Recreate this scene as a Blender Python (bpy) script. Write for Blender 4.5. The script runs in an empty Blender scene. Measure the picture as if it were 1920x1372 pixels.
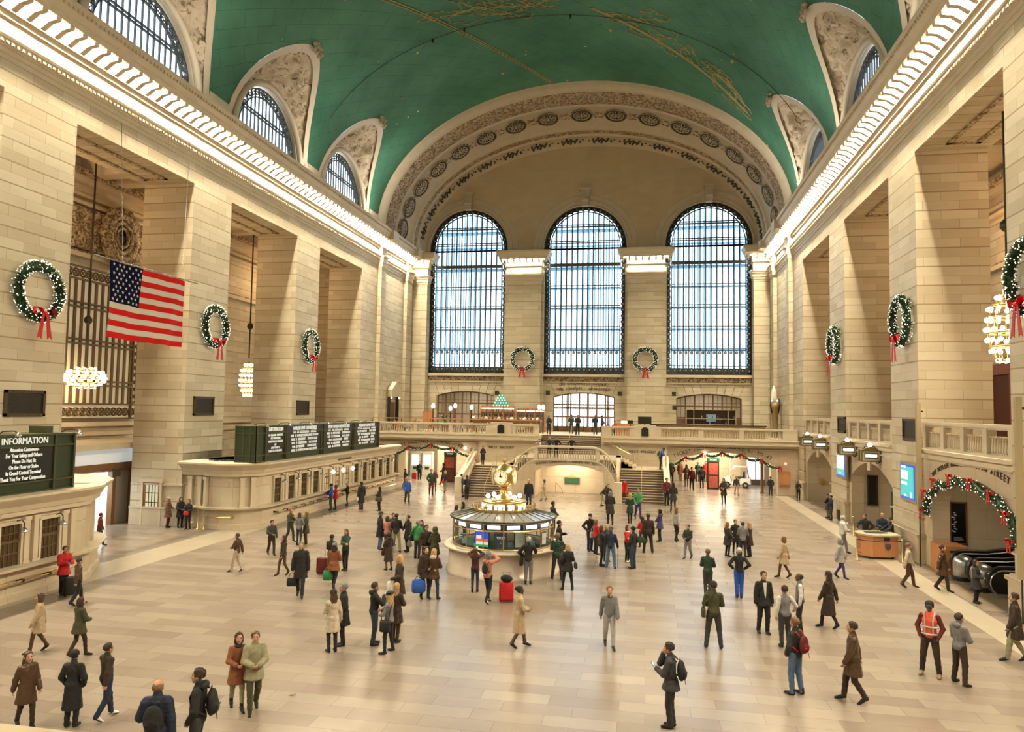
import bpy, bmesh, math, random
import numpy as np
from mathutils import Vector, Matrix, noise
R = math.radians
random.seed(7)
SC = bpy.context.scene
COL = SC.collection

# ---------------------------------------------------------------- camera
CF, YAW, PITCH, ROLL = 1366.15, .1811, .0599, .0165
CP = Vector((6.1635, 0, 6.5236))
_cy, _sy, _cp, _sp, _cr, _sr = (math.cos(YAW), math.sin(YAW), math.cos(PITCH), math.sin(PITCH), math.cos(ROLL), math.sin(ROLL))
_r0 = Vector((_cy, _sy, 0)); _f0 = Vector((-_sy * _cp, _cy * _cp, _sp)); _u0 = _r0.cross(_f0)
_rc = _cr * _r0 + _sr * _u0; _uc = -_sr * _r0 + _cr * _u0
cam_d = bpy.data.cameras.new('camera'); cam = bpy.data.objects.new('camera', cam_d); COL.objects.link(cam)
cam.matrix_world = Matrix(((_rc.x, _uc.x, -_f0.x, CP.x), (_rc.y, _uc.y, -_f0.y, CP.y), (_rc.z, _uc.z, -_f0.z, CP.z), (0, 0, 0, 1)))
cam_d.sensor_width = 36; cam_d.lens = CF * 36 / 1920; cam_d.clip_start = .05; cam_d.clip_end = 400
SC.camera = cam

def pray(px, py):
    a, b = px - 960, py - 686
    u = (_cr * a + _sr * b) / CF; v = (-_sr * a + _cr * b) / CF
    return _r0 * u + _f0 - _u0 * v
def upt(px, py, z=0.0):                                             # a point of the photograph met with the level plane z
    d = pray(px, py); t = (z - CP.z) / d.z
    return CP + d * t

# ---------------------------------------------------------------- view, world, big lights
SC.view_settings.view_transform = 'Standard'; SC.view_settings.look = 'None'
SC.view_settings.gamma = 1; SC.view_settings.use_curve_mapping = False
SC.view_settings.exposure = EXPO = -0.9
SC.cycles.use_denoising = True
try: SC.cycles.denoiser = 'OPENIMAGEDENOISE'
except Exception: pass
SC.cycles.max_bounces = 7; SC.cycles.diffuse_bounces = 3; SC.cycles.glossy_bounces = 3; SC.cycles.transmission_bounces = 4
SC.cycles.transparent_max_bounces = 8; SC.cycles.caustics_reflective = False; SC.cycles.caustics_refractive = False
SC.cycles.sample_clamp_indirect = 6; SC.cycles.use_light_tree = True
SC.cycles.use_adaptive_sampling = True; SC.cycles.adaptive_threshold = .03
W = bpy.data.worlds.new('daylight'); SC.world = W; W.use_nodes = True
W.node_tree.nodes['Background'].inputs[0].default_value = (.82, .92, 1, 1)
W.node_tree.nodes['Background'].inputs[1].default_value = 7.5

WARM = (1.0, .86, .60)
LAMP_E = 1050.0        # cornice lamps
def area(name, loc, size, power, col, rot=(0, 0, 0), sy=None):
    l = bpy.data.lights.new(name, 'AREA'); l.energy = power; l.color = col; l.size = size
    if sy: l.shape = 'RECTANGLE'; l.size_y = sy
    o = bpy.data.objects.new(name, l); COL.objects.link(o); o.location = loc; o.rotation_euler = rot
    return o
def point(name, loc, power, col, rad=.15):
    l = bpy.data.lights.new(name, 'POINT'); l.energy = power; l.color = col; l.shadow_soft_size = rad
    o = bpy.data.objects.new(name, l); COL.objects.link(o); o.location = loc
    return o
BAY = 12.13; YB = [31.42 + BAY * k for k in range(-3, 3)]; OPW = 8.436
# uplights standing on top of the cornices, daylight of the east windows behind the viewer
for s in (-1, 1):
    for y in (6, 20, 34, 48, 60):
        area('cornice_uplight', (s * 17.5, y, 23.15), 12, 380 * (1 if y < 40 else 1.3 if y < 55 else 2.1), (1, .9, .78), (0, R(180 + s * 38), 0), .25)
for x in (-10, 0, 10):
    area('east_daylight', (x, -8.5, 16), 7, 300, (.88, .94, 1), (R(90), 0, 0), 14)
# ceiling lights of the side aisles and of the passages under the balconies
for s in (-1, 1):
    for y in YB[2:]:
        point('aisle_light', (s * 23.6, y, 16.5), 520, (1, .62, .30), .5)
for x, y, p in ((-12.5, 65, 1100), (12.5, 65, 1200), (-12.5, 70, 800), (12.5, 70.5, 900), (.5, 56.6, 230)):
    area('passage_light', (x, y, 3.55 if abs(x) > 2 else 2.3), 3, p, (1, .84, .6), (0, 0, 0))

area('alcove_fill', (.5, 55.3, 1.9), 2.6, 150, (1, .86, .62), (R(80), 0, 0), .4)  # added unseen fill that brightens the alcove's back wall, no fixture there
# ---------------------------------------------------------------- materials
MT = {}
def nd(nt, t, **k):
    n = nt.nodes.new(t)
    for a, v in k.items():
        if a in n.inputs: n.inputs[a].default_value = v
        else: setattr(n, a, v)
    return n
def mat(name, col, rough=.6, metal=0, emit=None, es=0, spec=.5, var=0, vs=3.0, bump=0, bs=20, coat=0, alpha=None):
    if name in MT: return MT[name]
    m = bpy.data.materials.new(name); m.use_nodes = True; MT[name] = m
    nt = m.node_tree; b = nt.nodes['Principled BSDF']
    c = (*col, 1) if len(col) == 3 else col
    b.inputs['Base Color'].default_value = c; b.inputs['Roughness'].default_value = rough; b.inputs['Metallic'].default_value = metal
    b.inputs['Specular IOR Level'].default_value = spec
    if coat: b.inputs['Coat Weight'].default_value = coat
    if emit: b.inputs['Emission Color'].default_value = (*emit, 1); b.inputs['Emission Strength'].default_value = es
    if alpha is not None: b.inputs['Alpha'].default_value = alpha
    if var or bump:
        tc = nd(nt, 'ShaderNodeTexCoord'); 
    if var:
        n = nd(nt, 'ShaderNodeTexNoise', Scale=vs, Detail=4.0); nt.links.new(tc.outputs['Object'], n.inputs['Vector'])
        mx = nd(nt, 'ShaderNodeMix', data_type='RGBA'); mx.inputs[6].default_value = tuple(x * (1 - var) for x in c[:3]) + (1,)
        mx.inputs[7].default_value = tuple(min(1, x * (1 + var)) for x in c[:3]) + (1,)
        nt.links.new(n.outputs['Fac'], mx.inputs[0]); nt.links.new(mx.outputs[2], b.inputs['Base Color'])
    if bump:
        n = nd(nt, 'ShaderNodeTexNoise', Scale=bs, Detail=5.0); nt.links.new(tc.outputs['Object'], n.inputs['Vector'])
        bp = nd(nt, 'ShaderNodeBump', Strength=bump, Distance=.05); nt.links.new(n.outputs['Fac'], bp.inputs['Height'])
        nt.links.new(bp.outputs['Normal'], b.inputs['Normal'])
    return m
def mth(nt, op, a, b=None):
    n = nt.nodes.new('ShaderNodeMath'); n.operation = op
    for i, v in enumerate((a, b)):
        if v is None: continue
        if isinstance(v, (int, float)): n.inputs[i].default_value = v
        else: nt.links.new(v, n.inputs[i])
    return n.outputs[0]
def masonry(name, c1, c2, mortar, bw, bh, msize=.012, rough=.55, warp=0, big=None, spec=.4, bumpd=.02, off=.5, tint=None, msm=.1):
    m = bpy.data.materials.new(name); m.use_nodes = True; MT[name] = m
    nt = m.node_tree; L = nt.links.new; b = nt.nodes['Principled BSDF']
    uv = nd(nt, 'ShaderNodeUVMap'); sp = nd(nt, 'ShaderNodeSeparateXYZ'); L(uv.outputs[0], sp.inputs[0])
    v = sp.outputs[1]
    if warp: v = mth(nt, 'ADD', v, mth(nt, 'MULTIPLY', mth(nt, 'SINE', mth(nt, 'MULTIPLY', v, math.pi / bh)), warp))
    cb = nd(nt, 'ShaderNodeCombineXYZ'); L(sp.outputs[0], cb.inputs[0]); L(v, cb.inputs[1])
    br = nd(nt, 'ShaderNodeTexBrick', Scale=1.0, offset=off)
    br.inputs['Brick Width'].default_value = bw; br.inputs['Row Height'].default_value = bh; br.inputs['Mortar Size'].default_value = msize
    br.inputs['Mortar Smooth'].default_value = msm; br.inputs['Bias'].default_value = 0
    br.inputs['Color1'].default_value = (*c1, 1); br.inputs['Color2'].default_value = (*c2, 1); br.inputs['Mortar'].default_value = (*mortar, 1)
    L(cb.outputs[0], br.inputs['Vector'])
    n = nd(nt, 'ShaderNodeTexNoise', Scale=big or .35, Detail=6.0, Roughness=.6)
    mp = nd(nt, 'ShaderNodeMapping'); mp.inputs['Scale'].default_value = (1, 2.2, 1); L(uv.outputs[0], mp.inputs[0]); L(mp.outputs[0], n.inputs['Vector'])
    hs = nd(nt, 'ShaderNodeHueSaturation'); L(br.outputs['Color'], hs.inputs['Color'])
    L(mth(nt, 'ADD', mth(nt, 'MULTIPLY', n.outputs['Fac'], .34), .83), hs.inputs['Value'])
    L(hs.outputs[0], b.inputs['Base Color'])
    b.inputs['Roughness'].default_value = rough; b.inputs['Specular IOR Level'].default_value = spec
    if bumpd:
        bp = nd(nt, 'ShaderNodeBump', Strength=.6, Distance=bumpd); bp.invert = True
        L(br.outputs['Fac'], bp.inputs['Height']); L(bp.outputs['Normal'], b.inputs['Normal'])
    return m
STONE = (.60, .50, .345)
masonry('stone_ashlar', (.68, .61, .465), (.55, .465, .325), (.36, .275, .165), 1.55, .43, .0075, warp=.10)
masonry('stone_fine', (.64, .56, .42), (.56, .46, .315), (.36, .28, .18), 1.9, 1.1, .010, warp=0, big=.8)
masonry('plaster_rough', (.70, .56, .36), (.66, .52, .33), (.60, .47, .29), 3.6, 2.4, .006, big=.55, bumpd=.01)
masonry('marble_panel', (.63, .53, .385), (.57, .465, .325), (.38, .30, .2), 1.6, 1.25, .008, rough=.3, big=1.1)
mat('stone_trim', (.66, .56, .41), .5, var=.12, vs=1.5)
mat('stone_cream', (.66, .57, .42), .45, var=.1, vs=2)
mat('bronze_dark', (.055, .05, .03), .42, .6, var=.3, vs=6)
mat('iron_dark', (.035, .036, .026), .5, .3)
mat('iron_blue', (.20, .28, .34), .5, .1)
mat('iron_window', (.06, .075, .085), .5, .2)
mat('brass', (.66, .48, .20), .28, .9)
mat('gold_paint', (.42, .36, .15), .6, 0)
mat('wood_red', (.27, .09, .035), .35, var=.25, vs=6)
mat('wood_brown', (.20, .10, .045), .4, var=.25, vs=6)
mat('wood_orange', (.55, .24, .10), .4, var=.15, vs=8)
mat('black', (.012, .012, .012), .4)
mat('black_gloss', (.01, .01, .012), .12)
mat('steel', (.55, .56, .58), .25, .9)
mat('green_sign', (.022, .035, .018), .45, var=.2, vs=4)
mat('green_frame', (.07, .08, .04), .4, .3)
mat('letters_dark', (.07, .05, .03), .6)
mat('letters_white', (.8, .8, .72), .5, emit=(1, .98, .85), es=.9)
mat('letters_gold', (.6, .5, .25), .4)
mat('lamp_bulb', (1, 1, 1), .5, emit=(1, .84, .6), es=14)
mat('lamp_soft', (1, 1, 1), .5, emit=(1, .9, .7), es=5)
mat('lamp_cool', (1, 1, 1), .5, emit=(.86, .94, 1), es=4.5)
mat('cornice_light', (1, 1, 1), .5, emit=WARM, es=LAMP_E)
mat('white_paint', (.75, .75, .72), .5)
mat('red_ribbon', (.55, .012, .012), .45)
mat('pine', (.02, .055, .02), .7, var=.5, vs=30)
mat('fairy_light', (1, 1, 1), .4, emit=(1, .93, .72), es=3.2)
mat('dark_plaque', (.02, .018, .012), .35, .5, var=.4, vs=14, bump=.4, bs=20)
mat('paper', (.7, .7, .68), .6)
mat('cloth_white', (.65, .62, .55), .7)

def carved(name, base, dark, sc, lo=.44, hi=.56, bump=1.0, big=0):  # noise hollows coloured dark brown: patina with crevice shade painted in
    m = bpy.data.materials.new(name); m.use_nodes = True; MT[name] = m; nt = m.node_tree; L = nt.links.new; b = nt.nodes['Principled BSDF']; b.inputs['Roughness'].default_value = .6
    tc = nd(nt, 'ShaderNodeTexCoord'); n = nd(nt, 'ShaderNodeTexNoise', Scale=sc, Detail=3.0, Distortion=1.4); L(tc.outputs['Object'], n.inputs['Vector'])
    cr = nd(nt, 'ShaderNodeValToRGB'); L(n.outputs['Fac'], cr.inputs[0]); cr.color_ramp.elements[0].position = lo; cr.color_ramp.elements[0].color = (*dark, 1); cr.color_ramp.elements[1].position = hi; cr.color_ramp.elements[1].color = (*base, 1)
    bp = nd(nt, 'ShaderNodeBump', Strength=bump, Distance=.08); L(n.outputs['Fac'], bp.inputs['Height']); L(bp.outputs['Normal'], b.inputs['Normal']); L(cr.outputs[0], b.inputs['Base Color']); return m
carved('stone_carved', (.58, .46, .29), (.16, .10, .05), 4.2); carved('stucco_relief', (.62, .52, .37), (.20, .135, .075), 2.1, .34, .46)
def floor_mat():
    m = masonry('floor_marble', (.285, .238, .195), (.215, .170, .135), (.16, .13, .1), 1.55, .55, .006, rough=.25, big=.5, spec=.7, bumpd=0, off=.37, msm=.0)
    return m
floor_mat()
def frost_mat():
    m = bpy.data.materials.new('frosted_glass'); m.use_nodes = True; MT['frosted_glass'] = m; nt = m.node_tree; nt.nodes.clear()
    o = nd(nt, 'ShaderNodeOutputMaterial'); t = nd(nt, 'ShaderNodeBsdfTranslucent'); g = nd(nt, 'ShaderNodeBsdfDiffuse'); t.inputs[0].default_value = (.62, .8, .9, 1); g.inputs[0].default_value = (.45, .62, .72, 1)
    mx = nd(nt, 'ShaderNodeMixShader'); mx.inputs[0].default_value = .35; nt.links.new(t.outputs[0], mx.inputs[1]); nt.links.new(g.outputs[0], mx.inputs[2]); nt.links.new(mx.outputs[0], o.inputs[0])
frost_mat()
def glass_mat():
    m = bpy.data.materials.new('glass'); m.use_nodes = True; MT['glass'] = m; nt = m.node_tree; nt.nodes.clear()
    o = nd(nt, 'ShaderNodeOutputMaterial'); t = nd(nt, 'ShaderNodeBsdfTransparent'); g = nd(nt, 'ShaderNodeBsdfGlossy', Roughness=.05)
    t.inputs[0].default_value = (.93, .96, .97, 1)
    mx = nd(nt, 'ShaderNodeMixShader'); mx.inputs[0].default_value = .07
    nt.links.new(t.outputs[0], mx.inputs[1]); nt.links.new(g.outputs[0], mx.inputs[2]); nt.links.new(mx.outputs[0], o.inputs[0])
glass_mat()
def ceiling_mat():
    m = bpy.data.materials.new('green_vault'); m.use_nodes = True; MT['green_vault'] = m
    nt = m.node_tree; L = nt.links.new; b = nt.nodes['Principled BSDF']
    uv = nd(nt, 'ShaderNodeUVMap')
    n = nd(nt, 'ShaderNodeTexNoise', Scale=.13, Detail=9.0, Roughness=.62); L(uv.outputs[0], n.inputs['Vector'])
    cr = nd(nt, 'ShaderNodeValToRGB'); L(n.outputs['Fac'], cr.inputs[0])
    cr.color_ramp.elements[0].position = .36; cr.color_ramp.elements[0].color = (.032, .125, .075, 1)
    cr.color_ramp.elements[1].position = .66; cr.color_ramp.elements[1].color = (.075, .225, .15, 1)
    mp = nd(nt, 'ShaderNodeMapping'); mp.inputs['Rotation'].default_value = (0, 0, R(38)); L(uv.outputs[0], mp.inputs[0])
    br = nd(nt, 'ShaderNodeTexBrick', Scale=1.0); br.inputs['Brick Width'].default_value = 2.3; br.inputs['Row Height'].default_value = 1.15
    br.inputs['Mortar Size'].default_value = .018; br.inputs['Color1'].default_value = (1, 1, 1, 1); br.inputs['Color2'].default_value = (.9, .93, .9, 1)
    br.inputs['Mortar'].default_value = (.5, .55, .5, 1); L(mp.outputs[0], br.inputs[0])
    mx = nd(nt, 'ShaderNodeMix', data_type='RGBA', blend_type='MULTIPLY'); mx.inputs[0].default_value = 1
    L(cr.outputs[0], mx.inputs[6]); L(br.outputs[0], mx.inputs[7])
    vo = nd(nt, 'ShaderNodeTexVoronoi', Scale=.8); L(uv.outputs[0], vo.inputs['Vector'])
    wn = nd(nt, 'ShaderNodeTexWhiteNoise', noise_dimensions='3D'); L(vo.outputs['Position'], wn.inputs['Vector'])
    lim = mth(nt, 'MULTIPLY', mth(nt, 'POWER', wn.outputs['Value'], 4.0), .075)
    st = mth(nt, 'LESS_THAN', vo.outputs['Distance'], mth(nt, 'ADD', lim, .012))
    m2 = nd(nt, 'ShaderNodeMix', data_type='RGBA'); L(st, m2.inputs[0]); L(mx.outputs[2], m2.inputs[6]); m2.inputs[7].default_value = (.75, .55, .22, 1)
    L(m2.outputs[2], b.inputs['Base Color']); b.inputs['Roughness'].default_value = .6; b.inputs['Specular IOR Level'].default_value = .25
ceiling_mat()

# ---------------------------------------------------------------- mesh helpers
class MB:
    def __init__(s): s.v = []; s.f = []; s.m = []; s.n = 0
    def add(s, vs, fs, mi=0):
        o = len(s.v); s.v.extend([tuple(p) for p in vs]); s.f.extend([tuple(i + o for i in f) for f in fs]); s.m.extend([mi] * len(fs)); return s
    def box(s, x0, y0, z0, x1, y1, z1, mi=0):
        x0, x1 = sorted((x0, x1)); y0, y1 = sorted((y0, y1)); z0, z1 = sorted((z0, z1))
        return s.add([(x0, y0, z0), (x1, y0, z0), (x1, y1, z0), (x0, y1, z0), (x0, y0, z1), (x1, y0, z1), (x1, y1, z1), (x0, y1, z1)],
              [(0, 3, 2, 1), (4, 5, 6, 7), (0, 1, 5, 4), (1, 2, 6, 5), (2, 3, 7, 6), (3, 0, 4, 7)], mi)
    def cbox(s, c, d, mi=0, rz=0, rx=0, ry=0):
        M = Matrix.Translation(c) @ Matrix.Rotation(rz, 4, 'Z') @ Matrix.Rotation(ry, 4, 'Y') @ Matrix.Rotation(rx, 4, 'X')
        q = [M @ Vector((a * d[0] / 2, b * d[1] / 2, e * d[2] / 2)) for e in (-1, 1) for a, b in ((-1, -1), (1, -1), (1, 1), (-1, 1))]
        return s.add(q, [(0, 3, 2, 1), (4, 5, 6, 7), (0, 1, 5, 4), (1, 2, 6, 5), (2, 3, 7, 6), (3, 0, 4, 7)], mi)
    def loft(s, rings, mi=0, closed=True, caps=True):
        k = len(rings[0]); vs = [p for r in rings for p in r]; fs = []
        for i in range(len(rings) - 1):
            for j in range(k if closed else k - 1):
                a = i * k + j; b = i * k + (j + 1) % k; fs.append((a, b, b + k, a + k))
        if caps and closed: fs.append(tuple(reversed(range(k)))); fs.append(tuple(range(len(vs) - k, len(vs))))
        return s.add(vs, fs, mi)
    def lathe(s, prof, c=(0, 0, 0), n=16, mi=0, caps=True, sx=1, sy=1):
        return s.loft([[(c[0] + r * sx * math.cos(2 * math.pi * j / n), c[1] + r * sy * math.sin(2 * math.pi * j / n), c[2] + z) for j in range(n)] for r, z in prof], mi, True, caps)
    def tube(s, pts, r, n=8, mi=0, closed=False, caps=True):
        pts = [Vector(p) for p in pts]; rr = r if isinstance(r, (list, tuple)) else [r] * len(pts); rings = []; up = None
        N = len(pts)
        for i, p in enumerate(pts):
            a = pts[(i - 1) % N] if (closed or i > 0) else p; b = pts[(i + 1) % N] if (closed or i < N - 1) else p
            t = (b - a).normalized()
            if up is None: up = Vector((0, 0, 1)) if abs(t.z) < .9 else Vector((1, 0, 0))
            x = t.cross(up).normalized(); up = x.cross(t).normalized()
            rings.append([p + rr[i] * (math.cos(2 * math.pi * j / n) * x + math.sin(2 * math.pi * j / n) * up) for j in range(n)])
        if closed: rings.append(rings[0]); return s.loft(rings, mi, True, False)
        return s.loft(rings, mi, True, caps)
    def sweep(s, prof, pts, fr, mi=0, closed=False):
        # prof (a, b) pairs; fr(i) -> (origin, A axis, B axis)
        return s.loft([[fr(i)[0] + fr(i)[1] * a + fr(i)[2] * b for a, b in prof] for i in range(pts)], mi, closed, closed)
    def sphere(s, c, r, n=8, mi=0, sx=1, sy=1, sz=1):
        return s.lathe([(r * math.sin(math.pi * max(.02, min(.98, i / n))), -r * sz * math.cos(math.pi * i / n)) for i in range(n + 1)], c, n + 2, mi, True, sx, sy)
    def ext(s, poly, d, mi=0):                                     # polygon of 3-D points, extruded by vector d
        k = len(poly); d = Vector(d); q = [Vector(p) for p in poly]; vs = q + [p + d for p in q]
        return s.add(vs, [tuple(reversed(range(k))), tuple(range(k, 2 * k))] + [(i, (i + 1) % k, (i + 1) % k + k, i + k) for i in range(k)], mi)
    def grid(s, rows, mi=0, flip=False):
        k = len(rows[0]); fs = []
        for i in range(len(rows) - 1):
            for j in range(k - 1):
                f = (i * k + j, i * k + j + 1, (i + 1) * k + j + 1, (i + 1) * k + j); fs.append(f[::-1] if flip else f)
        return s.add([p for r in rows for p in r], fs, mi)
    def data(s, name, mats, smooth=False, uv=True):
        me = bpy.data.meshes.new(name); me.from_pydata([tuple(p) for p in s.v], [], s.f)
        for m in mats: me.materials.append(MT[m] if isinstance(m, str) else m)
        if len(mats) > 1: me.polygons.foreach_set('material_index', s.m)
        if smooth: me.polygons.foreach_set('use_smooth', [True] * len(me.polygons))
        if uv: box_uv(me)
        me.update(); return me
    def build(s, name, mats, parent=None, smooth=False, uv=True, loc=None):
        if isinstance(mats, str): mats = [mats]
        o = bpy.data.objects.new(name, s.data(name, mats, smooth, uv)); COL.objects.link(o)
        if parent is not None: o.parent = parent
        if loc: o.location = loc
        return o
def box_uv(me):
    nl = len(me.loops)
    if not nl: return
    uvl = me.uv_layers.new(name='UVMap'); co = np.empty(len(me.vertices) * 3, np.float32); me.vertices.foreach_get('co', co); co = co.reshape(-1, 3)
    vi = np.empty(nl, np.int32); me.loops.foreach_get('vertex_index', vi)
    npl = len(me.polygons); nr = np.empty(npl * 3, np.float32); me.polygons.foreach_get('normal', nr); nr = np.abs(nr.reshape(-1, 3))
    lt = np.empty(npl, np.int32); me.polygons.foreach_get('loop_total', lt); ax = np.repeat(nr.argmax(1), lt); p = co[vi]
    u = np.where(ax == 0, p[:, 1], p[:, 0]); v = np.where(ax == 2, p[:, 1], p[:, 2])
    uvl.data.foreach_set('uv', np.stack([u, v], 1).astype(np.float32).ravel())
def tag(o, label=None, cat=None, group=None, kind=None):
    if label: o['label'] = label
    if cat: o['category'] = cat
    if group: o['group'] = group
    if kind: o['kind'] = kind
    return o
def st(o): o['kind'] = 'structure'; return o
def thing(name, label, cat, loc=(0, 0, 0), rz=0, group=None):
    o = bpy.data.objects.new(name, None); COL.objects.link(o); o.location = loc; o.rotation_euler = (0, 0, rz); o.empty_display_size = .2
    return tag(o, label, cat, group)
def kids(o): return [c for c in bpy.data.objects if c.parent == o]
def dup(o, loc=None, rz=None, label=None, group=None, scale=None, parent=None, ks=None):
    ks = {} if ks is None else ks
    c = o.copy(); COL.objects.link(c); c.parent = parent
    if loc is not None: c.location = loc
    if rz is not None: c.rotation_euler = (0, 0, rz)
    if scale is not None: c.scale = (scale,) * 3
    if label: c['label'] = label
    if group: c['group'] = group
    key = o.name
    if key not in KIDS: KIDS[key] = [k for k in COL.objects if k.parent == o]
    for k in KIDS[key]: dup(k, parent=c)
    return c
KIDS = {}
def arch_wall(mb, P, u0, u1, z0, z1, ops, depth, mi=0, du=.5, mr=None, back=False):
    """flat wall u0..u1, z0..z1 (number or function) with openings dict(c, hw, zb, zs, rise, kind); P(u, z, d) -> point"""
    mr = mi if mr is None else mr
    top = z1 if callable(z1) else (lambda u: z1)
    us = {u0, u1}
    for o in ops:
        n = 20 if o.get('rise', 0) else 2
        for i in range(n + 1): us.add(o['c'] + o['hw'] * (-math.cos(math.pi * i / n) if n > 2 else (i - 1)))
    if callable(z1):
        k = int((u1 - u0) / du) + 1
        for i in range(k + 1): us.add(u0 + (u1 - u0) * i / k)
    us = sorted(u for u in us if u0 - 1e-6 <= u <= u1 + 1e-6)
    us = [u for i, u in enumerate(us) if i == 0 or u - us[i - 1] > 1e-4]
    def otop(o, u):
        t = max(0, 1 - ((u - o['c']) / o['hw']) ** 2)
        return o['zs'] + o.get('rise', 0) * (math.sqrt(t) if o.get('round') else t)
    for a, b in zip(us, us[1:]):
        m = (a + b) / 2; cov = [o for o in ops if abs(m - o['c']) < o['hw']]
        if not cov: mb.add([P(a, z0, 0), P(b, z0, 0), P(b, top(b), 0), P(a, top(a), 0)], [(0, 1, 2, 3)], mi)
        else:
            o = cov[0]; ta, tb = otop(o, a), otop(o, b)
            if o['zb'] > z0 + 1e-3: mb.add([P(a, z0, 0), P(b, z0, 0), P(b, o['zb'], 0), P(a, o['zb'], 0)], [(0, 1, 2, 3)], mi)
            mb.add([P(a, ta, 0), P(b, tb, 0), P(b, top(b), 0), P(a, top(a), 0)], [(0, 1, 2, 3)], mi)
            if depth:
                mb.add([P(a, ta, 0), P(a, ta, depth), P(b, tb, depth), P(b, tb, 0)], [(0, 1, 2, 3)], mr)
                if o['zb'] > .01: mb.add([P(a, o['zb'], 0), P(b, o['zb'], 0), P(b, o['zb'], depth), P(a, o['zb'], depth)], [(0, 1, 2, 3)], mr)
    if depth:
        for o in ops:
            for sg in (-1, 1):
                u = o['c'] + sg * o['hw']
                mb.add([P(u, o['zb'], 0), P(u, o['zb'], depth), P(u, otop(o, u), depth), P(u, otop(o, u), 0)], [(0, 1, 2, 3)], mr)
    return mb
def text_me(body, size, mname, align='CENTER', ext=.01, sp=1, vs=1):
    c = bpy.data.curves.new('lettering', 'FONT'); c.body = body; c.size = size; c.align_x = align; c.align_y = 'CENTER'; c.extrude = ext
    c.resolution_u = 2; c.space_character = sp; c.space_line = vs
    o = bpy.data.objects.new('lettering', c); COL.objects.link(o); bpy.context.view_layer.update()
    me = bpy.data.meshes.new_from_object(o.evaluated_get(bpy.context.evaluated_depsgraph_get())); bpy.data.objects.remove(o); bpy.data.curves.remove(c)
    me.name = 'lettering'; me.materials.clear(); me.materials.append(MT[mname]); return me
TXT = {}
def text(body, loc, size, mname, parent=None, rot=(R(90), 0, 0), align='CENTER', ext=.01, name='lettering', sx=1, sp=1, vs=1):
    k = (body, size, mname, align, ext, sp, vs)
    if k not in TXT: TXT[k] = text_me(body, size, mname, align, ext, sp, vs)
    o = bpy.data.objects.new(name, TXT[k]); COL.objects.link(o); o.location = loc; o.rotation_euler = rot; o.scale = (sx, 1, 1)
    if parent is not None: o.parent = parent
    return o
# ================================================================ THE HALL
XW, YE, YW = 18.3, -9.0, 74.31
ZL = 18.67; ZV = 23.3; VB = 12.5; YR = 63.2
def vault(t):                                                        # t in -1..1 across the hall
    return (XW * t, ZV + VB * math.sqrt(max(0, 1 - t * t)))
def vault_x(z): return XW * math.sqrt(max(0, 1 - ((z - ZV) / VB) ** 2))
def lun_z(dy):                                                       # outline of a vault penetration
    d = abs(dy) / 5.2
    return ZV + 6.8 * (1 - d ** 1.8) ** .6 if d < 1 else ZV

fl = MB(); fl.box(-44, YE - 1, -.3, 44, 92, 0); st(fl.build('floor', 'floor_marble'))
b = MB()
for s, x in ((-1, 15.9), (1, 17.0)):
    b.box(s * 13.75 if s < 0 else 16.4, YE, 0, s * (15.6 if s < 0 else 17.4), 61.5, .006)
mat('border_marble', (.40, .345, .27), .25, var=.12, vs=.6); st(b.build('trim_1', 'border_marble'))

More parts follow.
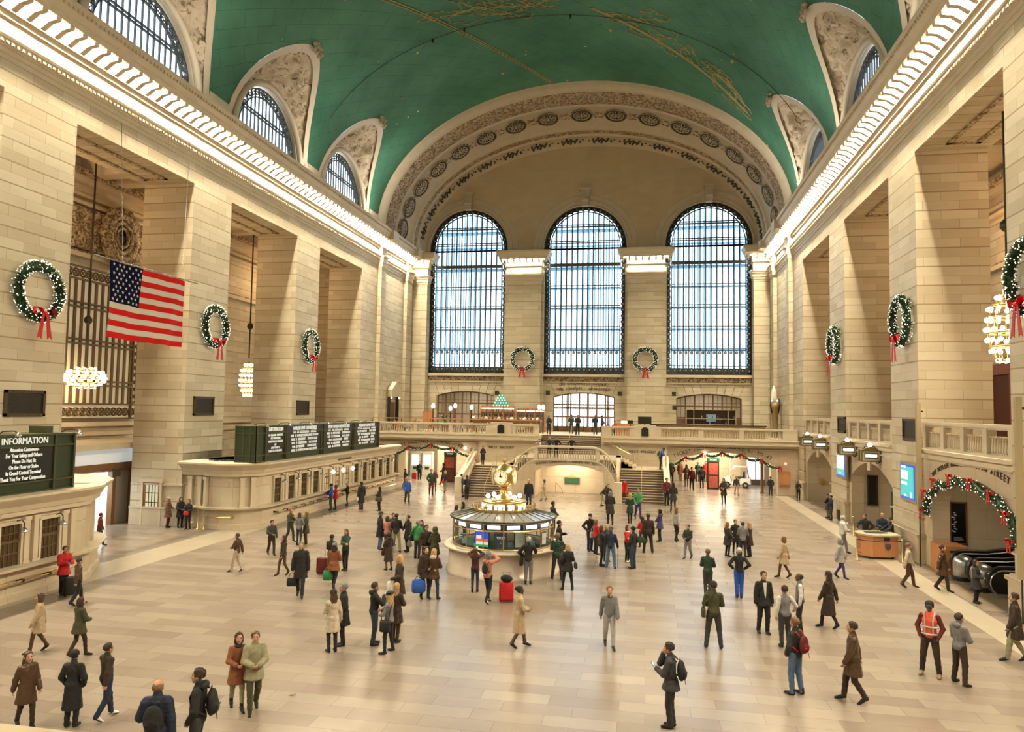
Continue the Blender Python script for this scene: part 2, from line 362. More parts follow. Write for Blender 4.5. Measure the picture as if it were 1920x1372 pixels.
for s, nm in ((-1, 'left'), (1, 'right')):
    P = lambda u, z, d, s=s: (s * (XW + d), u, z)
    ops = [dict(c=y, hw=OPW / 2, zb=0 if s < 0 else 0, zs=ZL) for y in YB]
    w = MB(); arch_wall(w, P, YE, YW + 1.2, 0, ZV + .3, ops, 3.06)
    # backs of the piers and lintel (seen from the aisles)
    arch_wall(w, lambda u, z, d, s=s: (s * (XW + 3.06), u, z), YE, YW, 0, 22, ops, 0)
    st(w.build('wall_' + nm, 'stone_ashlar'))
    # pier plinths and dado mouldings
    b = MB()
    for i in range(len(YB) + 1):
        a = YE if i == 0 else YB[i - 1] + OPW / 2; e = YW if i == len(YB) else YB[i] - OPW / 2
        for z0, z1, d in ((0, 1.15, .16), (1.15, 1.28, .24), (1.28, 1.36, .12), (2.0, 2.06, .10)) if s > 0 else ((0, .9, .14), (.9, 1.0, .18), (2.15, 2.25, .1)):
            if i == len(YB): e = 61.9
            b.box(s * (XW - .002), a - d, z0, s * (XW - d), e + d, z1)
            b.box(s * XW, a - d, z0, s * (XW + 3.0), a + .001, z1); 
            if i < len(YB): b.box(s * XW, e - .001, z0, s * (XW + 3.0), e + d, z1)
    st(b.build('baseboard_' + nm, 'marble_panel'))
    # carved frames under the lintels
    b = MB()
    for y in YB[2:]:
        for (x0, x1, y0, y1) in ((1.0, 1.2, .9, OPW - .9), (2.2, 2.4, .9, OPW - .9), (1.0, 2.4, .9, 1.1), (1.0, 2.4, OPW - 1.1, OPW - .9)):
            b.box(s * (XW + x0), y - OPW / 2 + y0, ZL - .06, s * (XW + x1), y - OPW / 2 + y1, ZL + .02)
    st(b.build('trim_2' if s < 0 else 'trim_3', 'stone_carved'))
    # entablature: profile of (projection, z)
    prof = [(0, 19.75), (.05, 19.75), (.05, 19.95), (.10, 19.97), (.10, 20.16), (.15, 20.18), (.13, 20.26), (.17, 20.28), (.17, 20.42), (.25, 20.5), (.27, 20.6), (.03, 20.66),
            (.03, 21.3), (.12, 21.34), (.14, 21.55), (.26, 21.58), (.26, 21.63), (.10, 21.64), (.10, 22.14), (1.0, 22.14), (1.04, 22.36), (1.10, 22.4), (1.2, 22.62), (1.34, 22.86), (1.36, 22.98), (.5, 23.02), (0, 23.05)]
    b = MB(); b.loft([[(s * (XW - d), y, z) for d, z in prof] for y in (YE, YW - .9)], 0, True, True)
    y = YE + .3
    while y < YW - 1.6:                                              # modillions, dentils and leaf course
        b.loft([[(s * (XW - .08), y + k, 22.15), (s * (XW - .98), y + k, 22.15), (s * (XW - .96), y + k, 21.98), (s * (XW - .6), y + k, 21.92), (s * (XW - .3), y + k, 21.7), (s * (XW - .08), y + k, 21.62)] for k in (-.13, .13)], 0, True, True)
        y += .70
    y = YE
    while y < YW - 1:
        b.box(s * (XW - .16), y, 20.30, s * (XW - .24), y + .13, 20.41); 
        b.box(s * (XW - 1.21), y, 22.66, s * (XW - 1.33), y + .1, 22.78)
        y += .25
    st(b.build('trim_4' if s < 0 else 'trim_5', 'stone_trim'))
    # lamps hidden between the modillions
    lm = MB(); lm.box(-.05, -.19, -.03, .05, .19, .0); lm.box(-.2, -.21, -.0, .2, .21, .03)
    me = lm.data('cornice_lamp', ['cornice_light'])
    y = YE + .3 + .35; lab = 'lamp panel glowing between the modillions of the long cornice ' + ('over the departure boards' if s < 0 else 'over the hanging lantern signs')
    while y < YW - 1.7:
        o = bpy.data.objects.new('cornice_lamp', me); COL.objects.link(o); o.location = (s * (XW - .50), y, 22.11)
        tag(o, lab, 'lamp', 'cornice lamps over the ' + ('departure boards' if s < 0 else 'lantern signs')); y += .70
    # upper wall with the half-round windows, then the carved penetration surfaces
    xg = XW + .12
    w = MB(); ops = [dict(c=yy, hw=3.95, zb=22.9, zs=23.35, rise=4.05, round=True) for yy in YB]
    arch_wall(w, lambda u, z, d, s=s: (s * (xg + d), u, z), YE, YR, 22.5, lambda u: 28.6, ops, .5)
    w.box(s * XW, YE, 22.6, s * (xg + .3), YR, 23.06)
    st(w.build('wall_%s_upper' % nm, 'stone_cream'))
    for i, yc in enumerate(YB):
        if i < 1: continue
        g = MB(); rows = []; n = 90; nv = 34
        for a in range(n + 1):
            ph = -math.pi / 2 + math.pi * a / n; dy = 5.2 * math.sin(ph); z = lun_z(dy * .99999)
            if abs(ph) > 1.5: z = ZV
            X = vault_x(z); O = Vector((s * (X - .02), yc + dy, z)); I = Vector((s * (xg - .08), yc + 4.15 * math.sin(ph), ZV + .05 + 4.25 * math.cos(ph)))
            row = []
            for c in range(nv + 1):
                t = c / nv; p = O.lerp(I, t); sag = math.sin(math.pi * t)
                p.x += s * .25 * sag
                if .18 < t < .93:
                    q = Vector((s * 3.1, p.y, p.z)) ; h = 1.3 * noise.fractal(q * .9, .7, 2.2, 5) + 1.1 * abs(noise.noise(q * 2.6)) + .5 * noise.noise(q * 5)
                    p += Vector((-s * .75, 0, -.5)) * (.34 * h * min(1, (t - .18) * 6) * min(1, (.93 - t) * 8))
                row.append(p)
            rows.append(row)
        g.grid(rows, 0, s > 0); 
        # plain rim on the vault and roll moulding round the window
        rim = [];
        for a in range(n + 1):
            ph = -math.pi / 2 + math.pi * a / n; r2 = []
            for k, off in ((5.2, 0), (4.72, .12)):
                dy = 5.2 * math.sin(ph) * (1 if k == 5.2 else .9); z = lun_z(5.2 * math.sin(ph) * .99999) if abs(ph) < 1.5 else ZV
                if k != 5.2: z = ZV + (z - ZV) * .93
                r2.append((s * (vault_x(z) - .05 + (0 if k == 5.2 else .06)), yc + dy, z))
            rim.append(r2)
        g.grid(rim, 1, s > 0)
        g.tube([(s * (xg - .1), yc + 4.3 * math.sin(-math.pi / 2 + math.pi * a / 28), ZV - .1 + 4.35 * math.cos(-math.pi / 2 + math.pi * a / 28)) for a in range(29)], .22, 10, 1)
        # finial ornament at the tip
        for k in range(14):
            a = k * 2.4; r = .12 + .035 * k
            g.sphere((s * (vault_x(30.1) - .2), yc + r * math.cos(a), 30.05 + r * math.sin(a)), .17, 4, 0)
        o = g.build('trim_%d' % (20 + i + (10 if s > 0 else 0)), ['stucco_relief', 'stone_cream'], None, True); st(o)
        # the half-round window itself
        f = MB(); q = MB(); X = s * (xg + .28)
        f.box(X - .06, yc - 3.9, 23.0, X + .06, yc + 3.9, 23.3)
        for k in range(-8, 9):
            h = math.sqrt(max(0, 3.95 ** 2 - (k * .46) ** 2)); f.box(X - .05, yc + k * .46 - .03, 23, X + .05, yc + k * .46 + .03, ZV + h)
        for zz in (25.25, 25.45): 
            h = math.sqrt(3.95 ** 2 - (zz - ZV) ** 2); f.box(X - .06, yc - h, zz - .04, X + .06, yc + h, zz + .04)
        A = lambda r, k: (yc + r * math.cos(math.pi * k / 28), ZV + r * math.sin(math.pi * k / 28))
        for k in range(28):
            for r0, r1 in ((3.98, 3.88), (3.45, 3.36)):
                p = [A(r0, k), A(r0, k + 1), A(r1, k + 1), A(r1, k)]; f.ext([(X - .07, a, z) for a, z in p], (.14, 0, 0), 0)
            c = A(3.66, k + .5); 
            for dr in (0, .9, 1.8, 2.7): f.tube([(X, c[0] + .2 * math.cos(dr), c[1] + .2 * math.sin(dr)), (X, c[0] - .2 * math.cos(dr), c[1] - .2 * math.sin(dr))], .035, 4, 0, False, False)
        wo = st(f.build('window_%d' % (10 + i + (10 if s > 0 else 0)), ['iron_window']))
        q.add([(X, yc - 3.9, 23)] + [(X, *A(3.9, k)) for k in range(29)][::-1] + [], [tuple(range(30))], 0)
        q.build('pane', ['glass'], wo)

# main vault, one green surface notched by the penetrations
V = MB(); y = YE; ys = []
while y < YR: ys.append(y); y += .4
ys.append(YR); rows = []; NT = 40
for y in ys:
    yc = min(YB, key=lambda c: abs(c - y)); z0 = lun_z(y - yc); t0 = vault_x(z0) / XW; a0 = math.acos(min(1, t0))
    rows.append([(XW * math.cos(a0 + (math.pi - 2 * a0) * k / NT), y, ZV + VB * math.sin(a0 + (math.pi - 2 * a0) * k / NT)) for k in range(NT + 1)])
V.grid(rows, 0)
ceil_o = V.build('ceiling', ['green_vault'], None, True)
me = ceil_o.data; co = np.empty(len(me.vertices) * 3, np.float32); me.vertices.foreach_get('co', co); co = co.reshape(-1, 3)
vi = np.empty(len(me.loops), np.int32); me.loops.foreach_get('vertex_index', vi)
ang = np.arctan2((co[:, 2] - ZV) / VB, co[:, 0] / XW) * 15.5
me.uv_layers[0].data.foreach_set('uv', np.stack([co[:, 1], ang], 1)[vi].astype(np.float32).ravel()); st(ceil_o)
# cream strips at the feet of the vault between the windows
b = MB()
for s in (-1, 1):
    for i, yc in enumerate(YB):
        e = YB[i + 1] - 5.1 if i + 1 < len(YB) else YR
        for a0, a1 in ((yc + 5.1, e),):
            b.grid([[(s * (vault_x(z) - .04), y, z) for z in (22.9, 23.6, 24.3)] for y in (a0 - .25, a1 + .25)], 0, s < 0)
st(b.build('trim_6', 'stone_cream'))

# painted generic figures in gold line on the vault (u along the hall, w across)
def vpt(w, y, off=.04):                                             # w = x position
    t = max(-.999, min(.999, w / XW)); x, z = vault(t); n = Vector((-x / XW ** 2, 0, -(z - ZV) / VB ** 2)).normalized()
    return Vector((x, y, z)) + n * off
def wavy(cx, cy, r, n, seed, sq=1.0, rot=0, amp=.35, span=1.0):
    rd = random.Random(seed); ph = [rd.uniform(0, 6.28) for _ in range(4)]; out = []
    for i in range(n + 1):
        a = 2 * math.pi * span * i / n; k = r * (1 + amp * math.sin(3 * a + ph[0]) + amp * .6 * math.sin(5 * a + ph[1]) + .1 * math.sin(11 * a + ph[2]))
        x, y = k * math.cos(a), k * sq * math.sin(a); out.append((cx + x * math.cos(rot) - y * math.sin(rot), cy + x * math.sin(rot) + y * math.cos(rot)))
    return out
b = MB()
def vline(pts, r=.032, mi=0): b.tube([vpt(x, y) for x, y in pts], r, 4, mi, False, False)
for (cx, cy, r, sd, sq, rt) in ((-5.5, 49.5, 2.3, 1, .5, .2), (-3.6, 50.3, 1.5, 2, .7, .5), (-6.2, 47.6, 1.4, 3, .5, 1.1), (-8.6, 48.2, 1.2, 4, .35, .4), (-1.4, 49.6, 1.2, 8, .5, .1),
                                (6.0, 53.6, 2.0, 5, .6, .5), (7.8, 55.2, 1.5, 6, .6, .9), (4.4, 52.6, 1.1, 7, .5, .2), (9.4, 56.0, 1.1, 9, .5, 1.2), (6.6, 51.6, 1.0, 13, .6, .2),
                                (12.2, 58.4, 1.5, 10, .5, 1.2), (13.4, 60.2, 1.2, 11, .6, 1.0), (11.4, 57.0, 1.0, 12, .6, .5)):
    vline(wavy(cx, cy, r, 70, sd, sq, rt, .3)); vline(wavy(cx, cy, r * .62, 50, sd + 30, sq, rt + .3, .35, .8), .026)
for k in range(14): vline([(-7.5 + .45 * k, 48.4 + .12 * k + .5 * math.sin(k)), (-6.6 + .45 * k, 48.9 + .15 * k), (-5.9 + .45 * k, 49.9 + .1 * k + .4 * math.sin(k * 2))], .024)
for k in range(12): vline([(11.2 + .22 * k, 57.2 + .2 * k), (12.0 + .22 * k, 57.4 + .25 * k + .2 * math.sin(k)), (12.9 + .15 * k, 57.9 + .22 * k)], .03)
for o in (-.1, .1): vline([(-12.5 + o + (10.3) * k / 24, 40.5 + 22.4 * k / 24) for k in range(25)], .045)
for o in (-.1, .1): vline([(2.2 + o + 12.0 * k / 20, 51.3 + 9.5 * k / 20) for k in range(21)], .05)
rd = random.Random(5)
for k in range(26):
    p = vpt(rd.uniform(-14, 14), rd.uniform(38, 60), .06); b.sphere(p, rd.choice((.07, .09, .16)), 4, 0)
st(b.build('trim_7', ['gold_paint']))
# bulb cable strung under the vault
b = MB(); b.tube([vpt(-17 + 34 * k / 40, 49.5 + .12 * k, .12) for k in range(41)], .025, 4, 0)
for w in (-9.5, -7.2, 0.6): p = vpt(w, 49.5 + .12 * (w + 17) / .85, .1); b.cbox((p.x, p.y, p.z - .15), (.12, .12, .3)); 
tag(b.build('ceiling_cable', ['black']), 'thin black cable strung across the green vault', 'cable')

# ---------------------------------------------------------------- the deep arch ring before the west windows
def ringp(ph, Y, k, inset=0):
    a = XW + (17.4 - XW) * k - inset; bb = VB + (10.95 - VB) * k - inset
    return Vector((a * math.cos(ph), Y, ZV + bb * math.sin(ph)))
NA = 96
def ring(mb, prof, mi=0):                                           # prof (Y, inset)
    rows = []
    for Y, ins in prof: rows.append([ringp(-.02 + (math.pi + .04) * j / NA, Y, (Y - YR) / 11.1, ins) for j in range(NA + 1)])
    mb.grid(rows, mi, True)
r = MB()
tor = [(YR + .55 - .6 * math.cos(a), .5 * math.sin(a)) for a in [math.pi * i / 8 for i in range(9)]]
ring(r, [(YR - .05, 0)] + tor + [(64.5, .05), (64.6, .16), (64.75, .05)], 0)
ring(r, [(64.75, .05), (65.0, .14), (66.7, .14), (66.85, .06)], 1)
ring(r, [(66.85, .06), (67.0, .2), (67.15, .0), (70.3, .0), (70.5, .1), (70.65, .1), (70.8, .3), (71.1, .32), (71.25, .22)], 0)
ring(r, [(71.25, .22), (71.9, .22)], 1)
ring(r, [(71.9, .22), (72.0, .38), (72.2, .38), (72.35, .2), (74.1, .15), (74.15, .3), (74.4, .3)], 0)
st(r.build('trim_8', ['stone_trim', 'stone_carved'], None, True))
# rosettes in the ring, dark inner rosettes
def frame_at(ph, Y, ins=0):
    o = ringp(ph, Y, (Y - YR) / 11.1, ins); t = (ringp(ph + .01, Y, (Y - YR) / 11.1, ins) - o).normalized(); w = (ringp(ph, Y + .1, (Y + .1 - YR) / 11.1, ins) - o).normalized()
    return o, t, w, w.cross(t).normalized()
b = MB(); d = MB()
for i in range(17):
    ph = math.pi * (i + .5) / 17; o, t, w, n = frame_at(ph, 68.75, 0)
    if (Vector((0, 0, ZV)) - o).dot(n) < 0: n = -n
    for rr, th, mi in ((1.04, .07, 1), (.90, .10, 2), (.76, .05, 0)):
        b.tube([o + n * .08 + (t * math.cos(a) + w * math.sin(a)) * rr for a in [2 * math.pi * k / 24 for k in range(24)]], th, 6, mi, True)
    disc = [o + n * .03 + (t * math.cos(a) + w * math.sin(a)) * .92 for a in [2 * math.pi * k / 24 for k in range(24)]]
    b.add(disc, [tuple(range(24)), tuple(reversed(range(24)))], 2)
    for k in range(12):
        a = 2 * math.pi * k / 12; p0 = o + n * .1 + (t * math.cos(a) + w * math.sin(a)) * .22; p1 = o + n * .1 + (t * math.cos(a) + w * math.sin(a)) * .72
        b.tube([p0, p0.lerp(p1, .6), p1], [.03, .055, .02], 5, 0)
    b.sphere(o + n * .1, .15, 5, 0)
    for sg in (-1, 1):
        for k in range(7):
            q = o + t * sg * (1.2 + .12 * k) + w * (.45 * math.sin(k * 1.9)); b.sphere(q + n * .02, .13, 4, 1)
    if i % 1 == 0:
        o, t, w, n = frame_at(math.pi * (i + .0001) / 17 if i else .03, 73.3, .18)
        for k in range(26):
            a = k * 2.399; rr = .1 + .026 * k; q = o + (t * math.cos(a) * 1.9 + w * math.sin(a) * .8) * rr; d.sphere(q, .125, 4, 0)
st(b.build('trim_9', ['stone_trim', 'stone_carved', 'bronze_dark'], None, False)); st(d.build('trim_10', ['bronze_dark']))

# ---------------------------------------------------------------- west wall
WS = 12.36; WHW = 4.26
w = MB(); Pw = lambda u, z, d: (u, YW + d, z)
tz = lambda u: ZV + 11.0 * math.sqrt(max(0, 1 - (u / 17.5) ** 2)) if abs(u) < 17.5 else ZV
wins = [dict(c=k * WS, hw=WHW, zb=10.25, zs=23.57, rise=WHW, round=True) for k in (-1, 0, 1)]
arch_wall(w, Pw, -18.3, 18.3, 9.5, 23.3, [dict(o, zs=23.3, rise=0, round=False) for o in wins], .9, 0)
def up(o): return lambda u: 0
arch_wall(w, Pw, -17.5, 17.5, 23.3, tz, [dict(o, zb=23.3, zs=23.3, rise=WHW + .2) for o in wins], .9, 1)
arch_wall(w, Pw, -18.3, 18.3, 4.38, 9.5, [dict(c=k * WS, hw=3.13, zb=4.38, zs=7.95, rise=.45) for k in (-1, 0, 1)], .8, 0)
st(w.build('wall_west', ['stone_ashlar', 'plaster_rough']))
# sills, guilloche band, voussoirs, archivolts and keystones
b = MB()
for k in (-1, 0, 1):
    c = k * WS
    b.box(c - 4.3, YW - .25, 9.98, c + 4.3, YW + .9, 10.25); b.box(c - 4.3, YW - .14, 9.36, c + 4.3, YW, 9.46)
    n = 30
    for r0, dd in ((4.33, .10), (4.75, .07), (5.35, .05)):
        pts = [(c + r0 * math.cos(math.pi * j / n), YW - dd * .3, 23.4 + r0 * math.sin(math.pi * j / n)) for j in range(n + 1)]
        b.tube(pts, dd, 6, 0)
    b.grid([[(c + rr * math.cos(math.pi * j / n), YW - .05, 23.4 + rr * math.sin(math.pi * j / n)) for rr in (4.3, 5.35)] for j in range(n + 1)], 0, True)
    zt = 23.4 + 5.3
    b.ext([(c - .34, YW - .05, zt - 1.15), (c + .34, YW - .05, zt - 1.15), (c + .46, YW - .05, zt + .55), (c - .46, YW - .05, zt + .55)], (0, -.55, 0))
    b.box(c - .58, YW - .75, zt + .5, c + .58, YW, zt + .68); b.tube([(c - .35, YW - .6, zt - .5), (c + .35, YW - .6, zt - .5)], .16, 8, 0)
    for sg in (-1, 0, 1): b.box(c + sg * .22 - .06, YW - .66, zt - .2, c + sg * .22 + .06, YW - .58, zt + .45)
    # voussoir joints over the low arches
    for j in range(-4, 5):
        if j == 0: continue
        x0 = c + j * .72; t = 1 - (j * .72 / 3.13) ** 2; z0 = 7.95 + .45 * max(0, t); b.ext([(x0, YW - .012, z0 + .03), (x0 + .03, YW - .012, z0 + .03), (x0 * 1 + j * .12 + .03, YW - .012, 9.3), (x0 + j * .12, YW - .012, 9.3)], (0, -.01, 0), 1)
st(b.build('trim_11', ['stone_trim', 'letters_dark'], None, False))
b = MB()
for k in (-1, 0, 1):
    x = k * WS - 4.2
    while x < k * WS + 4.1:
        b.cbox((x + .17, YW - .08, 9.72), (.34, .12, .1), 0, 0, 0, R(40)); b.cbox((x + .17, YW - .08, 9.72), (.34, .12, .1), 0, 0, 0, R(-40)); x += .36
    b.box(k * WS - 4.25, YW - .05, 9.5, k * WS + 4.25, YW, 9.95)
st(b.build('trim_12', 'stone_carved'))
# pilasters with lit capitals
b = MB(); CAPS = []
pil = [(-6.18, 1.78, 2.05), (6.18, 1.78, 2.05), (-17.45, .95, 1.0), (17.45, .95, 1.0)]
eprof = [(0, 19.6), (.06, 19.6), (.06, 19.8), (.13, 19.82), (.13, 20.1), (.2, 20.12), (.2, 20.3), (.28, 20.34), (.32, 20.46), (.04, 20.5), (.04, 21.2), (.12, 21.26), (.16, 21.34), (.1, 21.38), (.1, 21.95),
         (.72, 21.95), (.75, 22.2), (.85, 22.26), (1.0, 22.6), (1.02, 22.78), (.0, 22.84)]
for c, hw, hb in pil:
    x0, x1 = c - hw, c + hw
    if c < -10: x0 = -18.3
    if c > 10: x1 = 18.3
    b.box(x0, YW - .95, 4.38, x1, YW + .05, 21.0, 0); b.box(c - hb if c > -10 else -18.3, YW - .55, 4.38, c + hb if c < 10 else 18.3, YW + .04, 21.0, 0)
    rings = []
    lo = 0 if c < -10 else 1; hi = 0 if c > 10 else 1
    for dd, z in eprof: rings.append([(x0 - dd * lo, YW + .05, z), (x0 - dd * lo, YW - .95 - dd, z), (x1 + dd * hi, YW - .95 - dd, z), (x1 + dd * hi, YW + .05, z)])
    b.loft(rings, 1, True, True)
    x = x0 - .05
    while x < x1 + .1: b.box(x, YW - .95 - .32, 20.32, x + .1, YW - .95 - .2, 20.44, 1); x += .22
    n = 7 if hw > 1.5 else 3; wd = x1 - x0 + 1.0
    for j in range(n + 1):
        xx = x0 - .5 * lo + (x1 - x0 + .5 * (lo + hi)) * j / n; b.box(xx - .09, YW - 1.6, 21.66, xx + .09, YW - 1.0, 21.97, 1)
        if j < n: CAPS.append((xx + (x1 - x0 + .5 * (lo + hi)) / n / 2, c))
# secondary corner pilasters on the long walls
for s in (-1, 1):
    for y, hw in ((64.3, .55), (72.0, .8)):
        b.box(s * XW, y - hw, 4.38 if y > 62 else 0, s * (XW - .35), y + hw, 19.7, 0)
        for z0, z1, dd in ((19.6, 20.0, .42), (20.0, 20.5, .5), (20.5, 20.64, .66), (20.64, 21.4, .40), (21.4, 21.62, .52)): b.box(s * XW, y - hw - .05, z0, s * (XW - dd), y + hw + .05, z1, 1)
        for z0, z1, dd in ((22.14, 22.98, 1.5),): b.box(s * XW, y - hw - .15, z0, s * (XW - dd), y + hw + .15, z1, 1)
st(b.build('trim_13', ['stone_ashlar', 'stone_trim']))
lm = MB(); lm.box(-.2, -.05, -.03, .2, .05, 0); cme = lm.data('capital_lamp', ['cornice_light'])
for x, c in CAPS:
    o = bpy.data.objects.new('capital_lamp', cme); COL.objects.link(o); o.location = (x, YW - 1.42, 21.93)
    w_ = {-17: 'corner capital nearest the departure boards', -6: 'capital over the lit bar shelves', 6: 'capital over the dark counter screen', 17: 'corner capital nearest the lantern signs'}[int(c)]
    tag(o, 'glowing lamp panel tucked under the west ' + w_, 'lamp', 'lamps under the ' + w_)
# west windows: ornate iron border, mullions, transoms; second skin of glazing and walkways behind
mat('glint', (.5, .55, .58), .3, .3)
for k in (-1, 0, 1):
    c = k * WS; f = MB(); Y = YW + .45; h = WHW
    zt = lambda x, r=h: 23.57 + math.sqrt(max(0, r * r - x * x))
    f.box(c - h, Y - .08, 10.25, c + h, Y + .08, 10.34); f.box(c - h, Y - .08, 11.15, c + h, Y + .08, 11.22)
    for sg in (-1, 1):
        f.box(c + sg * h, Y - .08, 10.25, c + sg * (h - .1), Y + .08, 23.57); f.box(c + sg * (h - .62), Y - .07, 10.25, c + sg * (h - .72), Y + .07, 23.57)
    for r0, r1 in ((h, h - .12), (h - .62, h - .72)):
        n = 30
        for j in range(n):
            A = lambda r, j: (c + r * math.cos(math.pi * j / n), 23.57 + r * math.sin(math.pi * j / n))
            p = [A(r0, j), A(r0, j + 1), A(r1, j + 1), A(r1, j)]; f.ext([(x, Y - .08, z) for x, z in p], (0, .16, 0))
    n = 13
    for j in range(1, n):
        x = -3.54 + 7.08 * j / n
        f.box(c + x - .06, Y - .07, 10.3, c + x + .06, Y + .07, zt(x, h - .6))
    for zz in (12.7, 14.9, 15.15, 17.1, 17.35, 19.2, 19.45, 21.5, 21.75, 23.9, 24.1, 25.6, 25.8):
        hx = h - .65 if zz < 23.57 else math.sqrt(max(0, (h - .65) ** 2 - (zz - 23.57) ** 2)); f.box(c - hx, Y - .06, zz - .045, c + hx, Y + .06, zz + .045)
    f.box(c - h + .6, Y - .16, 21.5, c + h - .6, Y + .12, 21.75)
    for sg in (-1, 1): f.box(c + sg * (h - .06), Y + .03, 10.3, c + sg * (h - .5), Y + .05, 23.57, 1)
    f.box(c - h + .1, Y + .03, 10.3, c + h - .1, Y + .05, 10.98, 1)
    A3 = lambda r, j: (c + r * math.cos(math.pi * j / 30), 23.57 + r * math.sin(math.pi * j / 30))
    for j in range(30): p = [A3(h - .06, j), A3(h - .06, j + 1), A3(h - .5, j + 1), A3(h - .5, j)]; f.ext([(x, Y + .03, z) for x, z in p], (0, .02, 0), 1)
    # scrollwork of the border
    def scroll(cx, cz, r=.2):
        f.tube([(cx + r * math.cos(a), Y, cz + r * math.sin(a)) for a in [2 * math.pi * q / 7 for q in range(7)]], .045, 4, 0, True)
        f.cbox((cx, Y, cz), (.13, .06, .13), 2, 0, 0, R(45))
    z = 10.7
    while z < 23.5:
        for sg in (-1, 1): scroll(c + sg * (h - .36), z); f.cbox((c + sg * (h - .36), Y, z + .31), (.5, .05, .07))
        z += .62
    for j in range(20): a = math.pi * (j + .5) / 20; scroll(c + (h - .36) * math.cos(a), 23.57 + (h - .36) * math.sin(a))
    for j in range(13):
        x = c - 3.54 + 7.08 * (j + .5) / 13; scroll(x, 10.74, .22); f.cbox((x, Y, 10.74), (.5, .04, .05), 0, 0, 0, R(45)); f.cbox((x, Y, 10.74), (.5, .04, .05), 0, 0, 0, R(-45)); scroll(x, 12.5, .12)
    wo = st(f.build('window_%d' % (k + 2), ['iron_window', 'bronze_dark', 'glint']))
    q = MB(); q.add([(c - h + .1, Y, 10.3)] + [(c + (h - .1) * math.cos(math.pi * j / 24), Y, 23.57 + (h - .1) * math.sin(math.pi * j / 24)) for j in range(24, -1, -1)] + [(c + h - .1, Y, 10.3)], [tuple(range(27))], 0)
    q.build('pane', ['glass'], wo)
    g = MB(); Y2 = YW + 2.0
    for j in range(14): x = -3.9 + 7.8 * j / 13; g.box(c + x - .08, Y2 - .05, 10, c + x + .08, Y2 + .05, 28)
    for zz in (10.6, 12.9, 15.0, 17.25, 19.4, 21.6, 23.9, 26): g.box(c - 4.6, Y2 - .06, zz - .09, c + 4.6, Y2 + .06, zz + .09)
    for zz in (13.0, 17.2, 21.4, 25.4): g.box(c - 4.6, YW + .8, zz - .05, c + 4.6, Y2, zz + .03)
    for sg in (-1, 1): g.box(c + sg * 4.9, YW + .7, 9.8, c + sg * 4.8, Y2 + .2, 28.5)
    g.build('outer_glazing', ['frosted_glass'], wo)

# ---------------------------------------------------------------- aisles behind the piers
for s in (-1, 1):
    b = MB(); xa = s * 26.0
    b.box(xa, YE, 0, xa + s * .5, 64, 21.5, 0)
    b.box(s * (XW + 3.0), 63.2, 0, xa, 63.7, 21.5, 0)
    b.box(s * (XW + 3.0), YE, 20.6, xa + s * .5, 64, 21.0, 1)
    for i, y in enumerate(YB[1:]):
        for yy in (y - 5.2, y + 5.2 + (0 if i < 4 else .5)): b.box(s * (XW + 3.0), yy - .45, 19.6, xa, yy + .45, 20.7, 1)
    b.box(xa, YE, 19.2, xa - s * .5, 63.5, 19.5, 1); b.box(xa, YE, 19.5, xa - s * .9, 63.5, 19.75, 2); b.box(xa, YE, 18.4, xa - s * .2, 63.5, 18.6, 1)
    b.box(xa, YE, 14.9, xa - s * .35, 63.5, 15.15, 1); b.box(xa, YE, 15.15, xa - s * .2, 63.5, 15.3, 2); b.box(xa, YE, 17.9, xa - s * .4, 63.5, 18.1, 1)
    b.box(xa, YE, 4.6, xa - s * .25, 63.5, 4.85, 1); b.box(xa, YE, 5.15, xa - s * .35, 63.5, 5.4, 1)
    st(b.build('wall_aisle_' + ('left' if s < 0 else 'right'), ['stone_ashlar', 'stone_trim', 'stone_carved']))
# carved frieze with oval crest above the big grille
b = MB(); X = -25.78
for y0, y1 in ((30.2, 45.2),):
    rows = []
    for i in range(int((y1 - y0) / .12) + 1):
        y = y0 + i * .12; row = []
        for j in range(23):
            z = 15.35 + .11 * j; h = noise.noise(Vector((y * 1.9, z * 1.9, 3))) + .7 * noise.noise(Vector((y * 4.3, z * 4.3, 9))); row.append((X + .1 + .26 * h, y, z))
        rows.append(row)
    b.grid(rows, 0, False)
yc, zc = 39.0, 16.6
for rr, th in ((1.35, .26), (.95, .16), (.6, .1)): b.tube([(X + .45, yc + rr * .85 * math.cos(a), zc + rr * math.sin(a)) for a in [2 * math.pi * k / 24 for k in range(24)]], th, 6, 0, True)
for k in range(26):
    a = 2 * math.pi * k / 26; b.sphere((X + .4, yc + 1.45 * math.cos(a), zc + 1.62 * math.sin(a)), .24 + .08 * (k % 2), 5, 0)
st(b.build('trim_14', 'stone_carved', None, True))
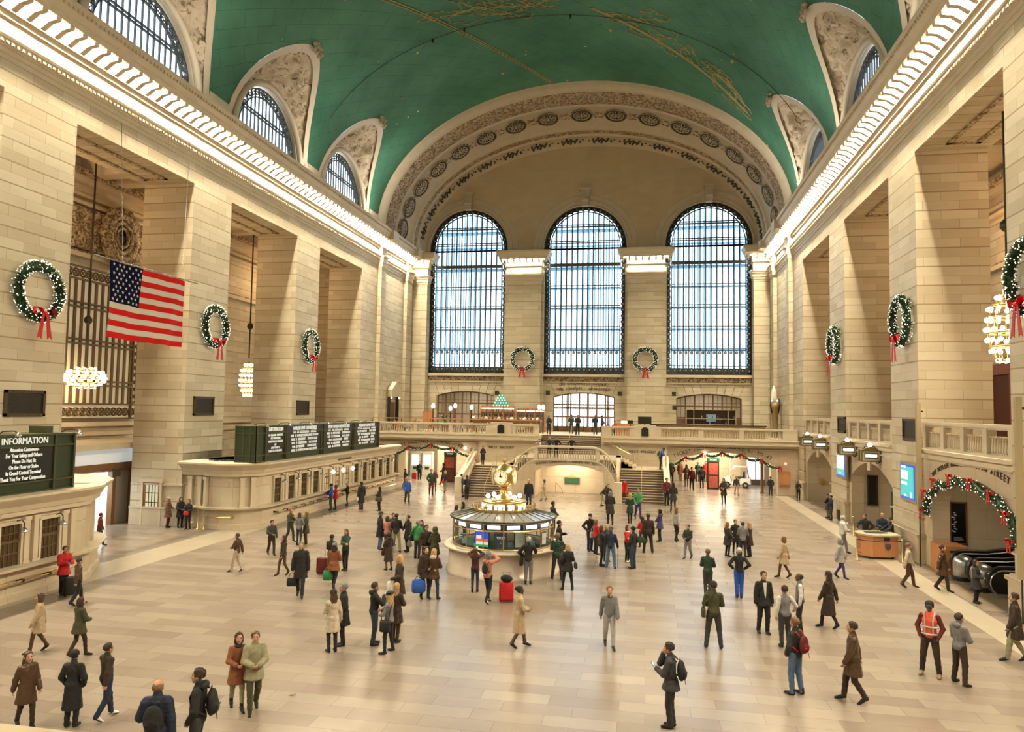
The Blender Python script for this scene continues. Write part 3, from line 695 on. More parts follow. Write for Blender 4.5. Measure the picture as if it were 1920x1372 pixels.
# great grille window in the aisle
f = MB(); X = -25.8; y0, y1, z0, z1 = 31.6, 41.5, 5.55, 14.35
for a in range(17):
    y = y0 + .75 + (y1 - y0 - 1.5) * a / 16; f.box(X, y - .08, z0 + .9, X + .1, y + .08, z1 - .7)
for zz in (7.55, 7.8, 9.9, 10.15, 12.0, 12.25): f.box(X, y0 + .6, zz - .05, X + .2, y1 - .6, zz + .05)
for (a, c_, e, g) in ((y0, y1, z0, z0 + .1), (y0, y1, z0 + .85, z0 + .95), (y0, y1, z1 - .1, z1), (y0, y1, z1 - .8, z1 - .7)): f.box(X, a, e, X + .16, c_, g)
for sg in (y0, y0 + .6, y1 - .65, y1 - .1): f.box(X, sg, z0, X + .16, sg + .1, z1)
y = y0 + .35
while y < y1:
    for zz in (z0 + .45, z1 - .4):
        f.tube([(X + .08, y + .22 * math.cos(a), zz + .22 * math.sin(a)) for a in [2 * math.pi * q / 7 for q in range(7)]], .06, 4, 0, True)
        f.cbox((X + .08, y, zz), (.06, .55, .06), 0, 0, R(45)); f.cbox((X + .08, y, zz), (.06, .55, .06), 0, 0, R(-45))
    y += .5
z = z0 + 1.2
while z < z1 - .9: f.tube([(X + .08, y1 - .35 + .18 * math.cos(a), z + .2 * math.sin(a)) for a in [2 * math.pi * q / 7 for q in range(7)]], .06, 4, 0, True); z += .45
wo = st(f.build('window_4', ['brass_dim' if 'brass_dim' in MT else 'bronze_grille'] if False else [mat('bronze_grille', (.16, .105, .045), .45, .5)]))
q = MB(); q.box(X - .04, y0, z0, X - .02, y1, z1); q.build('pane', [mat('lit_blind', (.72, .62, .42), .35, emit=(1, .82, .55), es=.42)], wo)
# east end of the hall behind the viewer
b = MB(); b.box(-27, YE - .6, 0, 27, YE, 37, 0); b.box(-10, YE, 0, 13, YE + 4, 4.8, 0); st(b.build('wall_east', 'stone_ashlar'))
# ================================================================ WEST BALCONY AND STAIRS
FB = 4.38
b = MB()
for x0, x1, y0 in ((-18.3, -2.7, 62.0), (2.55, 18.3, 62.0), (-2.7, 2.55, 63.7)):
    b.box(x0, y0, 3.75, x1, 75.2, FB, 0)
st(b.build('floor_balcony', 'stone_cream'))
b = MB(); Pb = lambda u, z, d: (u, 62.12 + d, z)
arch_wall(b, Pb, -18.3, -7.8, 0, 4.1, [dict(c=-12.25, hw=3.95, zb=0, zs=2.35, rise=.95)], .7)
arch_wall(b, Pb, 7.9, 18.3, 0, 4.1, [dict(c=12.4, hw=4.35, zb=0, zs=2.25, rise=1.05)], .7)
b.box(-8, 61.9, 0, -2.7, 62.6, 4.1); b.box(2.55, 61.9, 0, 8, 62.6, 4.1)
for x0, x1, nx in ((-18.3, -2.75, -1), (2.6, 18.3, 1)):
    b.box(x0, 61.75, FB - .62, x1, 62.3, FB - .45, 1); b.box(x0, 61.55, FB - .45, x1, 62.3, FB - .1, 1); b.box(x0, 61.48, FB - .1, x1, 62.3, FB, 1)
    for a, c in ((x0 + .3, x0 + 5.0), (x0 + 5.8, x1 - .5)): b.box(a, 61.98, 3.55, c, 62.12, 3.62, 1)
st(b.build('wall_balcony_front', ['marble_panel', 'stone_cream']))
# passages under the balcony
b = MB()
for s in (-1, 1):
    xi = s * 3.2
    b.box(s * 18.3, 73, 0, xi, 73.3, 3.8, 0); b.box(s * 18.0, 62.8, 0, s * 18.3, 73, 3.8, 0); b.box(xi - .1, 62.5, 0, xi + .1, 73, 3.8, 0)
    for x in ((s * 16.8, s * 7.0) if s < 0 else (17.4,)): b.box(x - .35, 67.5, 0, x + .35, 68.2, 3.8, 1)
    for x in ((s * 10.4, s * 13.6) if s < 0 else (14.4,)): b.box(x - .45, 70.2, 0, x + .45, 71.0, 3.8, 1)
st(b.build('wall_passage', ['marble_panel', 'stone_cream']))
def baluster_mb(h=.68, r=.064):
    m = MB(); m.box(-r * 1.15, -r * 1.15, 0, r * 1.15, r * 1.15, .06); m.box(-r * 1.15, -r * 1.15, h - .06, r * 1.15, r * 1.15, h)
    m.lathe([(r * .6, .06), (r * .95, .12), (r * 1.0, .2), (r * .8, h * .5), (r * .5, h * .78), (r * .72, h * .82), (r * .5, h * .86), (r * .8, h - .06)], (0, 0, 0), 8, 0, False)
    return m
BAL = baluster_mb().data('baluster', ['stone_cream'], True)
def balustrade(label, segs, y, z, t=.3, group=None, axis='x', ped=None, nm='balustrade', gap=.205, top=.92, mats=('stone_cream', 'marble_panel')):
    """segs: (a, b, 'b' balusters | 's' solid)"""
    lo, hi = min(a for a, *_ in segs), max(c for _, c, *_ in segs); mid = (lo + hi) / 2
    loc = (mid, y, z) if axis == 'x' else (y, mid, z)
    t_ = thing(nm, label, 'balustrade', loc, 0, group)
    F = (lambda a, c, z0, z1, w, m, mb: mb.box(a - mid, -w / 2, z0, c - mid, w / 2, z1, m)) if axis == 'x' else (lambda a, c, z0, z1, w, m, mb: mb.box(-w / 2, a - mid, z0, w / 2, c - mid, z1, m))
    rl = MB(); F(lo, hi, top - .14, top, t + .08, 0, rl); F(lo, hi, top - .2, top - .14, t - .04, 0, rl); rl.build('hand_rail', [mats[0]], t_)
    bs = MB(); F(lo, hi, 0, .1, t + .04, 0, bs); bs.build('base', [mats[0]], t_)
    for a, c, k in segs:
        if k == 's':
            p = MB(); F(a, c, 0, top - .14, t + .02, 0, p); p.build('pedestal', [mats[0]], t_)
        elif k == 'S':
            p = MB(); F(a, c, -.1, top + .12, t + .16, 0, p); p.build('pedestal', [mats[0]], t_)
        else:
            n = max(1, round((c - a) / gap))
            for i in range(n):
                u = a + (c - a) * (i + .5) / n - mid; o = bpy.data.objects.new('baluster', BAL); COL.objects.link(o); o.parent = t_
                o.location = (u, 0, .08) if axis == 'x' else (0, u, .08)
    return t_
balustrade('long stone balustrade of the west balcony below the lit bar', [(-18.2, -16.9, 's'), (-16.8, -13.85, 'b'), (-13.85, -13.5, 's'), (-13.5, -10.65, 'b'), (-10.65, -10.3, 's'), (-10.3, -7.35, 'b'), (-7.35, -6.9, 's'),
            (-6.9, -5.08, 'S'), (-5.08, -4.72, 's'), (-4.72, -3.22, 'b'), (-3.22, -2.72, 's')], 61.85, FB)
balustrade('long stone balustrade of the west balcony below the wide counter', [(2.6, 3.42, 's'), (3.42, 4.9, 'b'), (4.9, 5.28, 's'), (5.28, 7.08, 'S'), (7.08, 7.5, 's'), (7.5, 10.48, 'b'), (10.48, 10.9, 's'), (10.9, 13.7, 'b'), (13.7, 14.07, 's'), (14.07, 17.05, 'b'), (17.05, 18.2, 's')], 61.85, FB)
for x, w_ in ((-6.0, 'bar side'), (6.18, 'counter side')):
    m = MB(); m.ext([(-.3, 0, -.36), (.3, 0, -.36), (.3, 0, .24), (.22, 0, .28), (.12, 0, .36), (-.12, 0, .36), (-.22, 0, .28), (-.3, 0, .24)], (0, -.05, 0))
    tag(m.build('shield_plaque', ['dark_plaque'], None, loc=(x, 61.61, FB + .5)), 'small dark arched plaque on the balcony pedestal, ' + w_, 'plaque')
# ---- stairs
SX0, SX1, TX0, TX1 = -7.25, -3.75, 4.35, 7.55
def steps(name, x0, x1, y0, y1, z0, z1, n, label):
    m = MB(); k = MB()
    for i in range(n):
        a = y0 + (y1 - y0) * i / n; h0 = z0 + (z1 - z0) * i / n; h1 = z0 + (z1 - z0) * (i + 1) / n
        m.box(x0, a, h0 - (h1 - h0) * 0 - .0, x1, y1, h1, 0); k.box(x0 + .02, a - .025, h1 - .03, x1 - .02, a + .05, h1 + .004, 0)
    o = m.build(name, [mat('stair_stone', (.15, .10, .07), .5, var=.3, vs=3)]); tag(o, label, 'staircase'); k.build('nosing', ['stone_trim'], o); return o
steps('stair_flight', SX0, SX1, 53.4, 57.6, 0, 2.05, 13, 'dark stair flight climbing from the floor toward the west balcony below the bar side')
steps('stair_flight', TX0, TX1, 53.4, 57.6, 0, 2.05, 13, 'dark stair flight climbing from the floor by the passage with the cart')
steps('stair_flight', -2.6, 2.45, 61.0, 63.7, 2.9, FB, 9, 'short dark central stair flight rising to the glazed street doors')
b = MB(); b.box(SX0 - .3, 57.6, 0, SX1, 61.9, 2.05); b.box(TX0, 57.6, 0, TX1 + .3, 61.9, 2.05); b.box(SX1, 58.3, 2.5, TX0, 61.0, 2.9); b.box(-2.7, 61, 2.5, 2.55, 63.7, 2.9)
for i in range(5):
    for s, x in ((1, -4.9), (-1, 5.5)): b.box(x + s * i * .3, 58.6, 2.05, x + s * 1.6, 61.9, 2.05 + .17 * (i + 1))
st(b.build('floor_landing', 'marble_panel'))
# curved inner wall with its helical top, arch cut in the middle
b = MB(); top = [(-3.72, 53.1, 1.42), (-3.66, 53.5, 1.62), (-3.5, 53.9, 2.15), (-3.24, 54.25, 2.7), (-2.9, 54.5, 3.15), (-2.45, 54.66, 3.52), (-1.95, 54.72, 3.72)]
def mirror(p): return (.6 - p[0], p[1] - .0, p[2])
full = top + [(-.7, 54.74, 3.74), (.3, 54.74, 3.74), (1.3, 54.74, 3.74)] + [mirror(p) for p in top[::-1]]
def az(x): t = (x - .6) / 2.62; return 1.95 + .5 * (1 - t * t) if abs(t) < 1 else 0
xs = [p[0] for p in full]; N = 60
def along(t):
    f = t * (len(full) - 1); i = min(len(full) - 2, int(f)); g = f - i; return Vector(full[i]).lerp(Vector(full[i + 1]), g)
rows = []
path = [along(i / N) for i in range(N + 1)]
zr = lambda p: max(p.z - .95, .35)
for p, q in zip(path, path[1:]):
    m = (p.x + q.x) / 2; zb0, zb1 = (az(p.x), az(q.x)) if abs(m - .6) < 2.6 else (0, 0)
    b.add([(p.x, p.y, zb0), (q.x, q.y, zb1), (q.x, q.y, zr(q)), (p.x, p.y, zr(p))], [(0, 1, 2, 3)], 0)
    b.add([(p.x, p.y + .35, zb0), (q.x, q.y + .35, zb1), (q.x, q.y + .35, zr(q)), (p.x, p.y + .35, zr(p))], [(3, 2, 1, 0)], 0)
    if zb0 or zb1: b.add([(p.x, p.y, zb0), (q.x, q.y, zb1), (q.x, q.y + .9, zb1), (p.x, p.y + .9, zb0)], [(0, 1, 2, 3)], 0)
# side walls running back along the flights and the soffit of the alcove
for x in (SX1 + .02, TX0 - .3): b.ext([(x, 53.9, 0), (x, 58.4, 0), (x, 58.4, 2.9), (x, 56.6, 2.9), (x, 54.3, 1.7)], (.28, 0, 0), 0)
b.box(SX1 + .3, 54.9, 2.55, TX0 - .3, 58.4, 2.9, 0); b.box(SX1 + .1, 58.3, 0, TX0 - .1, 58.6, 2.7, 0)
for x in (-2.1, 3.3): b.box(x - .12, 54.8, 0, x + .12, 58.4, 2.6, 0)
so = b.build('stair_wall', ['marble_panel']); tag(so, 'curved pale stone stair wall with low arch and balustrade between the two flights', 'wall'); so['kind'] = 'thing'
c = MB(); c.loft([[Vector((p.x, p.y - .1, p.z)), Vector((p.x, p.y + .45, p.z)), Vector((p.x, p.y + .45, p.z + .13)), Vector((p.x, p.y - .1, p.z + .13))] for p in path], 0, True, True); c.build('coping', ['stone_cream'], so)
c = MB(); c.loft([[Vector((p.x, p.y - .07, zr(p) - .02)), Vector((p.x, p.y + .42, zr(p) - .02)), Vector((p.x, p.y + .42, zr(p) + .1)), Vector((p.x, p.y - .07, zr(p) + .1))] for p in path], 0, True, True); c.build('base_rail', ['stone_cream'], so)
for x, w in ((-2.05, .28), (2.6, .28)):
    m = MB(); m.box(x, 54.68, 2.8, x + w, 55.1, 3.8); m.build('pedestal', ['stone_cream'], so)
m = MB(); m.box(-3.95, 52.75, 0, -3.45, 53.3, 1.45); m.build('newel', ['stone_cream'], so); m = MB(); m.box(4.07, 52.75, 0, 4.57, 53.3, 1.45); m.build('newel', ['stone_cream'], so)
for m_, i0, i1, n in (('m', 0, 0, 24),):
    for i in range(n):
        x = -1.72 + 4.3 * i / (n - 1); o = bpy.data.objects.new('baluster', BAL); COL.objects.link(o); o.parent = so; o.location = (x, 54.9, 2.88)
for sg in (0, 1):
    for i in range(7):
        p = along((.13 + .16 * i / 6) if not sg else 1 - (.13 + .16 * i / 6)); o = bpy.data.objects.new('baluster', BAL); COL.objects.link(o); o.parent = so; o.location = (p.x, p.y + .17, zr(p) + .08)
# outer sloping stair rails
for x, lab in ((SX0 - .2, 'sloping stone stair rail beside the passage with the poster stand'), (TX1 + .2, 'sloping stone stair rail beside the passage with the cart')):
    t = thing('stair_rail', lab, 'stair rail', (x, 53.3, 0))
    m = MB(); m.ext([(-.16, 0, 0), (-.16, 4.7, 0), (-.16, 4.7, 2.3), (-.16, 4.3, 2.3), (-.16, .1, .3)], (.32, 0, 0)); m.build('panel', ['marble_panel'], t)
    m = MB(); m.ext([(-.22, -.1, 1.36), (-.22, 4.7, 2.98), (-.22, 4.7, 3.12), (-.22, -.1, 1.5)], (.44, 0, 0)); m.build('coping', ['stone_cream'], t)
    m = MB(); m.box(-.24, -.5, 0, .24, .05, 1.5); m.build('newel', ['stone_cream'], t)
    for i in range(17):
        u = .3 + 4.2 * i / 16; o = bpy.data.objects.new('baluster', BAL); COL.objects.link(o); o.parent = t; o.location = (0, u, .3 + 2.0 * (u - .1) / 4.2 - .02); o.scale = (.9, .9, 1.48)
def handrail(pts, posts, lab, r=.022):
    t = thing('hand_rail', lab, 'handrail', pts[0]); o0 = Vector(pts[0])
    m = MB(); m.tube([Vector(p) - o0 for p in pts], r, 6); m.build('rail', ['brass'], t)
    for x, y, z, h in posts:
        m = MB(); m.tube([Vector((x, y, z)) - o0, Vector((x, y, z + h)) - o0], .02, 6); m.build('post', ['brass'], t)
handrail([(-5.5, 53.2, .9), (-5.5, 57.6, 2.95)], [(-5.5, 53.2, 0, .9), (-5.5, 57.6, 2.05, .9)], 'thin brass handrail up the middle of the stair flight behind the clock')
handrail([(5.95, 53.2, .9), (5.95, 57.6, 2.95)], [(5.95, 53.2, 0, .9), (5.95, 57.6, 2.05, .9)], 'thin brass handrail up the middle of the stair flight by the cart passage')
handrail([(-.1, 60.9, 3.8), (-.1, 63.8, 5.25)], [(-.1, 60.9, 2.9, .9), (-.1, 63.8, FB, .9)], 'thin brass handrail on the short central flight')
handrail([(3.0, 61.6, 4.0), (5.0, 61.7, 2.98), (5.4, 61.7, 2.98)], [(5.3, 61.7, 2.05, .93)], 'dark brass wall rail stepping down to the stair landing, cart passage side')
handrail([(-2.5, 61.6, 4.0), (-4.1, 61.7, 2.98), (-4.7, 61.7, 2.98)], [(-4.6, 61.7, 2.05, .93)], 'dark brass wall rail stepping down to the stair landing, clock side')
# plaque in the alcove
t = thing('green_sign_box', 'green sign box with gilt top on the bright wall inside the low stair arch', 'sign', (.5, 58.2, .95)); m = MB(); m.box(-.58, -.1, -.2, .58, .1, .28); m.build('box', ['green_box' if 0 else mat('green_box', (.02, .09, .035), .4)], t)
m = MB(); m.ext([(-.66, 0, .28), (.66, 0, .28), (.0, 0, .5)], (0, -.14, 0)); m.build('pediment', ['brass'], t)
handrail([(-.6, 56.5, .95), (-.25, 57.8, .35), (-.2, 57.9, 0)], [(-.6, 56.5, 0, .95)], 'short slanting brass rail inside the low stair arch')

def arctext(s, c, y, z0, rise, hw, size, lab_c, mname='letters_dark', ext=.015, flip=False, name='wall_lettering', lab=None):
    n = len(s); mb = MB()
    for i, ch in enumerate(s):
        if ch == ' ': continue
        u = -1 + 2 * (i + .5) / n; x = lab_c + u * hw; zz = rise * (1 - ((x) / 4.2) ** 2) if rise else 0; sl = -math.atan(2 * rise * x / 4.2 ** 2) if rise else 0
        if (ch, size) not in TXT: TXT[(ch, size)] = text_me(ch, size, mname, ext=ext)
        me = TXT[(ch, size)]; M = Matrix.Translation((x, 0, zz)) @ Matrix.Rotation(-sl, 4, 'Y') @ Matrix.Rotation(R(90), 4, 'X')
        mb.add([M @ v.co for v in me.vertices], [tuple(p.vertices) for p in me.polygons])
    return tag(mb.build(name, [mname], None, loc=(c, y, z0)), lab, 'lettering')
arctext('TICKET MACHINES', -12.25, 62.09, 2.72, .95, 1.75, .40, -2.05, lab='curved dark lettering TICKET MACHINES over the garland nearest the departure board')
arctext('SUBWAY - 42ND ST', -12.25, 62.09, 2.72, .95, 1.75, .40, 2.1, lab='curved dark lettering SUBWAY 42ND ST over the garland')
arctext('TICKET MACHINES', 12.4, 62.09, 2.78, .95, 1.8, .42, -2.1, lab='curved dark lettering TICKET MACHINES over the garland by the cart')
arctext('TRACKS 31 TO 42', 12.4, 62.09, 2.78, .95, 1.8, .42, 2.1, lab='curved dark lettering TRACKS 31 TO 42 over the garland by the cart')
arctext('WEST BALCONY', -5.95, 61.88, 3.28, 0, 1.1, .30, 0, lab='dark lettering WEST BALCONY below the balcony, clock side')
arctext('WEST BALCONY', 6.0, 61.88, 3.22, 0, 1.1, .30, 0, lab='dark lettering WEST BALCONY below the balcony, cart side')
arctext('DINING CONCOURSE', .6, 54.7, 2.1, .62, 1.15, .23, -1.35, lab='curved dark lettering DINING CONCOURSE over the low stair arch')
arctext('TRACKS 101 TO 117', .6, 54.7, 2.1, .62, 1.15, .23, 1.35, lab='curved dark lettering TRACKS 101 TO 117 over the low stair arch')
arctext('TO VANDERBILT AVENUE', 0, YW - .03, 8.98, .32, 2.4, .42, 0, lab='curved dark lettering TO VANDERBILT AVENUE, upper line over the street doors')
arctext('THE CAMPBELL APARTMENT', 0, YW - .03, 8.42, .36, 2.75, .42, 0, lab='curved dark lettering THE CAMPBELL APARTMENT, lower line over the street doors')

# ---- glazed screens in the three low arches of the west wall
for k in (-1, 0, 1):
    c = k * WS; Y = YW + .55; f = MB(); tp = lambda x: 7.95 + .45 * (1 - (x / 3.13) ** 2)
    for i in range(8):
        x = -3.1 + 6.2 * i / 7; f.box(c + x - .07, Y - .07, FB, c + x + .07, Y + .07, tp(min(3.1, abs(x))))
    for zz in (6.0 if k else 5.9, 7.15): f.box(c - 3.1, Y - .08, zz - .08, c + 3.1, Y + .08, zz + .08)
    for i in range(16):
        a, e = -3.13 + 6.26 * i / 16, -3.13 + 6.26 * (i + 1) / 16; f.add([(c + a, Y - .09, tp(a) - .12), (c + e, Y - .09, tp(e) - .12), (c + e, Y - .09, tp(e)), (c + a, Y - .09, tp(a))], [(0, 1, 2, 3)])
    for i in range(7):
        x = -3.1 + 6.2 * (i + .5) / 7; f.box(c + x - .02, Y, 7.0, c + x + .02, Y + .03, tp(x)); f.box(c + x - .4, Y, 7.45, c + x + .4, Y + .03, 7.49); f.box(c + x - .02, Y, 6, c + x + .02, Y + .03, 7)
    if k == 0:
        for i in range(7): x = -3.1 + 6.2 * (i + .5) / 7; f.box(c + x - .42, Y - .05, FB, c + x + .42, Y + .05, 4.95, 0); f.box(c + x - .04, Y - .05, FB, c + x + .04, Y + .05, 5.9)
    if k == 1:
        f.box(c - 3.1, Y - .04, FB, c + 3.1, Y + .04, 5.9)
    wo = st(f.build('window_%d' % (6 + k), ['wood_brown']))
    q = MB(); q.add([(c - 3.1, Y + .02, FB)] + [(c - 3.1 + 6.2 * i / 12, Y + .02, tp(-3.1 + 6.2 * i / 12)) for i in range(13)] + [(c + 3.1, Y + .02, FB)], [tuple(range(15))]); q.build('pane', ['glass'], wo)
    # vestibule beyond
    v = MB(); v.box(c - 4, YW + .8, FB - .1, c + 4, YW + 6, FB, 0); v.box(c - 4.2, YW + .8, FB, c - 4, YW + 6, 9, 0); v.box(c + 4, YW + .8, FB, c + 4.2, YW + 6, 9, 0); v.box(c - 4, YW + .8, 8.8, c + 4, YW + 6, 9, 0)
    if k: v.box(c - 4, YW + 6, FB, c + 4, YW + 6.1, 9, 0)
    else:
        for x in (-2.2, 0, 2.2): v.box(c + x - .12, YW + 6, FB, c + x + .12, YW + 6.1, 9, 0)
        v.box(c - 4, YW + 6, 6.7, c + 4, YW + 6.1, 6.95, 0)
    st(v.build('wall_vestibule', ['stone_cream']))
    if k: area('vestibule_light', (c, YW + 3, 8.6), 3, 260, (1, .93, .8))
for x, z in ((-9.0, 8.25), (-3.65, 8.3), (3.65, 8.3), (9.0, 8.35), (9.05, 7.0)):
    m = MB(); m.box(-.16, -.04, -.16, .16, .02, .16); m.box(-.2, -.02, -.2, .2, .02, .2); tag(m.build('wall_grille', ['bronze_dark'], None, loc=(x, YW - .03, z)), 'small square dark grille in the west wall ' + {-9.0: 'beside the bar', -3.65: 'at the start of the street door lettering', 3.65: 'at the end of the street door lettering'}.get(x, 'near the counter arch, ' + ('upper' if z > 8 else 'lower') + ' one'), 'grille')

# ================================================================ RIGHT WALL INFILLS
Pr = lambda u, z, d: (18.45 + d, u, z)
for i, yc in enumerate(YB[3:]):
    b = MB(); h = OPW / 2
    arch_wall(b, Pr, yc - h, yc + h, 0, 5.0, [dict(c=yc - (.45 if i == 0 else 0), hw=h - .48, zb=0, zs=2.65 if i == 0 else 2.9, rise=1.5 if i == 0 else 1.0, round=i == 0)], .7)
    b.box(18.15, yc - h, 4.95, 18.9, yc + h, 5.1, 1); b.box(18.3, yc - h, 4.7, 18.6, yc + h, 4.95, 1)
    for a, c in ((yc - h + .3, yc - .3), (yc + .3, yc + h - .3)): b.box(18.38, a, 4.42 if i else 4.64, 18.46, c, 4.5 if i else 4.69, 1)
    b.box(18.36, yc - .28, 3.5 if i else 4.62, 18.46, yc + .28, 4.7, 1)
    b.box(18.4, yc - h, 4.8, 26, yc + h, 5.0, 0)
    xb = 27 if i == 0 else 21.6
    b.box(19.1, yc + h - .45, 0, xb, yc + h - .2, 4.8, 0); b.box(xb, yc - h, 0, xb + .2, yc + h, 4.8, 0); b.box(19.1, yc - h + .2, 0, xb, yc - h + .45, 4.8, 0)
    st(b.build('wall_right_bay', ['marble_panel', 'stone_cream']))
    balustrade('stone balustrade between the piers above ' + ('the escalator arch with the garland' if i == 0 else 'the nearer pair of lanterns' if i == 1 else 'the farther pair of lanterns, next to the corner'),
               [(yc - h, yc - h + .35, 's')] + sum([[(yc - h + .35 + 1.94 * j, yc - h + 1.94 * (j + 1), 'b'), (yc - h + 1.94 * (j + 1), yc - h + .35 + 1.94 * (j + 1), 's')] for j in range(4)], []) , 18.5, 5.1, .32, None, 'y', gap=.2, top=1.18)
    area('bay_light', (20.0, yc, 4.5), 2.0, 60 if i else 110, (1, .85, .6))
# posters, plates, gate
def framed(name, lab, loc, w, h, rz, mfr, mpic, cat='poster', fr=.07, d=.06):
    t = thing(name, lab, cat, loc, rz); m = MB()
    for a in ((-w / 2, -h / 2, w / 2, -h / 2 + fr), (-w / 2, h / 2 - fr, w / 2, h / 2), (-w / 2, -h / 2, -w / 2 + fr, h / 2), (w / 2 - fr, -h / 2, w / 2, h / 2)): m.box(a[0], -d, a[1], a[2], 0, a[3])
    m.build('frame', [mfr], t); m = MB(); m.box(-w / 2 + fr, -d * .5, -h / 2 + fr, w / 2 - fr, -d * .3, h / 2 - fr); m.build('picture', [mpic], t); return t
t = framed('poster_case', 'tall dark framed poster case with pale streaks beside the escalators', (19.65, 35.17, 1.9), .72, 1.85, 0, 'wood_brown', 'black_gloss')
m = MB(); 
for k in range(9): m.cbox((-.16 + .05 * math.sin(k * 2.1), -.045, .45 - .1 * k), (.07 + .05 * (k % 3), .01, .05), 0, 0, 0, R(20 * math.sin(k)))
for k in range(4): m.box(-.2, -.05, -.62 - .04 * k, .12 + .03 * k, -.04, -.61 - .04 * k)
m.build('artwork', ['paper'], t)
framed('poster_case', 'tall dark empty poster case under the nearer pair of lanterns', (19.62, 47.25, 2.06), .6, 1.8, 0, 'bronze_dark', 'black_gloss')
m = MB(); m.lathe([(.24, 0), (.24, .04), (.2, .06)], (0, 0, 0), 20); o = m.build('round_plate', ['brass'], None, True); o.location = (19.5, 59.4, 1.43); o.rotation_euler = (R(90), 0, 0); tag(o, 'round brass plate on the wall of the farthest bay', 'plate')
t = thing('gate_frame', 'dark grey doorway with cornice head and blue lit sign behind the security desk', 'doorway', (18.9, 40.0, 0)); m = MB()
m.box(-.25, -.95, 0, .1, -.7, 2.9); m.box(-.25, .7, 0, .1, .95, 2.9); m.build('jamb', ['steel_dark' if 0 else mat('gate_grey', (.16, .15, .13), .45, .3)], t)
m = MB(); m.box(-.35, -1.05, 2.9, .1, 1.05, 3.1); m.box(-.3, -1.0, 2.65, .05, 1.0, 2.9); m.build('cornice', [MT['gate_grey']], t)
m = MB(); m.box(-.32, -.85, 2.68, -.3, .1, 2.86); m.build('sign', [mat('blue_glow', (.1, .2, .6), .4, emit=(.25, .4, 1), es=1.2)], t); m = MB(); m.box(-.02, -.7, 0, 0, .7, 2.65); m.build('door', [mat('door_grey', (.10, .09, .08), .4)], t)
# lantern signs
def lantern(x, y, z, lab):
    t = thing('lantern_sign', lab, 'sign lantern', (x, y, z), 0, None)
    m = MB(); w, d, h = .92, .5, .58
    for sx in (-1, 1):
        for sy in (-1, 1): m.box(sx * w / 2 - .03, sy * d / 2 - .03, -h / 2, sx * w / 2 + .03, sy * d / 2 + .03, h / 2)
    for zz in (-h / 2, h / 2): m.box(-w / 2 - .05, -d / 2 - .05, zz - .035, w / 2 + .05, d / 2 + .05, zz + .035)
    m.ext([(-w / 2, -d / 2, h / 2), (w / 2, -d / 2, h / 2), (0, -d / 2, h / 2 + .2)], (0, d, 0)); m.build('casing', [mat('lantern_bronze', (.22, .16, .07), .4, .6)], t)
    m = MB(); m.box(-w / 2 + .04, -d / 2 - .01, -h / 2 + .04, w / 2 - .04, d / 2 + .01, h / 2 - .04); m.box(-w / 2 + .12, -d / 2 - .02, -h / 2 + .12, w / 2 - .12, -d / 2, h / 2 - .12, 1)
    m.build('panel', [mat('lantern_cream', (.5, .47, .36), .5), mat('lantern_green', (.12, .14, .09), .5)], t)
    m = MB(); m.box(-.28, -d / 2 - .03, -.07, .28, -d / 2 - .018, .07); m.build('tube_lamp', ['lamp_cool'], t)
    m = MB(); m.sphere((0, -.05, h / 2 + .27), .13, 10); m.build('globe', ['lamp_soft'], t, True)
    m = MB(); m.tube([(.3, 0, -h / 2), (.35, 0, -h / 2 - .12), (w / 2 + .1, 0, -h / 2 - .05), (w / 2 + .2, 0, .1)], .035, 6); m.tube([(-.35, 0, h / 2 + .05), (-.2, 0, h / 2 + .2), (0, 0, h / 2 + .15)], .03, 6); m.tube([(.35, 0, h / 2 + .05), (.2, 0, h / 2 + .2), (0, 0, h / 2 + .15)], .03, 6)
    m.build('bracket', ['bronze_dark'], t); return t
lantern(17.95, 57.0, 4.55, 'bronze lantern sign with globe nearest the hall corner, first of four'); lantern(17.95, 53.0, 4.5, 'bronze lantern sign with globe, second from the hall corner')
lantern(17.95, 46.2, 4.5, 'bronze lantern sign with globe, third from the hall corner'); lantern(17.95, 41.8, 4.4, 'bronze lantern sign with globe nearest the security desk')
def screen(y0, y1, z0, z1, lab, big):
    t = thing('display_screen', lab, 'screen', (18.28, (y0 + y1) / 2, (z0 + z1) / 2)); h = (y1 - y0) / 2; v = (z1 - z0) / 2
    m = MB(); m.box(-.02, -h - .12, -v - .12, -.16, h + .12, v + .12); m.build('casing', [mat('stone_casing', (.35, .28, .2), .4)], t)
    m = MB(); m.box(-.16, -h, -v, -.18, h, v); m.build('panel', [mat('screen_blue', (.01, .05, .35), .3, emit=(.02, .13, .85), es=1.3)], t)
    m = MB(); m.box(-.18, -h + .1, -v + .1, -.19, h - .06, v - .1); m.build('picture', [mat('screen_teal', (.05, .45, .5), .3, emit=(.07, .62, .66), es=1.2)], t)
    m = MB()
    if big:
        m.box(-.19, -.1, .1, -.195, h - .12, .5); m.box(-.19, .15, .62, -.195, h - .15, .72); m.box(-.19, .0, -.15, -.195, h - .15, -.02); m.box(-.19, -.6, -.7, -.195, -.4, -.45); m.box(-.19, .1, -.68, -.195, .4, -.6)
    else: m.box(-.19, -h + .12, -.3, -.195, h - .1, v - .12); m.box(-.19, -.1, -.62, -.195, .2, -.5)
    m.build('lettering', ['screen_white' if 0 else mat('screen_white', (.9, .9, .9), .3, emit=(.95, 1, 1), es=1.1)], t)
screen(35.75, 37.55, 2.72, 4.3, 'large blue framed teal screen on the pier by the security desk', True); screen(47.4, 49.3, 2.75, 4.3, 'blue framed white and teal screen on the pier between the lantern pairs', False)
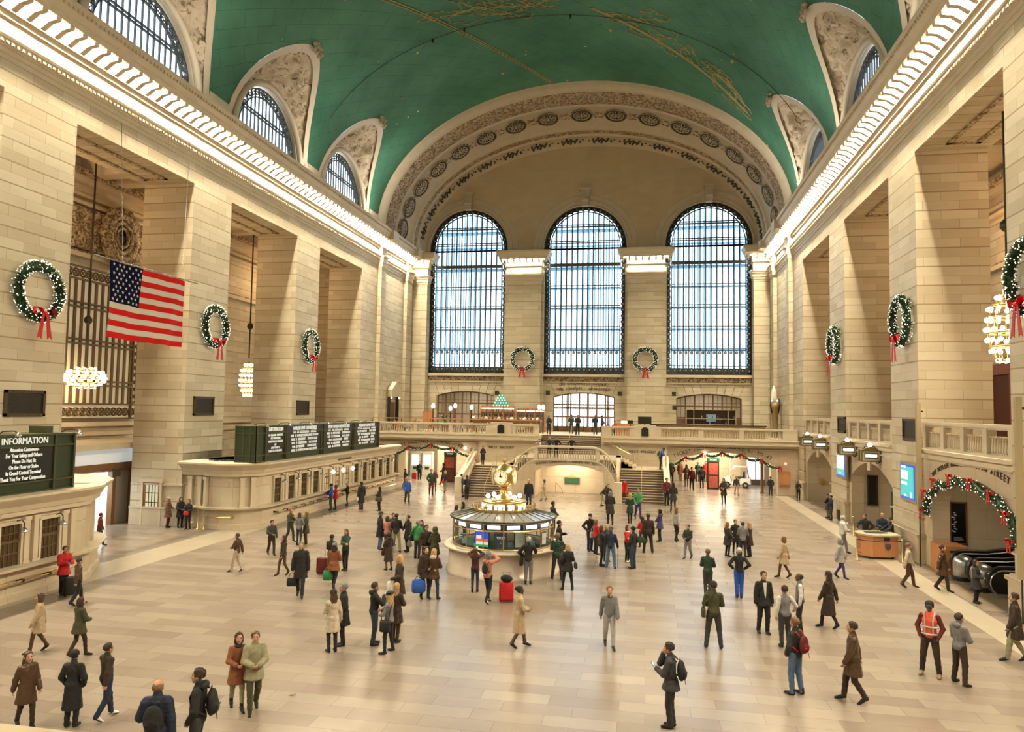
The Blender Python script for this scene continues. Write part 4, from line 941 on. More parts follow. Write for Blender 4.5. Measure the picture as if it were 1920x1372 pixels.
# bronze plaques on the piers
def plaque(x, y, z, w, h, lab):
    t = thing('bronze_plaque', lab, 'plaque', (x, y, z)); s = -1 if x > 0 else 1; m = MB(); m.box(0, -w / 2 + .1, -h / 2 + .1, s * .05, w / 2 - .1, h / 2 - .1); m.build('panel', ['dark_plaque'], t)
    m = MB()
    for a in ((-w / 2, -h / 2, w / 2, -h / 2 + .12), (-w / 2, h / 2 - .12, w / 2, h / 2), (-w / 2, -h / 2, -w / 2 + .12, h / 2), (w / 2 - .12, -h / 2, w / 2, h / 2)): m.box(0, a[0], a[1], s * .09, a[2], a[3])
    m.build('frame', [mat('plaque_frame', (.07, .045, .025), .4, .6, var=.5, vs=20, bump=.8, bs=25)], t)
plaque(-18.3, 25.25, 6.46, 1.95, 1.05, 'wide bronze plaque under the largest wreath, on the pier by the INFORMATION board'); plaque(-18.3, 37.3, 6.45, 1.9, 1.05, 'bronze plaque on the pier above the curved ticket window')
plaque(-18.3, 49.4, 6.42, 1.9, 1.05, 'bronze plaque on the pier above the departure board'); plaque(18.3, 36.65, 5.9, 1.85, 1.02, 'bronze plaque on the pier above the large teal screen'); plaque(18.3, 48.6, 5.92, 1.75, 1.0, 'bronze plaque on the pier between the lantern pairs')
# escalators in the nearest arch
def escalator(y, lab):
    t = thing('escalator_balustrade', lab, 'escalator', (18.6, y, 0)); pts = []
    for k in range(13): a = R(90 + 180 * k / 12); pts.append((.45 + .45 * math.cos(a), .55 + .45 * math.sin(a)))
    low = [(.45 + .45 * math.cos(R(270 - 0)), .1)]
    outer = [(7.5, 3.9)] + [(3.2, 1.55), (2.2, 1.15), (1.3, 1.02)] + pts + [(2.0, .12), (7.5, 2.6)]
    m = MB(); m.ext([(x, -.1, z) for x, z in outer], (0, .2, 0)); m.build('side_panel', [mat('escalator_black', (.015, .014, .013), .15)], t)
    m = MB(); m.tube([(x, 0, z + .03) for x, z in outer[:-1]], .075, 8); m.build('hand_rail', [mat('rubber', (.01, .01, .01), .3)], t, True)
    m = MB()
    for sg in (-.14, .14): m.tube([(x * .98 + .02, sg, z - .06) for x, z in outer[:-1]], .03, 6)
    m.build('trim', ['steel'], t, True); m = MB(); m.box(.2, -.2, 0, 7, .2, .12); m.build('skirt', ['steel'], t); return t
escalator(33.2, 'black escalator balustrade behind the plywood box'); escalator(31.6, 'black escalator balustrade with chrome drum end, middle one'); escalator(29.9, 'black escalator balustrade nearest the viewer in the garland arch')
for y in (32.4, 30.75):
    m = MB(); n = 12
    for i in range(n): m.box(1.2 + i * .4, -.6, .0 if i < 2 else 0, 1.6 + i * .4, .6, .05 if i < 2 else .05 + .2 * (i - 1))
    tag(m.build('escalator_steps', [mat('step_metal', (.12, .12, .12), .35, .7)], None, loc=(18.6, y, 0)), 'dark ribbed escalator steps rising between the balustrades, ' + ('plywood box side' if y > 32 else 'near side'), 'escalator steps')
for y in (32.4, 30.7):
    t = thing('chrome_drum', 'rounded chrome bin shaped drum at the foot of the escalators, ' + ('middle' if y > 32 else 'near one'), 'drum', (18.75, y, 0)); m = MB(); m.lathe([(.34, .12), (.38, .2), (.38, .75), (.3, .92), (.12, 1.0)], (0, 0, 0), 20); m.build('shell', ['steel'], t, True); m = MB(); m.lathe([(.4, .02), (.41, .14)], (0, 0, 0), 20); m.build('base', ['black'], t)
t = thing('plywood_box', 'orange plywood hoarding box lettered OTIS at the escalator foot', 'box', (18.35, 33.95, 0)); m = MB(); m.box(0, -.5, 0, 1.0, .75, 1.15); m.build('panel', ['wood_orange'], t)
text('OTIS', (.52, -.52, .55), .26, 'letters_dark', t, (R(90), R(-8), 0)); m = MB(); m.box(.3, -.52, .9, .75, -.5, .98); m.build('handle_slot', ['black'], t)
m = MB(); m.box(18.1, 31.6, 0, 20.5, 33.4, .015); m.box(17.5, 27.5, 0, 20.5, 31.6, .012); tag(m.build('floor_mat', [mat('mat_brown', (.20, .15, .10), .8)]), 'dark floor plate at the foot of the escalators', 'mat')
# tall light poles clamped by the piers
for y, z0, z1, w in ((34.85, 2.4, 7.1, 'by the large teal screen'), (26.1, 1.4, 7.2, 'by the escalator arch at the frame edge')):
    t = thing('conduit_pole', 'tall cream boxed pole standing against the pier ' + w, 'pole', (18.0, y, 0)); m = MB(); m.box(-.09, -.09, z0, .09, .09, z1); m.build('post', [mat('pole_cream', (.42, .34, .2), .4)], t); m = MB(); m.box(0, -.03, z1 - .4, .2, .03, z1 - .32); m.box(0, -.03, z0 + .4, .2, .03, z0 + .48); m.box(-.02, -.02, 0, .02, .02, z0); m.build('bracket', ['black'], t)
# the dark wooden doors in the right aisle, seen over the balustrade
t = thing('wooden_doorcase', 'dark red wooden doorcase behind the balustrade at the frame edge', 'doorcase', (25.7, 44.2, 5.0)); m = MB(); m.box(-.3, -2.6, 0, .2, -2.2, 4.4); m.box(-.3, 1.6, 0, .2, 2.0, 4.4); m.box(-.3, -2.6, 3.9, .2, 2.0, 4.5); m.box(-.25, -1.0, 0, .1, -.8, 3.9); m.build('frame', ['wood_red'], t)
m = MB(); m.box(-.1, -2.2, 0, .1, 1.6, 3.9); m.build('door', [mat('wood_dark', (.09, .02, .01), .4)], t)
o = MB(); o.sphere((0, 0, 0), .42, 12, 0, .5, 1, 1); tag(o.build('globe_lamp', ['lamp_dim' if 0 else mat('lamp_dim', (.6, .5, .4), .15, emit=(1, .7, .45), es=.35)], None, True, loc=(25.2, 44.6, 9.9)), 'pale round globe lamp above the dark wooden doorcase', 'lamp')
# ================================================================ TICKET BOOTHS
def booth(name, lab, path, nwin, wy0, wstep, lit=()):
    """path: plan points, walking so that the hall lies on the left-hand normal"""
    t = thing(name, lab, 'ticket booth', (path[0][0], path[0][1], 0)); o0 = Vector((path[0][0], path[0][1], 0))
    P2 = [Vector((x, y, 0)) - o0 for x, y in path]; nr = []
    for i in range(len(P2)):
        a = P2[max(0, i - 1)]; c = P2[min(len(P2) - 1, i + 1)]; d = (c - a).normalized(); nr.append(Vector((d.y, -d.x, 0)))
    def prof(nm, pr, m):
        mb = MB(); mb.loft([[P2[i] + nr[i] * d + Vector((0, 0, z)) for d, z in pr] for i in range(len(P2))], 0, False, False); return mb.build(nm, [m], t)
    prof('plinth', [(.14, 0), (.14, .24), (.06, .3)], 'marble_panel'); prof('base', [(.06, .3), (.05, .95)], 'marble_panel')
    prof('ledge', [(.05, .95), (.18, 1.0), (.36, 1.06), (.38, 1.14), (-.1, 1.15)], 'stone_cream'); prof('wall', [(-.1, 1.15), (-.1, 2.72)], 'stone_fine')
    prof('cornice', [(-.1, 2.72), (.06, 2.76), (.08, 2.9), (.12, 2.92), (.2, 3.1), (.42, 3.3), (.5, 3.38), (.5, 3.46), (.3, 3.5), (-4.0, 3.5)], 'stone_trim')
    # pilasters, windows, lamps along the straight front
    X = max(p.x for p in P2)
    def window(x, y, w=.78, rz=0, grand=False, i=0):
        M = Matrix.Translation((x, y, 0)) @ Matrix.Rotation(rz, 4, 'Z')          # local +x faces the hall
        def bb(mb, *a, mi=0):
            x0, y0, z0, x1, y1, z1 = a; mb.add([M @ Vector(q) for q in ((x0, y0, z0), (x1, y0, z0), (x1, y1, z0), (x0, y1, z0), (x0, y0, z1), (x1, y0, z1), (x1, y1, z1), (x0, y1, z1))], [(0, 3, 2, 1), (4, 5, 6, 7), (0, 1, 5, 4), (1, 2, 6, 5), (2, 3, 7, 6), (3, 0, 4, 7)], mi)
        h = w / 2; m = MB()
        bb(m, -.1, -h - .09, 1.15, .02, -h, 2.55); bb(m, -.1, h, 1.15, .02, h + .09, 2.55); bb(m, -.1, -h - .12, 2.5, .06, h + .12, 2.62); fr = m.build('window', ['stone_trim'], t)
        m = MB(); bb(m, -.1, -h, 1.15, -.075, h, 2.5); g = m.build('pane', [mat('booth_lit', (.5, .4, .25), .3, emit=(1, .8, .5), es=.55) if (i in lit or grand) else mat('booth_dark', (.07, .045, .025), .25)], fr)
        m = MB()
        for k in range(5): yy = -h + .03 + (w - .06) * k / 4; bb(m, -.075, yy - .014, 1.15, -.05, yy + .014, 2.5)
        for zz in (1.55, 1.95, 2.2): bb(m, -.075, -h, zz - .02, -.045, h, zz + .02)
        bb(m, -.075, -h, 1.9, -.04, h, 2.0)
        if grand:
            for a in (-h, h - .12): bb(m, -.075, a, 1.15, -.03, a + .12, 2.5)
        m.build('grille', ['bronze_grille' if not grand else 'brass'], fr)
    def lamp(x, y, on):
        m = MB(); m.tube([(x - .05, y, 2.58), (x + .25, y, 2.66), (x + .34, y, 2.56), (x + .34, y, 2.42)], .02, 6); l = m.build('lamp_bracket', ['bronze_dark'], t)
        m = MB(); m.lathe([(.03, .14), (.06, .1), (.15, .0), (.15, -.03)], (x + .34, y, 2.3), 12); m.build('shade', ['steel' if not on else 'lamp_soft'], l, True)
        if on: m = MB(); m.sphere((x + .34, y, 2.24), .09, 8); m.build('bulb', ['lamp_bulb'], l, True)
    pil = MB()
    for i in range(nwin):
        y = wy0 + wstep * i - o0.y; window(X, y, i=i)
        for dy in (.62, .99): p = MB(); p.box(X - .1, y + dy - .1, 1.15, X + .03, y + dy + .1, 2.6); p.box(X - .1, y + dy - .14, 2.56, X + .06, y + dy + .14, 2.7); p.box(X - .1, y + dy - .13, 1.15, X + .05, y + dy + .13, 1.24); p.build('pilaster', ['stone_trim'], t)
        lamp(X, y + .0 + .15, i in lit)
    # brass foot rail with brackets
    m = MB(); i0 = next(i for i, p in enumerate(P2) if abs(p.x - X) < .02)
    ya, yb = wy0 - .6 - o0.y, wy0 + wstep * nwin - .9 - o0.y
    m.tube([(X + .3, ya, .68), (X + .3, yb, .68)], .03, 6); m.tube([(X + .22, ya, .74), (X + .22, yb, .74)], .02, 6); m.build('hand_rail', ['brass'], t)
    y = ya + .1
    while y < yb: m = MB(); m.box(X, y - .03, .62, X + .33, y + .03, .72); m.sphere((X + .32, y, .68), .05, 5); m.build('rail_bracket', ['bronze_dark'], t); y += 1.1
    return t, o0, window, P2, X
def arcpts(c, r, a0, a1, n): return [(c[0] + r * math.cos(R(a0 + (a1 - a0) * i / n)), c[1] + r * math.sin(R(a0 + (a1 - a0) * i / n))) for i in range(n + 1)]
MAINP = [(-18.28, 35.72), (-17.05, 35.68)] + [(-16.85, 35.5), (-16.4, 35.36), (-15.8, 35.3), (-15.2, 35.4), (-14.75, 35.6), (-14.5, 35.9)] + [(-14.3, 36.2), (-14.12, 36.5), (-14.1, 36.9), (-14.1, 57.9), (-14.4, 58.3), (-18.2, 58.4)]
tb, o0, winf, P2, X = booth('ticket_booth', 'long pale stone ticket booth with curved end under the departure board', MAINP, 12, 38.25, 1.62, (4, 5, 6))
winf(-15.85 - o0.x, 35.52 - o0.y, 1.15, R(-92), True)
for x, y, rz in ((-17.2, 35.62, -90), (-17.75, 35.62, -90), (-16.75, 35.45, -110), (-14.72, 35.62, -50), (-14.35, 36.05, -40)):
    M = Matrix.Translation((x - o0.x, y - o0.y, 0)) @ Matrix.Rotation(R(rz), 4, 'Z'); p = MB()
    for a in ((-.1, -.11, 1.15, .05, .11, 2.6), (-.1, -.15, 2.56, .09, .15, 2.7), (-.1, -.14, 1.15, .07, .14, 1.25)):
        x0, y0, z0, x1, y1, z1 = a; p.add([M @ Vector(q) for q in ((x0, y0, z0), (x1, y0, z0), (x1, y1, z0), (x0, y1, z0), (x0, y0, z1), (x1, y0, z1), (x1, y1, z1), (x0, y1, z1))], [(0, 3, 2, 1), (4, 5, 6, 7), (0, 1, 5, 4), (1, 2, 6, 5), (2, 3, 7, 6), (3, 0, 4, 7)])
    p.build('pilaster', ['stone_trim'], tb)
m = MB(); m.tube([Vector((x, y, .68)) - o0 for x, y in ((-16.5, 35.0), (-15.8, 34.92), (-15.0, 35.1))], .03, 6)
for x, y in ((-16.45, 35.0), (-15.8, 34.92), (-15.05, 35.1)): m.cbox(Vector((x, y + .15, .66)) - o0, (.06, .36, .1)); 
m.build('hand_rail', ['brass'], tb)
text('HARLEM & NEW HAVEN LINES', (X + .22, 47 - o0.y, 3.02), .17, 'letters_dark', tb, (R(78), 0, R(90)))
NEARP = [(-14.15, 7.0), (-14.15, 23.9), (-14.3, 24.3), (-14.5, 24.55), (-14.75, 24.9), (-15.1, 25.5), (-15.5, 26.2), (-16.2, 26.8), (-17.0, 27.1), (-18.28, 27.15)]
def fbooth():
    # the near booth runs the other way round: walk the path reversed so normals face the hall
    return booth('ticket_booth', 'pale stone ticket booth under the INFORMATION board, with dark grilled windows', NEARP[:], 9, 9.4, 1.62, ())
nb, o1, winn, P3, X3 = fbooth()
for x, y, rz in ((-14.6, 24.65, 40), (-15.2, 25.6, 35), (-16.4, 26.85, 60)):
    M = Matrix.Translation((x - o1.x, y - o1.y, 0)) @ Matrix.Rotation(R(rz), 4, 'Z'); p = MB()
    x0, y0, z0, x1, y1, z1 = (-.1, -.11, 1.15, .05, .11, 2.7); p.add([M @ Vector(q) for q in ((x0, y0, z0), (x1, y0, z0), (x1, y1, z0), (x0, y1, z0), (x0, y0, z1), (x1, y0, z1), (x1, y1, z1), (x0, y1, z1))], [(0, 3, 2, 1), (4, 5, 6, 7), (0, 1, 5, 4), (1, 2, 6, 5), (2, 3, 7, 6), (3, 0, 4, 7)]); p.build('pilaster', ['stone_trim'], nb)
# departure boards on the booth roofs
def board(name, lab, y0, y1, panels, z0=3.5, z1=5.44, endl=True):
    t = thing(name, lab, 'departure board', (-14.0, (y0 + y1) / 2, z0)); c = (y0 + y1) / 2; a, b_ = y0 - c, y1 - c; h = z1 - z0
    m = MB(); m.box(-1.2, a, 0, -.04, b_, h); m.build('body', ['green_sign'], t)
    m = MB()
    for zz in (.36, h - .4, h - .02, .02): m.box(-1.24, a - .03, zz - .03, .03, b_ + .03, zz + .03)
    for yy in [a, b_] + [p[0] - c - .08 for p in panels] + [p[1] - c + .08 for p in panels]: m.box(-.06, yy - .04, 0, .05, yy + .04, h)
    for xx in (-1.2, -.75, -.35, .0): m.box(xx - .03, a - .04, 0, xx + .03, a + .02, h); m.box(xx - .03, b_ - .02, 0, xx + .03, b_ + .04, h)
    m.build('frame', ['green_frame'], t)
    for p0, p1, head, lines, sz in panels:
        m = MB(); m.box(-.03, p0 - c, .42, .012, p1 - c, h - .45); pn = m.build('display_panel', ['black'], t)
        m = MB(); m.box(-.03, p0 - c, h - .37, .02, p1 - c, h - .06); m.build('header', ['green_sign' if 'DEP' not in head else mat('navy_head', (.015, .02, .06), .4)], pn)
        text(head, (.035, (p0 + p1) / 2 - c, h - .215), .30, 'letters_white', pn, (R(90), 0, R(90)), sx=min(1, (p1 - p0) / (len(head) * .235)))
        if lines: text(lines, (.02, (p0 + p1) / 2 - c, (h) / 2 - .0), sz, 'letters_white', pn, (R(90), 0, R(90)), vs=1.02, sx=min(1, (p1 - p0 - .2) / (max(map(len, lines.split('\n'))) * sz * .56)))
    k = a + .6
    while k < b_:
        m = MB(); m.tube([(-.5, k, h), (-.35, k, h + .1), (.1, k, h + .13), (.25, k, h + .05)], .022, 6); l = m.build('lamp_arm', ['bronze_dark'], t); m = MB(); m.lathe([(.03, .1), (.1, 0), (.1, -.03)], (.25, k, h - .02), 10); m.build('shade', ['steel'], l, True); k += 2.6
    return t
rows = lambda s: '\n'.join(s)
board('departure_board', 'long dark green departure board with four panels of white listings on the booth roof', 35.6, 53.6, [
    (36.6, 38.6, 'INFORMATION', rows(['AT GRAND CENTRAL', 'NO SMOKING', 'ASSISTANCE NEEDED', 'AT', 'ANY OFFICE', 'CALL 511 FOR INFO']), .17),
    (38.95, 43.3, 'HARLEM LINE DEPARTURES', rows(['TIME  TRK  DESTINATION     REMARKS'] + ['10:%02d   %2d  %-14s %s' % (a, b_, c_, d_) for a, b_, c_, d_ in ((18, 24, 'N WHITE PLAINS', 'LOCAL TO N W P'), (26, 31, 'SOUTHEAST', 'STOPS AT 125 ST'), (34, 17, 'CRESTWOOD', 'LOCAL STOPS'), (48, 29, 'WASSAIC', 'CHANGE AT SE'), (55, 25, 'N WHITE PLAINS', 'LOCAL STOPS'))]), .21),
    (43.85, 48.35, 'NEW HAVEN DEPARTURES', rows(['TIME  TRK  DESTINATION     REMARKS'] + ['10:%02d   %2d  %-14s %s' % (a, b_, c_, d_) for a, b_, c_, d_ in ((7, 19, 'NEW HAVEN', 'STAMFORD 1ST'), (22, 28, 'STAMFORD', 'LOCAL STOPS'), (37, 23, 'NEW HAVEN', 'EXPRESS'), (43, 20, 'S NORWALK', 'LOCAL STOPS'), (58, 26, 'STAMFORD', 'HARRISON'))]), .21),
    (48.8, 53.3, 'HUDSON DEPARTURES', rows(['TIME  TRK  DESTINATION     REMARKS'] + ['10:%02d   %2d  %-14s %s' % (a, b_, c_, d_) for a, b_, c_, d_ in ((12, 37, 'CROTON', 'LOCAL STOPS'), (20, 41, 'POUGHKEEPSIE', 'YONKERS'), (31, 36, 'CROTON', 'LOCAL'), (45, 39, 'POUGHKEEPSIE', 'EXPRESS'), (52, 34, 'CROTON', 'LOCAL'))]), .21)])
board('information_board', 'dark green INFORMATION board with white lettered notice on the near booth roof', 12.0, 23.05, [(12.6, 16.2, 'ARRIVALS', '', .2), (16.6, 19.4, 'TRACKS', '', .2), (19.75, 22.1, 'INFORMATION', rows(['Attention Customers-', 'For Your Safety and Others', 'Please Do Not Sit', 'On the Floor or Stairs', 'In Grand Central Terminal', 'Thank You For Your Cooperation']), .185)])
m = MB(); m.box(-.3, -.2, 0, .3, .2, .25); tag(m.build('junction_box', [MT['green_frame']], None, loc=(-14.6, 22.2, 5.44)), 'small grey electrical box on top of the INFORMATION board', 'box')
m = MB(); rd = random.Random(3)
for k in range(7): 
    p = [( -15.4 - rd.random() * 2, 35.95 + rd.random() * .3, 3.53)]
    for j in range(6): p.append((p[-1][0] + rd.uniform(-.3, .4), p[-1][1] + rd.uniform(-.1, .25), 3.53 + .02 * (j % 2)))
    m.tube(p, .025, 5)
tag(m.build('cable_bundle', ['black']), 'loose dark cables lying on the curved end of the booth roof', 'cables', kind='stuff')
# lit shopfront seen through the first opening, small door in the pier
t = thing('shopfront', 'bright shopfront with white lit fascia behind the first pier opening', 'shopfront', (-22.2, 34.0, 0))
m = MB(); m.box(-.1, -6, 3.3, .1, 2.6, 4.05); m.box(-.1, 2.6, 3.3, .6, 7, 4.0); m.build('fascia', [mat('fascia_lit', (.7, .72, .7), .4, emit=(.9, .95, 1), es=.55)], t)
m = MB(); m.box(-.15, -6, 2.85, .12, 7, 3.3); m.box(-.15, 1.1, 0, .15, 1.35, 3.0); m.box(-.16, 2.5, 0, .16, 2.62, 3.3); m.build('frame', ['wood_brown'], t)
m = MB(); m.box(-2.5, -6, 0, -2.3, 8.5, 2.9); m.build('window_display', [mat('shop_glow', (.9, .95, .9), .5, emit=(.95, 1, .93), es=3.2)], t)
m = MB(); m.box(-.1, 1.35, 0, 0, 7, 2.85); m.build('panel', [mat('panel_grey', (.38, .33, .27), .5)], t)
m = MB()
for k in range(5): m.box(-1.6, -5 + k * 1.3, 0, -1.2, -4.3 + k * 1.3, 1.3 + .2 * (k % 2))
m.build('shelf', [mat('shelf_grey', (.2, .2, .2), .5)], t)
area('shop_light', (-23.3, 33, 2.9), 2.5, 520, (.95, 1, .96))
st(MB().box(-26, 27, 4.1, -21.5, 41, 4.4).build('floor_shop_roof', 'stone_cream'))
for i, lab in enumerate(('white spot', 'red sale sign')): 
    m = MB(); m.box(-.02, -.3, -.2, .02, .3, .2); tag(m.build('shop_sign', [mat('sign_dark', (.08, .02, .02), .4) if i else 'letters_dark'], None, loc=(-22.0, 35.3 - i * 3.6, 2.75 - i * .3)), 'small dark sign hanging by the lit shopfront' if i == 0 else 'small dark red sign in the lit shopfront', 'sign')
t = thing('pier_door', 'narrow wooden door with leaded glass in the pier beside the curved booth end', 'door', (-20.0, 35.6, 0)); m = MB(); m.box(-.62, -.12, 0, -.5, .05, 2.35); m.box(.5, -.12, 0, .62, .05, 2.35); m.box(-.7, -.16, 2.3, .7, .05, 2.5); m.build('frame', ['stone_trim'], t)
m = MB(); m.box(-.5, -.06, 0, .5, 0, .45); m.box(-.5, -.06, 0, -.38, 0, 2.3); m.box(.38, -.06, 0, .5, 0, 2.3); m.box(-.5, -.06, 2.15, .5, 0, 2.3); m.build('door_leaf', ['wood_red'], t); m = MB(); m.box(-.38, -.03, .45, .38, -.02, 2.15); m.build('pane', [mat('door_glass', (.6, .6, .4), .3, emit=(1, .95, .7), es=.5)], t)
m = MB(); m.box(-.02, -.05, .45, .02, 0, 2.15); m.box(-.38, -.05, 1.2, .38, 0, 1.24); m.box(-.38, -.05, 1.7, .38, 0, 1.74); m.box(-.2, -.05, .45, -.17, 0, 2.15); m.box(.17, -.05, .45, .2, 0, 2.15); m.build('glazing_bar', ['bronze_dark'], t)

# ================================================================ INFORMATION BOOTH
bc = (.45, 29.85); t = thing('information_booth', 'round marble information booth with glass sides and four faced brass clock', 'information booth', (bc[0], bc[1], 0)); n = 32
m = MB(); m.lathe([(2.32, 0), (2.32, .12), (2.24, .16), (2.22, .95)], (0, 0, 0), 48, 0, False); m.build('base', [mat('booth_marble', (.50, .42, .34), .25, var=.22, vs=1.2)], t, True)
m = MB(); m.lathe([(2.22, .95), (2.42, .98), (2.45, 1.03), (2.42, 1.08), (1.95, 1.1), (1.95, .8)], (0, 0, 0), 48, 0, False); m.build('counter', ['stone_cream'], t, True)
m = MB(); m.lathe([(2.06, 1.09), (2.06, 1.14)], (0, 0, 0), 32, 0, False)
for k in range(16):
    a = 2 * math.pi * (k + .5) / 16 - math.pi / 2; m.tube([(2.06 * math.cos(a), 2.06 * math.sin(a), 1.1), (2.06 * math.cos(a), 2.06 * math.sin(a), 2.14)], .026, 6)
for zz, r in ((1.12, .03), (1.82, .022), (2.13, .045)): m.tube([(2.07 * math.cos(2 * math.pi * k / 32), 2.07 * math.sin(2 * math.pi * k / 32), zz) for k in range(32)], r, 6, 0, True)
m.build('frame', ['brass'], t)
m = MB(); m.lathe([(2.05, 1.12), (2.05, 2.12)], (0, 0, 0), 32, 0, False); m.build('pane', ['glass'], t)
m = MB(); m.lathe([(1.9, 1.84), (1.9, 2.12)], (0, 0, 0), 32, 0, False); m.build('lamp_housing', ['black'], t)
for k in range(16):
    a = 2 * math.pi * k / 16 - math.pi / 2 + math.pi / 16 * 0; M = Matrix.Rotation(a, 4, 'Z'); q = MB(); q.add([M @ Vector(p) for p in ((1.98, -.26, 1.9), (1.98, .26, 1.9), (1.98, .26, 2.04), (1.98, -.26, 2.04))], [(0, 1, 2, 3)]); q.build('tube_lamp', ['lamp_cool'], t)
m = MB(); m.lathe([(2.18, 2.12), (2.18, 2.2), (1.2, 2.42), (.8, 2.45)], (0, 0, 0), 32, 0, True)
m.build('roof', [mat('roof_glass', (.35, .35, .36), .12, .3)], t)
m = MB()
for k in range(32): a = 2 * math.pi * k / 32; m.tube([(2.18 * math.cos(a), 2.18 * math.sin(a), 2.2), (1.2 * math.cos(a), 1.2 * math.sin(a), 2.43)], .018, 4)
m.tube([(2.18 * math.cos(2 * math.pi * k / 32), 2.18 * math.sin(2 * math.pi * k / 32), 2.18) for k in range(32)], .035, 6, 0, True); m.build('roof_rib', ['bronze_dark'], t)
m = MB(); m.lathe([(1.25, 2.40), (1.28, 2.5), (1.22, 2.52), (1.22, 2.42)], (0, 0, 0), 40, 0, False)
for k in range(40): a = 2 * math.pi * k / 40; m.tube([(1.24 * math.cos(a), 1.24 * math.sin(a), 2.42), (1.3 * math.cos(a), 1.3 * math.sin(a), 2.62)], .02, 5); m.sphere((1.3 * math.cos(a), 1.3 * math.sin(a), 2.64), .035, 4)
m.tube([(1.22 * math.cos(2 * math.pi * k / 40), 1.22 * math.sin(2 * math.pi * k / 40), 2.5) for k in range(40)], .03, 5, 0, True); m.build('crown_rail', ['brass'], t)
m = MB(); m.lathe([(.86, 2.42), (.86, 2.72), (.92, 2.74), (.9, 2.8), (.5, 2.84), (.3, 2.86)], (0, 0, 0), 32, 0, True); dr = m.build('drum', ['brass'], t, True)
for k in range(12):
    a = 2 * math.pi * k / 12 - math.pi / 2; M = Matrix.Rotation(a, 4, 'Z'); w = .22 if k % 3 else .34; q = MB(); q.add([M @ Vector(p) for p in ((.885 - (.02 if k % 3 == 0 else 0), -w / 1.6, 2.48), (.885, w / 1.6, 2.48), (.885, w / 1.6, 2.68), (.885, -w / 1.6, 2.68))], [(0, 1, 2, 3)]); q.build('lit_panel', ['lamp_soft'], dr)
text('Information', (0, -.905, 2.58), .15, 'letters_dark', dr, sx=.95)
m = MB(); m.lathe([(.42, 2.84), (.38, 2.9), (.2, 3.05), (.17, 3.14), (.2, 3.18), (.2, 3.22), (.13, 3.24), (.13, 3.3)], (0, 0, 0), 24); m.build('stem', ['brass'], t, True)
cl = MB(); cl.lathe([(.16, -.46), (.3, -.38), (.42, -.2), (.46, 0), (.43, .18), (.34, .32), (.18, .46), (.07, .52), (.05, .56), (.1, .62), (.09, .68), (.02, .74)], (0, 0, 3.78), 24); clo = cl.build('clock_case', ['brass'], t, True)
for k in range(4):
    a = R(-98 + 90 * k); M = Matrix.Translation((0, 0, 3.77)) @ Matrix.Rotation(a, 4, 'Z')
    q = MB(); q.add([M @ Vector((.45, .29 * math.cos(b_), .29 * math.sin(b_))) for b_ in [2 * math.pi * j / 28 for j in range(28)]], [tuple(range(28))]); d_ = q.build('clock_face', [mat('opal', (.9, .85, .6), .3, emit=(1, .9, .6), es=.75)], clo)
    q = MB(); q.tube([M @ Vector((.45, .31 * math.cos(2 * math.pi * j / 28), .31 * math.sin(2 * math.pi * j / 28))) for j in range(28)], .03, 6, 0, True); q.build('bezel', ['brass'], d_, True)
    q = MB()
    for ang, L_, w in ((95, .24, .02), (110, .17, .024)): q.add([M @ Vector((.462, -w * math.sin(R(ang)) + 0, w * math.cos(R(ang)))), M @ Vector((.462, w * math.sin(R(ang)), -w * math.cos(R(ang)))), M @ Vector((.462, L_ * math.cos(R(ang)), L_ * math.sin(R(ang))))], [(0, 1, 2)])
    for j in range(12): a2 = math.pi * j / 6; c = (.23 * math.cos(a2), .23 * math.sin(a2)); s_ = .013; q.add([M @ Vector((.46, c[0] + dx * s_, c[1] + dz * s_ * 1.6)) for dx, dz in ((-1, -1), (1, -1), (1, 1), (-1, 1))], [(0, 1, 2, 3)])
    q.build('hands', ['black'], d_)
for k in range(6):
    a = R(20 + 60 * k); m = MB(); m.tube([(.45 * math.cos(a), .45 * math.sin(a), 2.82), (.62 * math.cos(a), .62 * math.sin(a), 2.88)], .02, 5); l = m.build('globe_arm', ['brass'], t); m = MB(); m.sphere((.66 * math.cos(a), .66 * math.sin(a), 2.97), .095, 8); m.build('globe', ['lamp_bulb'], l, True)
point('booth_light', (bc[0], bc[1], 1.95), 14, (.9, 1, .9), .4)
# things on display inside the booth glass
def at_booth(a, r, z): return (bc[0] + r * math.cos(R(a)), bc[1] + r * math.sin(R(a)), z)
def bpost(name, lab, a, w, h, z, mname, cat, text_=None, r=1.96, mt='letters_white', fr='black'):
    p = at_booth(a, r, z); tt = thing(name, lab, cat, p, R(a + 90)); m = MB(); m.box(-w / 2, 0, -h / 2, w / 2, .04, h / 2); m.build('frame', [fr], tt); m = MB(); m.box(-w / 2 + .03, -.01, -h / 2 + .03, w / 2 - .03, 0, h / 2 - .03); m.build('picture', [mname], tt)
    if text_: text(text_, (0, -.02, 0), .055, mt, tt)
    return tt
m_tv = mat('tv_blue', (.02, .06, .5), .3, emit=(.04, .12, .8), es=1.1)
t = bpost('monitor', 'monitor with coloured bands facing out of the booth glass', -104, .62, .64, 1.5, 'tv_blue', 'monitor')
m = MB(); m.box(-.24, -.02, -.1, .26, -.012, .02); m.build('band', [mat('tv_red', (.6, .1, .05), .3, emit=(.9, .2, .12), es=.9)], t); m = MB(); m.box(-.24, -.02, -.2, .26, -.012, -.1); m.box(-.24, -.022, .02, -.02, -.014, .14); m.build('band', [mat('tv_white', (.8, .8, .8), .3, emit=(1, 1, 1), es=.9)], t)
m = MB(); m.box(-.28, -.02, -.28, .28, -.012, -.2); m.build('band', [mat('tv_green', (.02, .4, .05), .3, emit=(.05, .5, .08), es=.8)], t)
